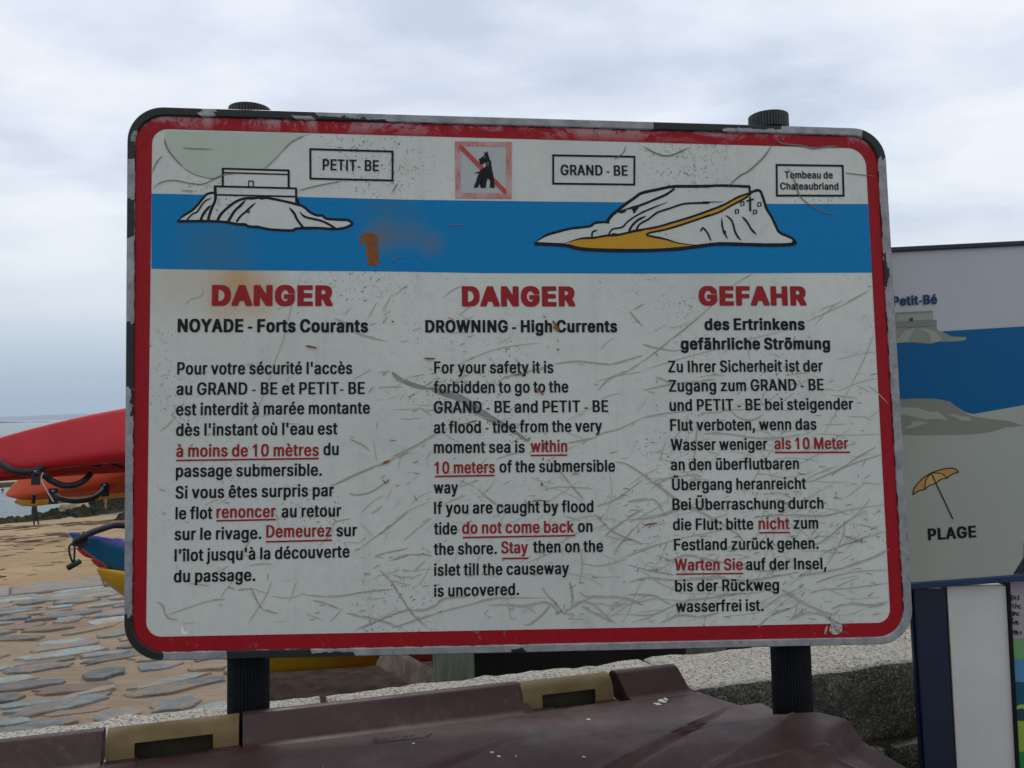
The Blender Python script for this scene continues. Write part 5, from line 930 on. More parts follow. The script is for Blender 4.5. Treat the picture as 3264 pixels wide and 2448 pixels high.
for nm, c, pts, d in (('green_field', (.16, .33, .13), [(468, 548), (1430, 500), (1440, 900), (476, 720)], -.020), ('blue_water', (.08, .24, .40), [(476, 700), (560, 725), (1440, 760), (1440, 1400), (490, 950)], -.0195), ('dark_water', (.01, .09, .13), [(484, 915), (560, 925), (1440, 1000), (1440, 1500), (497, 1180)], -.019),
                      ('yellow_bank', (.36, .42, .09), [(497, 1160), (560, 1128), (1440, 1050), (1440, 1200), (560, 1165), (500, 1190)], -.0185), ('dark_bank', (.02, .06, .06), [(498, 1190), (560, 1160), (1440, 1220), (1440, 1280), (502, 1278)], -.0182),
                      ('lime_field', (.28, .40, .05), [(503, 1272), (1440, 1270), (1450, 1560), (512, 1550)], -.018), ('green_strip', (.03, .20, .05), [(512, 1545), (1450, 1555), (1465, 1800), (520, 1790)], -.0175)):
    mesh(nm, [B3(p, d) for p in q2(kp(pts))], [tuple(range(len(pts)))], pm2(nm + '_print', c, .3), pst_)

# ------------------------------------------------------------------ granite parapet wall
ZW = .915
N1 = atz(-300, 2185 + 2565 * .1265, ZW); N2 = atz(2265, 2185, ZW); N3 = atz(2920, 2105, ZW)
wdir = (N3 - atz(859, 2237 + 130, ZW)); wdir.z = 0; wdir.normalize()
far1 = atz(407, 2294, ZW); far2 = atz(2700, 2027, ZW)
wdir = (far2 - far1).normalized(); wb = Vector((wdir.y, -wdir.x, 0))            # wb: towards the camera
near0 = (N2 + N3) / 2; off_near = near0.dot(wb); off_far = ((far1 + far2) / 2).dot(wb) - .022
THK = off_near - off_far
wo = near0 - wdir * near0.dot(wdir)                                              # near top line: wo + wdir*s
q = raw('granite_top', .85); ob = q.tc.outputs['Object']
vr = q.n('ShaderNodeTexVoronoi'); vr.inputs['Scale'].default_value = 210; q.set(vr.inputs['Vector'], ob)
sv = q.n('ShaderNodeSeparateColor'); q.set(sv.inputs[0], vr.outputs['Color'])
g1 = q.mix(q.rng(sv.outputs[0], .2, .8), (.30, .28, .235), (.52, .49, .42))
g1 = q.mix(q.math('GREATER_THAN', sv.outputs[1], .80), g1, (.10, .10, .09))
g1 = q.mix(q.math('GREATER_THAN', sv.outputs[2], .90), g1, (.44, .31, .16))
g1 = q.mix(q.rng(q.noise(ob, 6, 4.), .35, .7, 0, .35), g1, (.30, .29, .24))
g1 = q.mix(q.rng(q.noise(ob, 14, 4.), .66, .72, 0, .5), g1, (.50, .36, .14))
q.col(g1); q.bump(q.noise(ob, 150, 5., .7), .7, .004); M_gtop = q.m
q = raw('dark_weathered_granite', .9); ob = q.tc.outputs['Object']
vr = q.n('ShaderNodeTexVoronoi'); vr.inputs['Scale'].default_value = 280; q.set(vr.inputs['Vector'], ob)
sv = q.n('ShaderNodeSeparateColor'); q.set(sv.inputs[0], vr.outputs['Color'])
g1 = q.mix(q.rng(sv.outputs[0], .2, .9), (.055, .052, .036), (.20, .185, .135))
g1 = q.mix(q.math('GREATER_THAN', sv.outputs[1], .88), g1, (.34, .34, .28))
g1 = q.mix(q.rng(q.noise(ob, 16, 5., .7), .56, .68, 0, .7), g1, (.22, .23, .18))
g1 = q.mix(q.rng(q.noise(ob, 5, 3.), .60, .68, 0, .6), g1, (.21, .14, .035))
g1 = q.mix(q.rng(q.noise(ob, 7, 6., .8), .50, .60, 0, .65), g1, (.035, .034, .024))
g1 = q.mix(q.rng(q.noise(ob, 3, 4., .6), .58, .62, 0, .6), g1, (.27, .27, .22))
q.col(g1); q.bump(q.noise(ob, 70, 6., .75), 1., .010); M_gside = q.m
wall = empty('granite_wall', tuple((wo + wdir * 0) + Vector((0, 0, -ZW))), 'low speckled granite parapet wall of dressed blocks behind the signs', 'wall')
def stone_block(s0, s1, t0, t1, z0, z1, seed, amp=.004, name='stone', rad=.009):
    """t from near face (0) back (+)"""
    bm = bmesh.new(); Lx = s1 - s0; Ly = t1 - t0; Lz = z1 - z0
    nx = max(3, int(Lx / .028)); ny = max(3, int(Ly / .028)); nz = max(3, int(Lz / .028))
    vmap = {}
    def V(i, j, k):
        if (i, j, k) in vmap: return vmap[(i, j, k)]
        x = i / nx * Lx; y = j / ny * Ly; z = k / nz * Lz
        c = Vector((min(max(x, rad), Lx - rad), min(max(y, rad), Ly - rad), min(max(z, rad), Lz - rad)))
        d = Vector((x, y, z)) - c
        p = c + (d.normalized() * rad if d.length > 1e-6 else d) if (d.length > rad) else Vector((x, y, z))
        w = wo + wdir * (s0 + p.x) - wb * (t0 + p.y) + Vector((0, 0, z0 - ZW + p.z))
        h = noise.noise(w * 9 + Vector((seed, 0, 0))) * amp + noise.noise(w * 33 + Vector((0, seed, 0))) * amp * .6
        e_ = (Vector((x, y, z)) - Vector((Lx / 2, Ly / 2, Lz / 2))); e_ = Vector((e_.x / Lx, e_.y / Ly, e_.z / Lz)).normalized()
        w += (wdir * e_.x - wb * e_.y + Vector((0, 0, e_.z))) * h * (2.2 if d.length > 1e-6 else 1)
        v = bm.verts.new(w); vmap[(i, j, k)] = v; return v
    def quad(a, b, c, d, mi):
        f = bm.faces.new((a, b, c, d)); f.material_index = mi; f.smooth = True
    for i in range(nx):
        for j in range(ny):
            quad(V(i, j, nz), V(i + 1, j, nz), V(i + 1, j + 1, nz), V(i, j + 1, nz), 0); quad(V(i, j, 0), V(i, j + 1, 0), V(i + 1, j + 1, 0), V(i + 1, j, 0), 1)
        for k in range(nz):
            quad(V(i, 0, k), V(i + 1, 0, k), V(i + 1, 0, k + 1), V(i, 0, k + 1), 1); quad(V(i, ny, k), V(i, ny, k + 1), V(i + 1, ny, k + 1), V(i + 1, ny, k), 1)
    for j in range(ny):
        for k in range(nz):
            quad(V(0, j, k), V(0, j, k + 1), V(0, j + 1, k + 1), V(0, j + 1, k), 1); quad(V(nx, j, k), V(nx, j + 1, k), V(nx, j + 1, k + 1), V(nx, j, k + 1), 1)
    bm.normal_update()
    return bmobj(name, bm, [M_gtop, M_gside], wall)
def sofar(x, y): return atz(x, y, ZW).dot(wdir)
sj1 = sofar(1030, 2222); sj2 = sofar(2051, 2102)
joints = [sj1 - .92 * 2, sj1 - .98, sj1, sj2, sj2 + 1.02, sj2 + 1.95, sj2 + 2.9]
joints = [joints[0] - .9] + joints
for i in range(len(joints) - 1):
    stone_block(joints[i] + .004, joints[i + 1] - .004, random.uniform(-.003, .003), THK + random.uniform(-.006, .004), ZW - .185, ZW + random.uniform(-.003, .003), i * 3.1)
# courses below, seen right of the bin
for c_ in range(3):
    z1 = ZW - .20 - c_ * .26; s = joints[0] - .3 * c_
    while s < joints[-1]:
        l = random.uniform(.35, .75)
        stone_block(s + .008, s + l - .008, -.004 + random.uniform(-.006, .006), THK - .02, z1 - .245, z1, s * 5 + c_, .008, rad=.02); s += l
V, F = box_data(wo + wdir * (joints[0] + .02) - wb * .02 + Vector((0, 0, -2.6)), wdir, -wb, Vector((0, 0, 1)), joints[-1] - joints[0] - .04, THK - .04, 2.6 - .19)
mesh('mortar_core', V, F, mat('dark_mortar', (.11, .095, .07), .95, .25, 30, bump=.6, bscale=60), wall)
slog = mesh('wall_footing', *box_data(wo + wdir * joints[0] - wb * .03 + Vector((0, 0, -2.8 - ZW)), wdir, -wb, Vector((0, 0, 1)), joints[-1] - joints[0], THK + .10, 2.8), M_gside, wall)

# ------------------------------------------------------------------ brown waste container under the sign
ZR = 1.03; ZL = .985
rA = atz(0, 2357, ZR); rB = atz(2134, 2117, ZR); ba = (rB - rA).normalized(); bb_ = Vector((ba.y, -ba.x, 0))
def ab(p): d = p - rA; return d.dot(ba), d.dot(bb_)
def A3(a, b, z): q_ = rA + ba * a + bb_ * b; return Vector((q_.x, q_.y, z))
def apx(x, y, z=ZL): return ab(atz(x, y, z))
q = raw('brown_plastic_lid', .5, 0, .30); ob = q.tc.outputs['Object']
c = q.mix(q.rng(q.noise(ob, 4, 5., .65), .35, .7), (.034, .0125, .011), (.056, .024, .0215))
c = q.mix(q.rng(q.noise(ob, 11, 6., .75), .5, .75, 0, .55), c, (.085, .052, .047))
vr = q.n('ShaderNodeTexVoronoi'); vr.inputs['Scale'].default_value = 26; q.set(vr.inputs['Vector'], ob)
wsp = q.math('MULTIPLY', q.math('LESS_THAN', vr.outputs['Distance'], .035), q.math('GREATER_THAN', q.noise(ob, 9, 3.), .53))
mq = q.n('ShaderNodeMapping'); q.set(mq.inputs[0], ob); mq.inputs['Rotation'].default_value = (0, 0, R(35)); mq.inputs['Scale'].default_value = (1, .08, 1)
c = q.mix(q.rng(q.noise(mq.outputs[0], 46, 5., .8), .64, .72, 0, .45), c, (.16, .12, .11))
c = q.mix(q.rng(q.noise(ob, 3.2, 6., .75, .6), .52, .66, 0, .45), c, (.12, .085, .078))
c = q.mix(wsp, c, (.45, .44, .40)); q.col(c)
q.set(q.b.inputs['Roughness'], q.rng(q.noise(ob, 7, 5., .7), .3, .7, .36, .58)); q.bump(q.noise(ob, 260, 3.), .12, .001); M_lid = q.m
M_binbody = mat('brown_plastic_body', (.045, .024, .024), .5, .15, 8)
M_hinge = mat('tan_plastic_hinge', (.125, .083, .030), .62, .15, 18, spec=.25, col2=(.175, .12, .05))
M_dark = mat('dark_olive_recess', (.042, .032, .013), .9, .2, 20)
bn = empty('waste_container', tuple(A3(1.0, .4, 0)), 'large dark brown plastic waste container with tan hinges under the danger sign', 'bin')
zz = Vector((0, 0, 1))
# hinge zones in a (rear edge coordinate)
def aof(x, y): return ab(atz(x, y, ZR))[0]
hz_ = [(aof(329, 2328), aof(773, 2279)), (aof(1645, 2176), aof(1949, 2143))]
amin = aof(-1100, 2481); amax = ab(rB)[0]
bC = sum(apx(*p)[1] for p in ((900, 2374), (1388, 2312), (1681, 2275.5), (2202, 2196))) / 4     # crease distance
# flange segments
def flange(a0, a1, e0, e1):
    """a0..a1 along top, e0,e1 extra length at the bottom"""
    prof_ = [(-.012, ZR - .05), (-.012, ZR - .008), (-.006, ZR - .001), (.004, ZR), (.012, ZR - .004), (bC - .01, ZL + .006), (bC, ZL + .001), (bC + .012, ZL + .0005), (bC + .012, ZL - .012)]
    V = []; F = []; n = 24
    for i in range(n + 1):
        t = i / n
        for k, (b, z) in enumerate(prof_):
            f_ = min(1, max(0, (b + .012) / (bC + .012)))
            a = (a0 - e0 * f_) * (1 - t) + (a1 + e1 * f_) * t
            V.append(A3(a, b, z))
    m = len(prof_)
    for i in range(n):
        for k in range(m - 1): F.append((i * m + k, i * m + k + 1, (i + 1) * m + k + 1, (i + 1) * m + k))
    F.append(tuple(range(m))[::-1]); F.append(tuple(range(n * m, n * m + m)))
    o = mesh('lid_flange', V, F, M_lid, bn, smooth=True)
    md = o.modifiers.new('e', 'EDGE_SPLIT'); md.split_angle = R(50)
    return o
flange(amin, hz_[0][0], 0, 0); flange(hz_[0][1], hz_[1][0], 0, .022); flange(hz_[1][1] + .003, amax, -.022 * 0 - .02, .028)
# lid plate as a height field
edge = [apx(2202, 2196), apx(2275, 2223), apx(2341, 2243), apx(2430, 2276), apx(2478, 2291), apx(2512, 2289), apx(2540, 2277), apx(2605, 2286), apx(2725, 2312), apx(2800, 2352), apx(2900, 2407), apx(3030, 2448)]
edge = sorted([(b, a) for a, b in edge]); 
while edge[0][0] > bC: edge.insert(0, (bC - .001, edge[0][1] - .005)); break
lb, la = edge[-1]; edge += [(lb + .12, la + .03), (lb + .45, la + .05)]
def aedge(b):
    if b <= edge[0][0]: return edge[0][1]
    for (b0, a0), (b1, a1) in zip(edge, edge[1:]):
        if b <= b1: return a0 + (a1 - a0) * (b - b0) / max(1e-6, b1 - b0)
    return edge[-1][1]
def seg(P, Q): return Vector(apx(*P)), Vector(apx(*Q))
r1 = seg((2341, 2243), (1985, 2448)); r2 = seg((2520, 2283), (2310, 2425)); r3 = seg((2725, 2312), (2640, 2400)); r4 = seg((1700, 2330), (1440, 2448)); r5 = seg((2640, 2392), (2440, 2448)); r6 = seg((2640, 2395), (2800, 2448))
def sdist(p, s):
    a, b = s; d = (b - a); t = (p - a).dot(d) / d.length_squared; n = Vector((-d.y, d.x)).normalized()
    return (p - a).dot(n), t
def hgt(a, b):
    p = Vector((a, b)); z = ZL - .012 * max(0, b - bC - .10) - .10 * max(0, b - .45) ** 1.5
    z += .012 * math.exp(-((b - .30) / .14) ** 2) * min(1, max(0, (aedge(b) - a) / .5))
    d, t = sdist(p, r1); w = .0035 + .0055 * max(0, t); k = min(1, max(0, (t + .02) * 4))
    z += k * (.0045 * math.exp(-((d - w) / w) ** 2) - .0045 * math.exp(-((d + w) / w) ** 2))
    d, t = sdist(p, r4); k = min(1, max(0, (t) * 1.5)); z += k * (.004 * math.exp(-((d - .012) / .012) ** 2) - .003 * math.exp(-((d + .012) / .012) ** 2))
    d, t = sdist(p, r2)
    s = 1 / (1 + math.exp(-max(-30, min(30, -d / .0035)))) if sdist(Vector((aedge(b) + 1, b)), r2)[0] < 0 else 1 / (1 + math.exp(-max(-30, min(30, d / .0035))))
    z += .010 * s * min(1, max(0, (b - bC) * 8)) if t > -.25 else 0
    d, t = sdist(p, r3); 
    s = 1 / (1 + math.exp(-max(-30, min(30, (d if sdist(Vector((aedge(b) + 1, b)), r3)[0] > 0 else -d) / .006))))
    z -= .030 * s * min(1, max(0, (a - r3[1].x + .10) * 6)) * (1 if t > -.6 else 0)
    for r_ in (r5, r6):
        d, t = sdist(p, r_)
        if -.1 < t: z += .003 * math.exp(-(d / .008) ** 2)
    return z
bs = []; b = bC
while b < .95: bs.append(b); b += .0045 if b < .50 else .02
cols = [0.0]
ac = []; a = amin
while a < amax - .5: ac.append(a); a += .02
nr = 150
V = []; F = []; ncol = len(ac) + nr
for b in bs:
    ae = aedge(b)
    for k in range(ncol):
        aa = ac[k] if k < len(ac) else ac[-1] + (ae - ac[-1]) * (k - len(ac) + 1) / nr
        V.append(A3(aa, b, hgt(aa, b)))
for i in range(len(bs) - 1):
    for k in range(ncol - 1):
        F.append((i * ncol + k, i * ncol + k + 1, (i + 1) * ncol + k + 1, (i + 1) * ncol + k)[::-1])
# skirt along the right edge
base = len(V)
for i, b in enumerate(bs):
    v = V[i * ncol + ncol - 1]; o_ = ba * .006 + zz * -.008; V.append(v + o_); V.append(v + o_ * 1.2 - zz * .05)
for i in range(len(bs) - 1):
    F.append((i * ncol + ncol - 1, base + 2 * i, base + 2 * i + 2, (i + 1) * ncol + ncol - 1)[::-1]); F.append((base + 2 * i, base + 2 * i + 1, base + 2 * i + 3, base + 2 * i + 2)[::-1])
lid = mesh('lid', V, F, M_lid, bn, smooth=True)
# rear tabs beside the hinge pockets
def slabz(name, a0, a1, b0, b1, z, th, m, parent):
    V, F = box_data(A3(a0, b0, z - th), ba, bb_, zz, a1 - a0, b1 - b0, th); return bevel(mesh(name, V, F, m, parent), .0015)
for (h0, h1), (p0, p1) in zip(hz_, ((.26, .75), (.34, .79))):
    w = h1 - h0
    slabz('lid_tab', h0 + .002, h0 + w * p0, .033, bC + .014, ZL + .001, .005, M_lid, bn); slabz('lid_tab', h0 + w * p1, h1 - .002, .033, bC + .014, ZL + .001, .005, M_lid, bn)
    slabz('lid_tab', h0 + w * p0, h0 + w * p1, bC - .004, bC + .014, ZL + .0008, .005, M_lid, bn)
    # tan hinge shell: half pipe, its lower middle cut away
    def shell(a0, a1, th0, th1, drop):
        r_ = .031; n = 14; P = []
        for k in range(n + 1):
            th = th0 + (th1 - th0) * k / n; P.append((-math.cos(th) * r_ + .001, ZR - .002 - r_ + math.sin(th) * r_))
        if drop: P.append((P[-1][0], P[-1][1] - drop))
        Q = [(x * .86, (z - (ZR - r_)) * .86 + (ZR - r_)) for x, z in P[::-1]]; P = P + Q
        f = [A3(a0, x, z) for x, z in P]; b = [A3(a1, x, z) for x, z in P]
        return prism(f, b)
    hroot = None
    for (x0, x1, t1, dr) in ((h0 + .006, h0 + .006 + (w - .012) * .21, math.pi, .03), (h0 + .006 + (w - .012) * .80, h1 - .006, math.pi, .03), (h0 + .006 + (w - .012) * .21, h0 + .006 + (w - .012) * .80, R(158), 0)):
        V, F = shell(x0, x1, R(10), t1, dr)
        o = mesh('hinge', V, F, M_hinge, bn, smooth=True); md = o.modifiers.new('e', 'EDGE_SPLIT'); md.split_angle = R(45)
    slabz('hinge_recess', h0 + .01, h1 - .01, -.012, .0, ZR - .024, .11, M_dark, bn)
    slabz('hinge_floor', h0 + .01, h1 - .01, .0, bC + .01, ZL - .045, .01, M_dark, bn)
# body with rim, tapered
def ringp(b0, b1, a0, a1, z): return [A3(a0, b0, z), A3(a1, b0, z), A3(a1, b1, z), A3(a0, b1, z)]
ae = aedge(.5); T = ringp(.02, 1.0, amin, ae - .04, ZL - .06); Bt = ringp(.10, .90, amin + .12, ae - .18, .12)
V, F = prism(T, Bt); bevel(mesh('body', V, F, M_binbody, bn), .03, 4)
V, F = prism(ringp(.0, 1.02, amin - .02, ae - .02, ZL - .052), ringp(.0, 1.02, amin - .02, ae - .02, ZL - .10)); 
bevel(mesh('body_rim', V, F, M_binbody, bn), .01, 3)
for (a, b) in ((amin + .25, .2), (ae - .3, .2), (amin + .25, .8), (ae - .3, .8)):
    c0 = A3(a, b, .08); V, F = tube_data([c0 - ba * .025, c0 + ba * .025], .08, 20); mesh('wheel', V, F, M_ink, bn, smooth=False)
    V, F = box_data(c0 - ba * .035 - bb_ * .03, ba, bb_, zz, .07, .06, .13); mesh('wheel_bracket', V, F, M_alu_plain, bn)
# moulded mark on the lid
lst = []
for (x0, y0, x1, y1) in ((1190, 2375, 1372, 2352), (1186, 2370, 1300, 2358), (1192, 2363, 1240, 2357), (1345, 2358, 1377, 2341), (1250, 2354, 1270, 2352), (1280, 2352, 1300, 2349), (1308, 2348, 1322, 2346), (1188, 2368, 1200, 2352)):
    a0 = Vector(apx(x0, y0)); a1 = Vector(apx(x1, y1)); lst.append((a0, a1))
V = []; F = []
for a0, a1 in lst:
    t = (a1 - a0).normalized(); n_ = Vector((-t.y, t.x)) * .0011; b0 = len(V)
    for p in (a0 + n_, a1 + n_, a1 - n_, a0 - n_): V.append(A3(p.x, p.y, hgt(p.x, p.y) + .0008))
    F.append((b0, b0 + 1, b0 + 2, b0 + 3))
mesh('moulded_mark', V, F, M_dark, bn)
# dried bird droppings
V = []; F = []
M_drop = mat('dried_droppings', (.45, .46, .40), .8, .1, 40)
def dropat(x, y, r, on_flange=False):
    a, b = apx(x, y); z = hgt(a, b) + .001
    if on_flange:
        a, b = ab(atz(x, y, ZR - .022)); f_ = (b) / bC; z = ZR - f_ * (ZR - ZL) + .0015
    k = len(V); n = 9
    for i in range(n):
        th = 2 * math.pi * i / n; rr = r * random.uniform(.5, 1.2); V.append(A3(a + math.cos(th) * rr, b + math.sin(th) * rr * 1.4, z))
    F.append(tuple(range(k, k + n)))
for x, y, r, o_ in ((1318, 2377, .003, 0), (1568, 2410, .004, 0), (1875, 2297, .004, 0), (2110, 2236, .008, 0), (2122, 2230, .006, 0), (2095, 2246, .007, 0), (1590, 2431, .003, 0), (1862, 2435, .003, 0), (1646, 2432, .002, 0)):
    dropat(x, y, r, bool(o_))
props(mesh('bird_droppings', V, F, M_drop, bn), kind='stuff')
# ------------------------------------------------------------------ pavement on the reader's side
M_pave = mat('granite_pavement', (.17, .16, .15), .85, .2, 3, bump=.3, bscale=80)
pv = []
for s, t in ((-30, .02), (30, .02), (30, 25), (-30, 25)): 
    p = wo + wdir * s + wb * t; pv.append(Vector((p.x, p.y, 0)))
props(mesh('pavement', pv, [(0, 3, 2, 1)], M_pave), kind='structure')

# ------------------------------------------------------------------ slipway of rubble stones in sandy mortar
ZS = -1.45
sa = Vector((.875, .484, 0)); sv_ = Vector((-.484, .875, 0))      # along / away
kp0 = atz(175, 1859, ZS); vk = kp0.dot(sv_)
q = raw('sandy_mortar', .95); ob = q.tc.outputs['Object']
mpn = q.n('ShaderNodeMapping'); q.set(mpn.inputs[0], ob); mpn.inputs['Rotation'].default_value = (0, 0, -math.atan2(sa.y, sa.x)); mpn.inputs['Scale'].default_value = (.35, 1, 1)
c = q.mix(q.rng(q.noise(mpn.outputs[0], 2.5, 8., .7), .35, .68), (.25, .175, .11), (.37, .275, .18))
c = q.mix(q.rng(q.noise(mpn.outputs[0], 6, 6., .75), .55, .66, 0, .6), c, (.17, .14, .11))
c = q.mix(q.rng(q.noise(mpn.outputs[0], 4, 5., .7), .6, .7, 0, .5), c, (.30, .22, .17))
q.col(c); q.bump(q.noise(ob, 28, 8., .75), .9, .03); M_mortar = q.m
slip = empty('slipway', (kp0.x, kp0.y, ZS), None, None); slip['kind'] = 'structure'
V = []; F = []; NX, NY = 150, 90
for j in range(NY + 1):
    for i in range(NX + 1):
        p = sa * (-16 + 32 * i / NX) + sv_ * (-4 + (vk + 4) * j / NY); h = noise.noise(p * 1.3) * .02 + noise.noise(p * 5) * .012
        V.append(Vector((p.x, p.y, ZS + h)))
F = [(j * (NX + 1) + i, j * (NX + 1) + i + 1, (j + 1) * (NX + 1) + i + 1, (j + 1) * (NX + 1) + i) for j in range(NY) for i in range(NX)]
mesh('mortar_bed', V, F, M_mortar, slip, smooth=True)
def slate(name, ca, cb):
    q = raw(name, .8); ob = q.tc.outputs['Object']; geo = q.n('ShaderNodeNewGeometry'); pos = geo.outputs['Position']
    mpn = q.n('ShaderNodeMapping'); q.set(mpn.inputs[0], pos); mpn.inputs['Rotation'].default_value = (0, 0, -math.atan2(sa.y, sa.x)); mpn.inputs['Scale'].default_value = (.3, 1.3, 1)
    c = q.mix(q.rng(q.noise(mpn.outputs[0], 7, 7., .7), .35, .66), ca, cb)
    c = q.mix(q.rng(q.noise(pos, 3.0, 9., .85), .485, .53, 0, .88), c, (.29, .205, .13))
    oi = q.n('ShaderNodeObjectInfo'); hs = q.n('ShaderNodeHueSaturation'); q.set(hs.inputs['Color'], c); q.set(hs.inputs['Value'], q.rng(oi.outputs['Random'], 0, 1, .72, 1.3))
    q.col(hs.outputs[0]); q.bump(q.noise(pos, 22, 8., .75), 1., .03); return q.m
M_sl = [slate('blue_grey_slate', (.095, .11, .115), (.20, .225, .23)), slate('pale_teal_slate', (.20, .25, .24), (.33, .375, .35)), slate('lilac_slate', (.14, .135, .14), (.26, .25, .25)), slate('tan_stone', (.19, .13, .10), (.30, .225, .16)), slate('green_grey_schist', (.10, .105, .075), (.20, .21, .155))]
def stone_me(k, m):
    rd = random.Random(k); n = rd.randint(10, 14); bm = bmesh.new(); rings = []
    rads = []
    for i in range(n):
        th = 2 * math.pi * i / n; c_, s_ = math.cos(th), math.sin(th)
        rr = 1 / max(abs(c_) ** 1.0 * .5 + abs(s_) * .5, .5) * .5 if False else (abs(c_) ** 4 + abs(s_) ** 4) ** -.25
        rads.append((c_ * rr * rd.uniform(.78, 1.12), s_ * rr * rd.uniform(.66, 1.12)))
    for (sc, z) in ((1.04, -.6), (1.0, .70), (.94, .95), (.55, 1.0)):
        rings.append([bm.verts.new((x * sc * .5, y * sc * .5, z + rd.uniform(-.10, .10) * (z > 0))) for x, y in rads])
    for a, b in zip(rings, rings[1:]):
        for i in range(n): bm.faces.new((a[i], a[(i + 1) % n], b[(i + 1) % n], b[i]))
    bm.faces.new(rings[-1]); me = bpy.data.meshes.new('stone'); bm.to_mesh(me); bm.free(); me.materials.append(m)
    return me
SM = [[stone_me(k + 10 * j, M_sl[j]) for k in range(7)] for j in range(5)]
rs_ = random.Random(5)
cand = []
v = -3.0
while v < vk - 1.15:
    hgt_ = rs_.uniform(.22, .50); u = -16 + rs_.uniform(0, 1)
    while u < 10:
        l = rs_.uniform(.30, 1.15); c_ = sa * (u + l / 2) + sv_ * (v + hgt_ / 2); x, y = proj(Vector((c_.x, c_.y, ZS))) if c_.y > 1 else (9999, 0)
        far = (v + 3) / (vk + 2)
        if -160 < x < 900 and 1850 < y < 2400 and rs_.random() < .72 + .26 * far:
            cand.append((l * hgt_ / (c_.y ** 3), c_, l, hgt_, far))
        u += l + rs_.uniform(.02, .14)
    v += hgt_ * .86 + rs_.uniform(0, .04)
cand.sort(key=lambda t: -t[0])
for k, (_, c_, l, h_, far) in enumerate(cand[:290]):
    w_ = [.34, .10 + .45 * far ** 2, .2, .20, .28 * (1 - far)]; j = rs_.choices(range(5), w_)[0]
    o = bpy.data.objects.new('stone', rs_.choice(SM[j])); COL.objects.link(o); o.parent = slip
    o.location = Vector((c_.x, c_.y, ZS + rs_.uniform(-.004, .004))) - Vector(slip.location)
    o.scale = (l * rs_.uniform(.85, 1.02), h_ * rs_.uniform(.70, 1.0), rs_.uniform(.020, .042)); o.rotation_euler = (0, 0, math.atan2(sa.y, sa.x) + rs_.gauss(0, .16))
# kerb slabs at the top of the beach
for row, (v0, wv_, m, zt) in enumerate(((vk - .95, .95, M_sl[2], .05), (vk - 1.75, .66, M_sl[1], .03))):
    u = -17.
    while u < 9:
        l = rs_.uniform(1.1, 2.3); c_ = sa * u + sv_ * v0; 
        V, F = box_data(Vector((c_.x, c_.y, ZS - .1)), sa, sv_, zz, l - .03, wv_ + rs_.uniform(-.04, .02), .1 + zt + rs_.uniform(-.008, .008))
        x, y = proj(V[4])
        if -700 < x < 1500: bevel(mesh('kerb_stone', V, F, m, slip), .025, 2)
        u += l

# ------------------------------------------------------------------ beach, rocks and sea
ZSEA = -5.0
q = raw('wet_and_dry_sand', .95); ob = q.tc.outputs['Object']
mpn = q.n('ShaderNodeMapping'); q.set(mpn.inputs[0], ob); mpn.inputs['Rotation'].default_value = (0, 0, -math.atan2(sa.y, sa.x)); mpn.inputs['Scale'].default_value = (.25, 1, 1)
c = q.mix(q.rng(q.noise(ob, .35, 6., .6), .35, .65), (.31, .195, .085), (.42, .285, .145))
c = q.mix(q.rng(q.noise(mpn.outputs[0], 1.6, 9., .78, .3), .55, .62, 0, .55), c, (.15, .085, .035))
q.col(c); q.bump(q.noise(ob, 3.5, 8., .7), .8, .15); M_sand = q.m
WL = [(-400, 1720, ), (0, 1688), (60, 1662), (100, 1652), (200, 1630), (290, 1613), (420, 1600)]
def sandz(p):
    d = p.dot(sv_) - vk; return ZS - .02 - max(0, d) * .0755
V = []; F = []; NX, NY = 160, 140
for j in range(NY + 1):
    for i in range(NX + 1):
        p = sa * (-50 + 130 * i / NX) + sv_ * (vk - .3 + 60 * (j / NY) ** 1.6)
        z = max(sandz(p), ZSEA - 1.2) + noise.noise(p * .25) * .10 + noise.noise(p * 1.1) * .05 * min(1, (p.dot(sv_) - vk + .3))
        if p.dot(sv_) < vk: z = ZS - .03
        V.append(Vector((p.x, p.y, z)))
F = [(j * (NX + 1) + i, j * (NX + 1) + i + 1, (j + 1) * (NX + 1) + i + 1, (j + 1) * (NX + 1) + i) for j in range(NY) for i in range(NX)]
props(mesh('sand_beach', V, F, M_sand, smooth=True), kind='structure')
# sea
q = raw('grey_green_sea', .22); geo = q.n('ShaderNodeNewGeometry'); pos = geo.outputs['Position']
c = q.mix(q.rng(q.noise(pos, .012, 5., .6), .3, .7), (.050, .085, .085), (.075, .12, .125)); q.col(c)
mpn = q.n('ShaderNodeMapping'); q.set(mpn.inputs[0], pos); mpn.inputs['Rotation'].default_value = (0, 0, R(25)); mpn.inputs['Scale'].default_value = (.55, 1, 1)
h1 = q.noise(mpn.outputs[0], 1.1, 6., .65, .4); q.bump(h1, .9, .35); q.b.inputs['IOR'].default_value = 1.33; M_sea = q.m
V = [Vector(p) for p in ((-45000, -10, ZSEA), (45000, -10, ZSEA), (45000, 60000, ZSEA), (-45000, 60000, ZSEA))]
props(mesh('sea', V, [(0, 1, 2, 3)], M_sea), kind='structure')
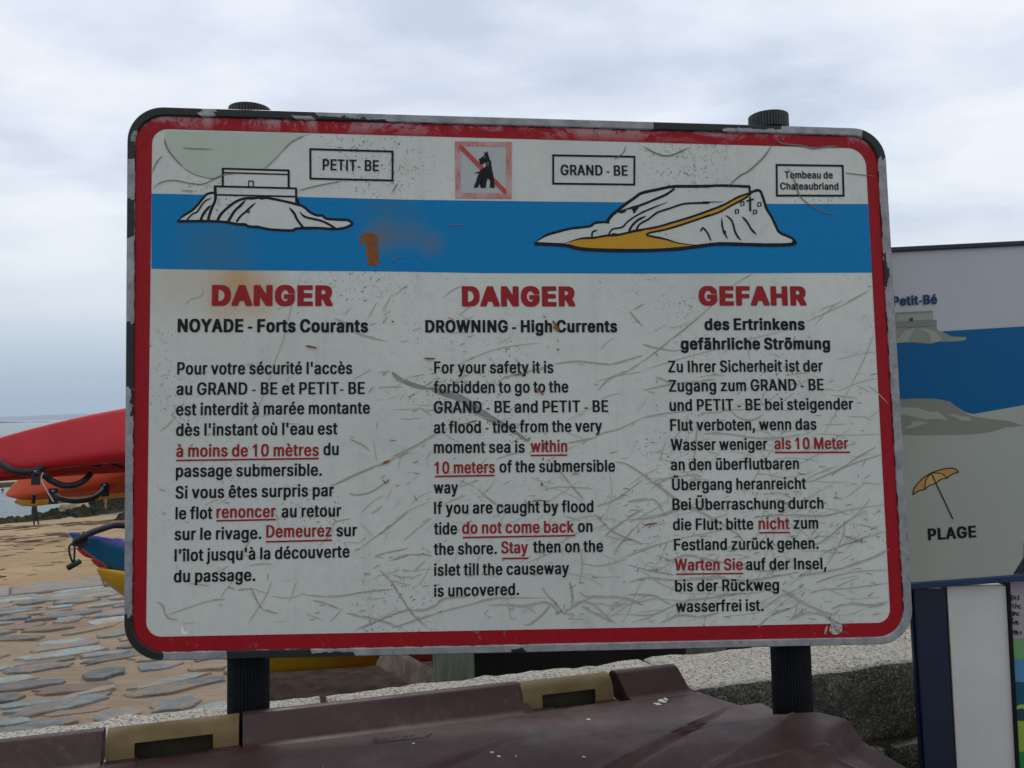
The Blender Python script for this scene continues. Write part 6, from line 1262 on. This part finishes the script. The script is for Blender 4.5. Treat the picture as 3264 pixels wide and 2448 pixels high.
# rocky foreshore with weed
q = raw('weedy_rock', .95, 0, .1); ob = q.tc.outputs['Object']
c = q.mix(q.rng(q.noise(ob, .5, 6., .7), .38, .62), (.035, .036, .016), (.12, .10, .06))
c = q.mix(q.rng(q.noise(ob, 1.6, 6., .75), .52, .62, 0, .8), c, (.018, .026, .006))
c = q.mix(q.rng(q.noise(ob, .9, 4., .7), .62, .7, 0, .8), c, (.19, .15, .10)); q.col(c); q.bump(q.noise(ob, 4, 9., .85), 1., .5); M_rock = q.m
V = []; F = []; NX, NY = 240, 110
LO = [(-250, 1706), (-100, 1697), (0, 1689), (60, 1683), (120, 1675), (200, 1662), (300, 1645), (400, 1631), (560, 1612)]
UP = [(-250, 1696), (-100, 1686), (0, 1671), (60, 1655), (120, 1641), (180, 1630), (230, 1616), (285, 1609), (305, 1588), (400, 1578), (560, 1568)]
def lerp_tab(T, x):
    for (x0, y0), (x1, y1) in zip(T, T[1:]):
        if x <= x1: return y0 + (y1 - y0) * (x - x0) / (x1 - x0)
    return T[-1][1]
for j in range(NY + 1):
    for i in range(NX + 1):
        x = -250 + 810 * i / NX; t = j / NY; y0 = lerp_tab(LO, x) + 2; y1 = lerp_tab(UP, x) - 2
        p = atz(x, y0 + (y1 - y0) * t, ZSEA); q_ = Vector((p.x, p.y, 0))
        e_ = min(1, t * 9) * min(1, (1 - t) * 7)
        h = .10 + .42 * abs(noise.noise(q_ * .35)) + .30 * noise.noise(q_ * .95) + .30 * noise.noise(q_ * 2.2) + .22 * noise.noise(q_ * 4.6)
        h *= .55 + .6 * min(1, max(0, (x - 60) / 250)) + .5 * min(1, max(0, (x - 290) / 80)) * t
        V.append(Vector((p.x, p.y, max(ZSEA - .22 + .24 * min(1, t * 9), sandz(q_) + .10 * min(1, t * 9) - .08) + e_ * max(0, h))))
F = [(j * (NX + 1) + i, j * (NX + 1) + i + 1, (j + 1) * (NX + 1) + i + 1, (j + 1) * (NX + 1) + i) for j in range(NY) for i in range(NX)]
props(mesh('rocky_foreshore', V, F, M_rock), kind='structure')
def rock(name, c, s, seed, m, label=None, cat=None, parent=None):
    bm = bmesh.new(); bmesh.ops.create_icosphere(bm, subdivisions=3, radius=1)
    for v in bm.verts:
        k = v.co.copy(); h = 1 + .35 * noise.noise(k * 1.4 + Vector((seed, 0, 0))) + .15 * noise.noise(k * 4 + Vector((0, seed, 0)))
        v.co = Vector((k.x * s[0] * h, k.y * s[1] * h, k.z * s[2] * h)) + c
    o = bmobj(name, bm, m, parent); 
    if label: props(o, label, cat)
    return o
M_boul = mat('tan_boulder', (.22, .17, .11), .9, .2, 1.5, bump=.7, bscale=8, col2=(.33, .27, .19))
rock('boulder', aty(238, 1632, 61) + Vector((0, 0, .1)), (1.25, .9, .62), 3, M_boul, 'pale tan boulder at the water edge among dark weedy rocks', 'rock')
rock('beach_rock', aty(402, 1655, 47) + Vector((.5, 0, -.15)), (1.3, .8, .55), 8, M_rock, 'dark weed covered rock lying alone on the sand', 'rock')
# stranded seaweed
M_weed = mat('dry_brown_seaweed', (.045, .026, .014), .95, .3, 5, bump=.8, bscale=30, col2=(.11, .07, .04))
bm = bmesh.new(); rw = random.Random(4)
def clump(p, r):
    m_ = Matrix.Translation(p) @ Matrix.Rotation(math.atan2(sa.y, sa.x) + rw.gauss(0, .15), 4, 'Z') @ Matrix.Diagonal((r * rw.uniform(1.5, 3.6), r * rw.uniform(.35, .6), r * .16, 1))
    g_ = bmesh.ops.create_icosphere(bm, subdivisions=1, radius=1, matrix=m_)
    for v in g_['verts']: v.co += Vector((rw.gauss(0, .2), rw.gauss(0, .2), rw.gauss(0, .06))) * r
def onsand(x, y):
    z = -2.
    for _ in range(12): p = atz(x, y, z); z = sandz(p)
    return Vector((p.x, p.y, z + noise.noise(Vector((p.x, p.y, 0)) * .25) * .10))
for k in range(330):
    t = rw.random(); x = rw.uniform(-150, 460)
    if t < .5: y = rw.choice((1712, 1722, 1735, 1728)) - x * .075 + rw.gauss(0, 2.2) + 3 * math.sin(x * .02)
    elif t < .75: y = 1683 - x * .055 + rw.gauss(0, 3); 
    else: y = rw.uniform(1740, 1850) - x * .09
    if t < .5 and x > 240 + rw.gauss(0, 30): y = 1672 - (x - 240) * .05 + rw.gauss(0, 3)
    p = onsand(x, y); clump(p, (.10 if t > .75 else .11) * p.y / 26 * rw.uniform(.5, 1.3))
for k in range(30): p = onsand(rw.uniform(2880, 2960), rw.uniform(1880, 2010)); clump(p, .1)
props(bmobj('stranded_seaweed', bm, M_weed), 'dark brown seaweed stranded in streaks across the sand', None, None, 'stuff')
bm = bmesh.new()
M_foam = mat('pale_foam_and_wet_stones', (.26, .30, .29), .7, .2, 3)
for k in range(70):
    x = rw.uniform(-50, 230); y = 1690 - x * .16 + rw.gauss(0, 3); p = atz(x, y, ZSEA + .12)
    bmesh.ops.create_icosphere(bm, subdivisions=1, radius=1, matrix=Matrix.Translation(p) @ Matrix.Diagonal((rw.uniform(.15, .5), rw.uniform(.1, .3), rw.uniform(.05, .14), 1)))
props(bmobj('wet_pebbles', bm, M_foam), 'pale wet pebbles scattered along the waterline', None, None, 'stuff')
# far coast
M_coast = mat('far_coast_vegetation', (.05, .065, .045), .95, .3, .002, col2=(.10, .11, .08))
V = []; F = []; n = 160
for i in range(n + 1):
    X = -12000 + 20000 * i / n; Y = 9000 + 600 * noise.noise(Vector((X * .0003, 2, 0)))
    hgt2 = 18 + 34 * min(1, max(0, (X + 7000) / 3500)) + 14 * noise.noise(Vector((X * .0011, 0, 0))) + 5 * noise.noise(Vector((X * .006, 5, 0)))
    hgt2 = max(6, hgt2) * 1.45
    V += [Vector((X, Y, ZSEA - 1)), Vector((X, Y + 60, ZSEA + hgt2 * .55)), Vector((X, Y + 400, ZSEA + hgt2)), Vector((X, Y + 1500, ZSEA + hgt2 * .9)), Vector((X, Y + 3000, ZSEA - 1))]
for i in range(n):
    for k in range(4): F.append((i * 5 + k, i * 5 + 5 + k, i * 5 + 6 + k, i * 5 + 1 + k))
props(mesh('coast_hills', V, F, M_coast, smooth=True), kind='structure')
rk = rock('islet', Vector((-1320, 2240, ZSEA)), (60, 25, 2.6), 4, M_rock, 'low dark skerry on the horizon at the left edge', 'rock')
rk2 = rock('islet', Vector((-1218, 2240, ZSEA)), (26, 15, 1.5), 9, M_rock, 'small flat dark skerry right of the larger skerry on the horizon', 'rock')
M_boat = mat('dark_boat_hull', (.03, .035, .045), .6, .1, 3); M_cab = mat('grey_boat_cabin', (.18, .19, .2), .6, .1, 3)
for (px_, s_, lab, mastt) in ((226, 1.0, 'small dark fishing boat with a cabin and mast on the horizon', 1), (330, .8, 'tiny dark open boat on the horizon above the red kayak', 0)):
    Y = 640.; c_ = aty(px_, 1330, Y); c_.z = ZSEA
    bo = empty('fishing_boat' if mastt else 'open_boat', tuple(c_), lab, 'boat')
    P = []
    for t in (0, .15, .5, .85, 1):
        P.append((-4.5 + 9 * t, 1.4 * math.sin(math.pi * min(1, .25 + t * .75)) + .05, .9 + .7 * (t - .4) ** 2 * 2))
    V = []; F = []
    for x, w_, z in P:
        V += [c_ + Vector((x * s_, -w_ * s_, z * s_)), c_ + Vector((x * s_ * .92, -w_ * .5 * s_, -.3)), c_ + Vector((x * s_ * .92, w_ * .5 * s_, -.3)), c_ + Vector((x * s_, w_ * s_, z * s_))]
    for i in range(4):
        for k in range(4): F.append((i * 4 + k, i * 4 + (k + 1) % 4, i * 4 + 4 + (k + 1) % 4, i * 4 + 4 + k))
    F += [(0, 3, 2, 1), (16, 17, 18, 19)]
    mesh('hull', V, F, M_boat, bo)
    if mastt:
        V, F = box_data(c_ + Vector((-2.5, -.9, 1)), Vector((1, 0, 0)), Vector((0, 1, 0)), zz, 2.6, 1.8, 2); mesh('cabin', V, F, M_cab, bo)
        tube('mast', [c_ + Vector((-.8, 0, 2.5)), c_ + Vector((-.8, 0, 5.2))], .16, M_boat, bo, 6)
    else:
        V, F = box_data(c_ + Vector((-.8, -.5, .8)), Vector((1, 0, 0)), Vector((0, 1, 0)), zz, 1.5, 1., 1.0); mesh('outboard_console', V, F, M_cab, bo)

# ------------------------------------------------------------------ people on the shore
def skin(name, pts, edges, radii, m, parent, root=0, lv=2):
    me = bpy.data.meshes.new(name); org = Vector(parent.location)
    me.from_pydata([tuple(Vector(p)) for p in pts], edges, []); o = bpy.data.objects.new(name, me); COL.objects.link(o)
    md = o.modifiers.new('s', 'SKIN')
    lay = me.skin_vertices[0].data if me.skin_vertices else None
    if lay is None: 
        bpy.context.view_layer.objects.active = o
        bm = bmesh.new(); bm.from_mesh(me); bm.verts.layers.skin.verify(); bm.to_mesh(me); bm.free(); lay = me.skin_vertices[0].data
    for i, r in enumerate(radii): lay[i].radius = (r, r) if not isinstance(r, tuple) else r
    lay[root].use_root = True
    s = o.modifiers.new('d', 'SUBSURF'); s.levels = lv; s.render_levels = lv
    dg_ = bpy.context.evaluated_depsgraph_get(); ev = o.evaluated_get(dg_); m2_ = bpy.data.meshes.new_from_object(ev)
    bpy.data.objects.remove(o); m2_.name = name
    o = bpy.data.objects.new(name, m2_); COL.objects.link(o); o.parent = parent
    m2_.materials.clear()
    for q_ in (m if isinstance(m, list) else [m]): m2_.materials.append(q_)
    m2_.polygons.foreach_set('use_smooth', [True] * len(m2_.polygons))
    return o
def figure(loc, H, yaw, label, arms, legs, mats, zones, group=None):
    """zones: list of (zmax fraction, material index)"""
    root = empty('person', tuple(loc), label, 'person', group); root.rotation_euler = (0, 0, yaw)
    P = [(0, 0, .52), (0, 0, .62), (0, .005, .72), (0, .01, .80), (0, .01, .845), (0, -.005, .88), (0, -.012, .93), (0, -.01, .975)]
    Rr = [.075, .070, .085, .080, .030, .034, .056, .040]
    E2 = [(i, i + 1) for i in range(7)]
    for s, (elb, hand) in zip((-1, 1), arms):
        b0 = len(P); P += [(s * .075, .01, .80), (s * .115, .01, .785), elb, hand, tuple(Vector(hand) + (Vector(hand) - Vector(elb)).normalized() * .05)]; Rr += [.045, .036, .026, .018, .014]; E2 += [(3, b0), (b0, b0 + 1), (b0 + 1, b0 + 2), (b0 + 2, b0 + 3), (b0 + 3, b0 + 4)]
    for s, (knee, ank) in zip((-1, 1), legs):
        b0 = len(P); a = Vector(ank); P += [(s * .045, 0, .48), knee, ank, tuple(a + Vector((0, -.015, -.030))), tuple(a + Vector((0, -.075, -.035)))]; Rr += [.055, .035, .022, .022, .016]; E2 += [(0, b0), (b0, b0 + 1), (b0 + 1, b0 + 2), (b0 + 2, b0 + 3), (b0 + 3, b0 + 4)]
    P = [tuple(Vector(p) * H) for p in P]; Rr = [r * H for r in Rr]
    o = skin('body', P, E2, Rr, mats, root)
    for p in o.data.polygons:
        z = p.center.z / H; k = 0
        for zm, mi in zones:
            if z < zm: k = mi; break
        if abs(p.center.x) > .17 * H and 0.5 < z and zones[-1][0] > 2: k = zones[-1][1]
        p.material_index = k
    return root, H
M_skin = mat('skin', (.42, .24, .17), .6, .08, 10); M_wet = mat('black_wetsuit', (.010, .011, .013), .6, .2, 8); M_hair = mat('dark_hair', (.02, .014, .010), .7, .2, 30)
M_str = None
q = raw('navy_and_white_stripes', .8); sx_ = q.n('ShaderNodeSeparateXYZ'); q.set(sx_.inputs[0], q.tc.outputs['Object'])
c = q.mix(q.math('GREATER_THAN', q.math('FRACT', q.math('MULTIPLY', sx_.outputs[2], 17.)), .62), (.02, .03, .07), (.42, .42, .45)); q.col(c); M_str = q.m
M_pink = mat('pink_shorts', (.50, .09, .11), .8, .1, 10)
gl = onsand(110, 1673)
root, H = figure(Vector((gl.x, gl.y, gl.z)) if False else onsand(110, 1673), 1.72, R(20), 'person in dark wetsuit walking on the sand with both arms spread', [((-.20, -.02, .70), (-.33, -.02, .665)), ((.19, .02, .735), (.30, .02, .71))], [((-.02, -.05, .27), (-.01, .02, .045)), ((.06, .03, .27), (.10, .10, .06))], [M_wet, M_skin], [(.865, 0), (3, 1)])
for p in root.children[0].data.polygons:
    if abs(p.center.x) < .33 * H and p.center.z < .87 * H: p.material_index = 0
def hair(root, H, m):
    bm = bmesh.new(); bmesh.ops.create_uvsphere(bm, u_segments=16, v_segments=10, radius=.064 * H)
    for v in bm.verts: v.co = Vector((v.co.x, v.co.y * 1.08, v.co.z)) + Vector((0, .004 * H, .945 * H))
    bmesh.ops.delete(bm, geom=[v for v in bm.verts if v.co.z < .905 * H or (v.co.y < -.035 * H and v.co.z < .965 * H)], context='VERTS')
    me = bpy.data.meshes.new('hair'); bm.to_mesh(me); bm.free(); me.materials.append(m); o = bpy.data.objects.new('hair', me); COL.objects.link(o); o.parent = root
    md = o.modifiers.new('t', 'SOLIDIFY'); md.thickness = .008 * H
hair(root, H, M_hair)
cp = aty(337, 1624, 60.5)
root2, H2 = figure(cp, .92, R(-30), 'child in navy striped top and pink shorts standing on the weedy rocks', [((-.16, -.02, .66), (-.17, -.05, .54)), ((.16, -.02, .66), (.17, -.05, .54))], [((-.05, -.03, .27), (-.05, 0, .045)), ((.05, -.02, .27), (.06, .0, .045))], [M_skin, M_str, M_pink], [(.36, 0), (.545, 2), (.84, 1), (3, 0)])
for p in root2.children[0].data.polygons:
    z = p.center.z / H2
    if .545 < z < .84 and abs(p.center.x) < .15 * H2: p.material_index = 1
hair(root2, H2, M_hair)
rock('standing_rock', cp + Vector((.1, 0, -.42)), (.9, .8, .42), 2, M_rock, 'low dark rock under the child in pink shorts', 'rock')
sp = atz(8, 1563, ZSEA + .1)
sw = empty('person', (sp.x, sp.y, ZSEA), 'swimmer with only the dark wet head above the water', 'person')
sk = skin('body', [(0, 0, -.5), (0, 0, -.2), (0, 0, -.02), (0, -.01, .09), (0, 0, .19), (-.2, 0, -.16), (.2, 0, -.16)], [(0, 1), (1, 2), (2, 3), (3, 4), (1, 5), (1, 6)], [.15, .15, .06, .095, .07, .07, .07], M_skin, sw)
bm = bmesh.new(); bmesh.ops.create_uvsphere(bm, u_segments=12, v_segments=8, radius=.125, matrix=Matrix.Translation((0, .02, .14)))
bmesh.ops.delete(bm, geom=[v for v in bm.verts if v.co.z < .08], context='VERTS'); me = bpy.data.meshes.new('hair'); bm.to_mesh(me); bm.free(); me.materials.append(M_hair); ho = bpy.data.objects.new('hair', me); COL.objects.link(ho); ho.parent = sw

# ------------------------------------------------------------------ kayaks on their timber rack
def plastic(name, c, r=.36):
    q = raw(name, r, 0, .35); ob = q.tc.outputs['Object']
    cc = q.mix(q.rng(q.noise(ob, 2.5, 5., .65), .35, .7), tuple(x * .85 for x in c), tuple(min(1, x * 1.1) for x in c))
    cc = q.mix(q.rng(q.noise(ob, 18, 6., .8), .60, .75, 0, .35), cc, tuple(x * .6 + .05 for x in c)); q.col(cc)
    q.set(q.b.inputs['Roughness'], q.rng(q.noise(ob, 6, 5., .7), .3, .7, r - .05, r + .16)); q.bump(q.noise(ob, 120, 4.), .12, .003); return q.m
K_red = plastic('red_polyethylene', (.52, .008, .016)); K_or = plastic('orange_polyethylene', (.62, .075, .012)); K_yel = plastic('yellow_polyethylene', (.62, .36, .02)); K_blue = plastic('teal_blue_polyethylene', (.010, .105, .20), .3); K_pur = plastic('purple_blue_polyethylene', (.07, .07, .33), .3); K_gr = plastic('green_white_polyethylene', (.30, .38, .20))
K_two = plastic('yellow_to_orange_polyethylene', (.62, .36, .02)); q = NT(K_two); tcc = q.n('ShaderNodeTexCoord'); sxx = q.n('ShaderNodeSeparateXYZ'); q.set(sxx.inputs[0], tcc.outputs['Object'])
q.col(q.mix(q.rng(q.math('ADD', sxx.outputs[0], q.math('MULTIPLY', q.noise(tcc.outputs['Object'], 4.), .3)), .02, .42), (.55, .30, .015), (.50, .05, .012)))
M_strap = mat('black_webbing', (.012, .013, .016), .6, .2, 60, bump=.3, bscale=200); M_bolt = mat('steel_bolt', (.45, .43, .40), .35, .1, 30, metal=.8)
M_cordp = mat('pale_rope', (.50, .47, .38), .8, .2, 60)
def kayak(bow, stern, wid, hei, roll, m, label, group='kayaks on the timber rack', rocker=.45, mats=None, split=None, taper=.40, sharp=.10, nose=.06, dish=.25, pw=.7, pe=1.6):
    """bow/stern world points at mid height; roll about the long axis; hull and deck"""
    ax = (stern - bow); Lk = ax.length; ax.normalize(); sd_ = ax.cross(zz).normalized(); uu = sd_.cross(ax)
    sd2 = sd_ * math.cos(roll) + uu * math.sin(roll); up2 = uu * math.cos(roll) - sd_ * math.sin(roll)
    root = empty('kayak', tuple(bow.lerp(stern, .5)), label, 'kayak', group)
    N = 56; sec = []
    V = []; F = []; FM = []
    def prof(w, z0, z1, zg):   # closed section, starts at keel
        h = z1 - z0
        half = [(0, z0), (w * .60, z0 + h * .02), (w * .70, z0 + h * .07), (w * .76, z0 + h * .15), (w * .97, z0 + h * .62), (w, z0 + h * .80), (w * .95, z0 + h * .94), (w * .80, z1), (w * .62, z1 - h * .03), (w * .45, z1 - dish * h * .6), (0, z1 - dish * h)]
        return half + [(-x, z) for x, z in half[-2:0:-1]]
    M2 = 0
    for i in range(N + 1):
        t = i / N; t = t ** 1.25 if t < .5 else 1 - (1 - t) ** 1.25
        t = i / N
        e1 = min(t, 1 - t) * 2
        w = wid / 2 * (sharp + (1 - sharp) * (math.sin(min(1, e1 / (2 * taper)) * math.pi / 2) ** pw))
        end = max(0, 1 - e1 / .16)
        rise = rocker * hei * (1 - min(1, e1 / .55)) ** pe
        if e1 < nose: 
            k = math.sqrt(max(0, 1 - (1 - e1 / nose) ** 2)); w *= max(.04, k)
        else: k = 1
        z0 = -hei / 2 + rise; z1 = hei / 2 + .12 * hei * (1 - min(1, e1 / .5)) ** 2 - .06 * hei
        zm = (z0 + z1) / 2 + (z1 - z0) * .18; z0 = zm + (z0 - zm) * max(.04, k); z1 = zm + (z1 - zm) * max(.04, k)
        pr = prof(w, z0, z1, 0); M2 = len(pr)
        if i == 0: zoff = zm
        for x, z in pr: V.append(bow + ax * (Lk * t) + sd2 * x + up2 * (z - zoff))
    for i in range(N):
        for k in range(M2):
            F.append((i * M2 + k, (i + 1) * M2 + k, (i + 1) * M2 + (k + 1) % M2, i * M2 + (k + 1) % M2))
            kk = k if k < 10 else M2 - 1 - k
            FM.append(1 if (mats and kk >= 5) else 0)
    F.append(tuple(range(M2))); FM.append(0); F.append(tuple(range(N * M2, (N + 1) * M2))[::-1]); FM.append(0)
    o = mesh('hull', V, F, m, root, smooth=True, mats=mats or [m], fm=FM)
    sb = o.modifiers.new('sub', 'SUBSURF'); sb.levels = 1; sb.render_levels = 1
    return root
def hose(root, pts, dep, r=.017, name='carry_handle', m=None, n=6):
    P = [aty(x, y, dep[i] if isinstance(dep, (list, tuple)) else dep) for i, (x, y) in enumerate(pts)]
    P = spline(P, n) if len(P) > 2 else P; r *= .78
    return tube(name, P, r, m or M_strap, root, 8)
def fitting(root, x, y, Y, s=.05, ang=0.):
    c_ = aty(x, y, Y); u = rt * math.cos(ang) + zz * math.sin(ang); v = -rt * math.sin(ang) + zz * math.cos(ang)
    s *= .72; V, F = box_data(c_ - u * s * .6 - v * s * .45 - fw * .008, u, fw, v, s * 1.2, .04, s * .9); o = bevel(mesh('fitting', V, F, M_strap, root), .008, 3)
    V, F = tube_data([c_ - fw * .009, c_ - fw * .016], s * .2, 12, ref=zz); mesh('bolt', V, F, M_bolt, o)
    return o
def PXY(x, y, Y): return aty(x, y, Y)
# red kayak at the top, hull up, side to the reader
k1 = kayak(PXY(-110, 1506, 3.7), PXY(2050, 1402, 4.9), .60, .30, R(180 + 11), K_red, 'large red kayak on top of the rack with black carry handles', rocker=.55, sharp=.10, taper=.48)
YR = 3.66
fitting(k1, 186, 1460, YR + .12, .055, R(-8)); fitting(k1, 307, 1453, YR + .22, .055, R(-5)); 
hose(k1, [(-20, 1462), (8, 1482), (45, 1500), (85, 1504), (120, 1497), (150, 1480), (175, 1463)], [YR - .02, YR - .02, YR - .02, YR, YR + .02, YR + .05, YR + .11], .019)
hose(k1, [(110, 1508), (140, 1515), (160, 1530), (200, 1547), (240, 1545), (270, 1530), (287, 1513)], [YR, YR + .02, YR + .04, YR + .06, YR + .09, YR + .12, YR + .18], .017)
fitting(k1, 114, 1511, YR + .0, .045)
hose(k1, [(318, 1444), (350, 1430), (410, 1404), (470, 1380)], [YR + .22, YR + .24, YR + .28, YR + .33], .006, 'deck_cord'); hose(k1, [(320, 1462), (360, 1480), (410, 1498), (470, 1516)], [YR + .22, YR + .24, YR + .28, YR + .33], .006, 'deck_cord')
hose(k1, [(137, 1507), (132, 1528), (150, 1565), (171, 1600)], YR - .03, .0035, 'rope_end', M_cordp)
k2 = kayak(PXY(-500, 1515, 4.6), PXY(1900, 1500, 5.6), .62, .24, R(180), K_red, 'second red kayak lying behind and below the top red kayak')
hose(k2, [(-10, 1490), (3, 1510), (1, 1528)], 4.3, .008, 'strap'); hose(k2, [(46, 1515), (50, 1525)], 4.3, .02, 'strap')
k2b = kayak(PXY(-450, 1538, 5.3), PXY(120, 1532, 5.3), .30, .05, 0, K_gr, 'green and white board showing as a thin strip under the red kayaks')
k2b.name = 'paddle_board'; k2b['category'] = 'paddle board'; k2b['group'] = 'boats on the rack'
k3 = kayak(PXY(15, 1578, 4.15), PXY(2150, 1475, 5.2), .56, .215, R(180 + 8), K_or, 'orange kayak with pointed bow just under the red kayaks', rocker=.55, sharp=.10, taper=.36, nose=.05)
hose(k3, [(176, 1578), (195, 1590), (240, 1597), (290, 1590), (318, 1572), (330, 1555)], [3.98, 3.97, 3.98, 4.0, 4.05, 4.1], .016)
fitting(k3, 334, 1553, 4.1, .045, R(8)); fitting(k3, 170, 1573, 3.99, .05)
hose(k3, [(112, 1577), (107, 1583), (108, 1592), (104, 1604)], 3.97, .011, 'strap')
k4 = kayak(PXY(44, 1602, 4.9), PXY(1900, 1430, 5.9), .50, .13, R(180), K_yel, 'yellow kayak whose rounded bow shows under the orange kayak', rocker=.3, nose=.04)
# blue kayak, upright, bow pointing left
k5 = kayak(PXY(218, 1698, 3.35), PXY(1750, 1745, 4.5), .62, .40, R(5), K_blue, 'teal blue kayak with purple deck and a hanging toggle at its bow', rocker=.97, sharp=.05, taper=.48, nose=.015, mats=[K_blue, K_pur], dish=.10, pw=.9, pe=1.1)
hose(k5, [(238, 1735), (246, 1722), (263, 1712), (285, 1700), (330, 1684), (370, 1674), (430, 1678)], [3.28, 3.27, 3.26, 3.28, 3.32, 3.38, 3.46], .016, 'bow_strap')
fitting(k5, 262, 1713, 3.27, .045, R(35))
hose(k5, [(234, 1730), (221, 1742), (222, 1765), (231, 1792)], 3.24, .0048, 'toggle_cord'); hose(k5, [(238, 1735), (238, 1755), (236, 1792)], 3.24, .0048, 'toggle_cord')
hose(k5, [(217, 1810), (254, 1789)], [3.22, 3.26], .0145, 'toggle')
k6 = kayak(PXY(306, 1812, 3.3), PXY(1720, 1842, 5.2), .56, .40, R(0), K_two, 'yellow kayak turning orange towards its stern, lowest on the rack', rocker=.98, sharp=.10, taper=.46, nose=.03, mats=None, pe=1.15)
k7 = kayak(PXY(242, 1748, 4.3), PXY(1700, 1700, 5.2), .40, .09, R(0), K_red, 'red kayak tip poking out behind the blue bow, the higher of two', rocker=.3, nose=.05)
k8 = kayak(PXY(288, 1784, 4.6), PXY(1700, 1740, 5.4), .40, .09, R(0), K_red, 'red kayak tip poking out behind the blue bow, the lower of two', rocker=.3, nose=.05)
k9 = kayak(PXY(325, 1833, 4.7), PXY(1800, 1900, 5.4), .44, .11, R(0), K_or, 'orange kayak low behind the yellow bow', rocker=.3, nose=.05)
# rack timbers
M_wood = mat('green_weathered_timber', (.095, .115, .080), .85, .3, 5, bump=.5, bscale=40, col2=(.20, .22, .165), stretch=(6, 6, .7))
M_wood2 = mat('pale_split_timber', (.21, .14, .10), .85, .3, 8, bump=.5, bscale=40, col2=(.36, .32, .26), stretch=(3, 3, 1))
rack = empty('kayak_rack', tuple(Vector((PXY(1448, 2180, 3.6).x, 3.6, -.35))), 'timber kayak rack with green weathered post and diagonal brace behind the wall', 'rack')
def beam(name, a, b, w, d, m):
    t = (b - a).normalized(); s = t.cross(fw); s = s.normalized(); f = s.cross(t)
    V, F = box_data(a - s * w / 2 - f * d / 2, s, f, t, w, d, (b - a).length); return bevel(mesh(name, V, F, m, rack), .008, 2)
ZT = -.42
pb = PXY(1448, 2150, 3.55); beam('post', Vector((pb.x, pb.y, ZT)), Vector((pb.x - .0, pb.y, 1.85)), .160, .16, M_wood)
beam('brace', PXY(1215, 2085, 3.62), PXY(1400, 2190, 3.62), .058, .09, M_wood2)
for (x, Y) in ((2250, 3.9), (2250, 5.4)):
    b_ = PXY(x, 2100, Y); beam('post', Vector((b_.x, Y, ZT)), Vector((b_.x, Y, 1.85)), .15, .15, M_wood)
for x in (1448, 2250):
    for y in (1560, 1800, 2040):
        beam('arm', PXY(x, y, 3.6), PXY(x + 0, y, 5.3), .09, .09, M_wood) if False else None
for zb_ in (1.32, .95):
    for (x, Y0, Y1) in ((1448, 3.3, 5.4), (2250, 3.6, 5.6)):
        X = PXY(x, 1800, Y0).x; a = Vector((X + .10, Y0, zb_)); b = Vector((X + .10, Y1, zb_)); 
        V, F = box_data(a, Vector((1, 0, 0)), Vector((0, 1, 0)), zz, .09, Y1 - Y0, .09); bevel(mesh('arm', V, F, M_wood, rack), .008)
# added boards, near black to stand in for the shade under the kayaks
M_shade_board = mat('shade_black_board', (.010, .008, .008), .9, .3, 6, bump=.3, bscale=40)
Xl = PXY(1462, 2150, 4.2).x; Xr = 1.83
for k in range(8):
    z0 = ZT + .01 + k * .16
    V, F = box_data(Vector((Xl, 4.05 + .25, z0)), Vector((1, .10, 0)).normalized(), Vector((-.10, 1, 0)).normalized(), zz, Xr - Xl, .03, .152); bevel(mesh('board', V, F, M_shade_board, rack), .004)
# earth bank under the rack
M_earth = mat('dark_brown_earth', (.022, .013, .007), .95, .4, 9, bump=.9, bscale=45, col2=(.055, .035, .021), spec=.1)
V = []; F = []; NX, NY = 70, 60
x0a = PXY(770, 2150, 2.2).x
for j in range(NY + 1):
    Y = 2.25 + 5.4 * j / NY
    for i in range(NX + 1):
        xl = (790 - CX) / FPX * Y * 1.0 + .02; X = xl + (2.2 - xl) * i / NX
        z = ZT + noise.noise(Vector((X, Y, 0)) * 2) * .03 + noise.noise(Vector((X, Y, 3)) * 7) * .015 + .10 * (Y - 4)*0
        if i == 0 or j == NY or i == NX: z = ZS - .1
        p = Vector((X, Y, z))
        V.append(p)
F = [(j * (NX + 1) + i, j * (NX + 1) + i + 1, (j + 1) * (NX + 1) + i + 1, (j + 1) * (NX + 1) + i) for j in range(NY) for i in range(NX)]
eb = mesh('earth_bank', V, F, M_earth, smooth=True); eb['kind'] = 'structure'

# ------------------------------------------------------------------ sea haze
hv = bpy.data.materials.new('sea_haze'); hv.use_nodes = True; t = hv.node_tree; t.nodes.clear()
om = t.nodes.new('ShaderNodeOutputMaterial'); vp = t.nodes.new('ShaderNodeVolumePrincipled'); t.links.new(vp.outputs[0], om.inputs['Volume'])
vp.inputs['Color'].default_value = (.80, .88, 1, 1); vp.inputs['Density'].default_value = HAZE; vp.inputs['Anisotropy'].default_value = .2
V, F = box_data(Vector((-46000, -60, -6.2)), Vector((1, 0, 0)), Vector((0, 1, 0)), zz, 92000, 60100, 76)
hz_o = mesh('haze', V, F, hv); hz_o['kind'] = 'stuff'
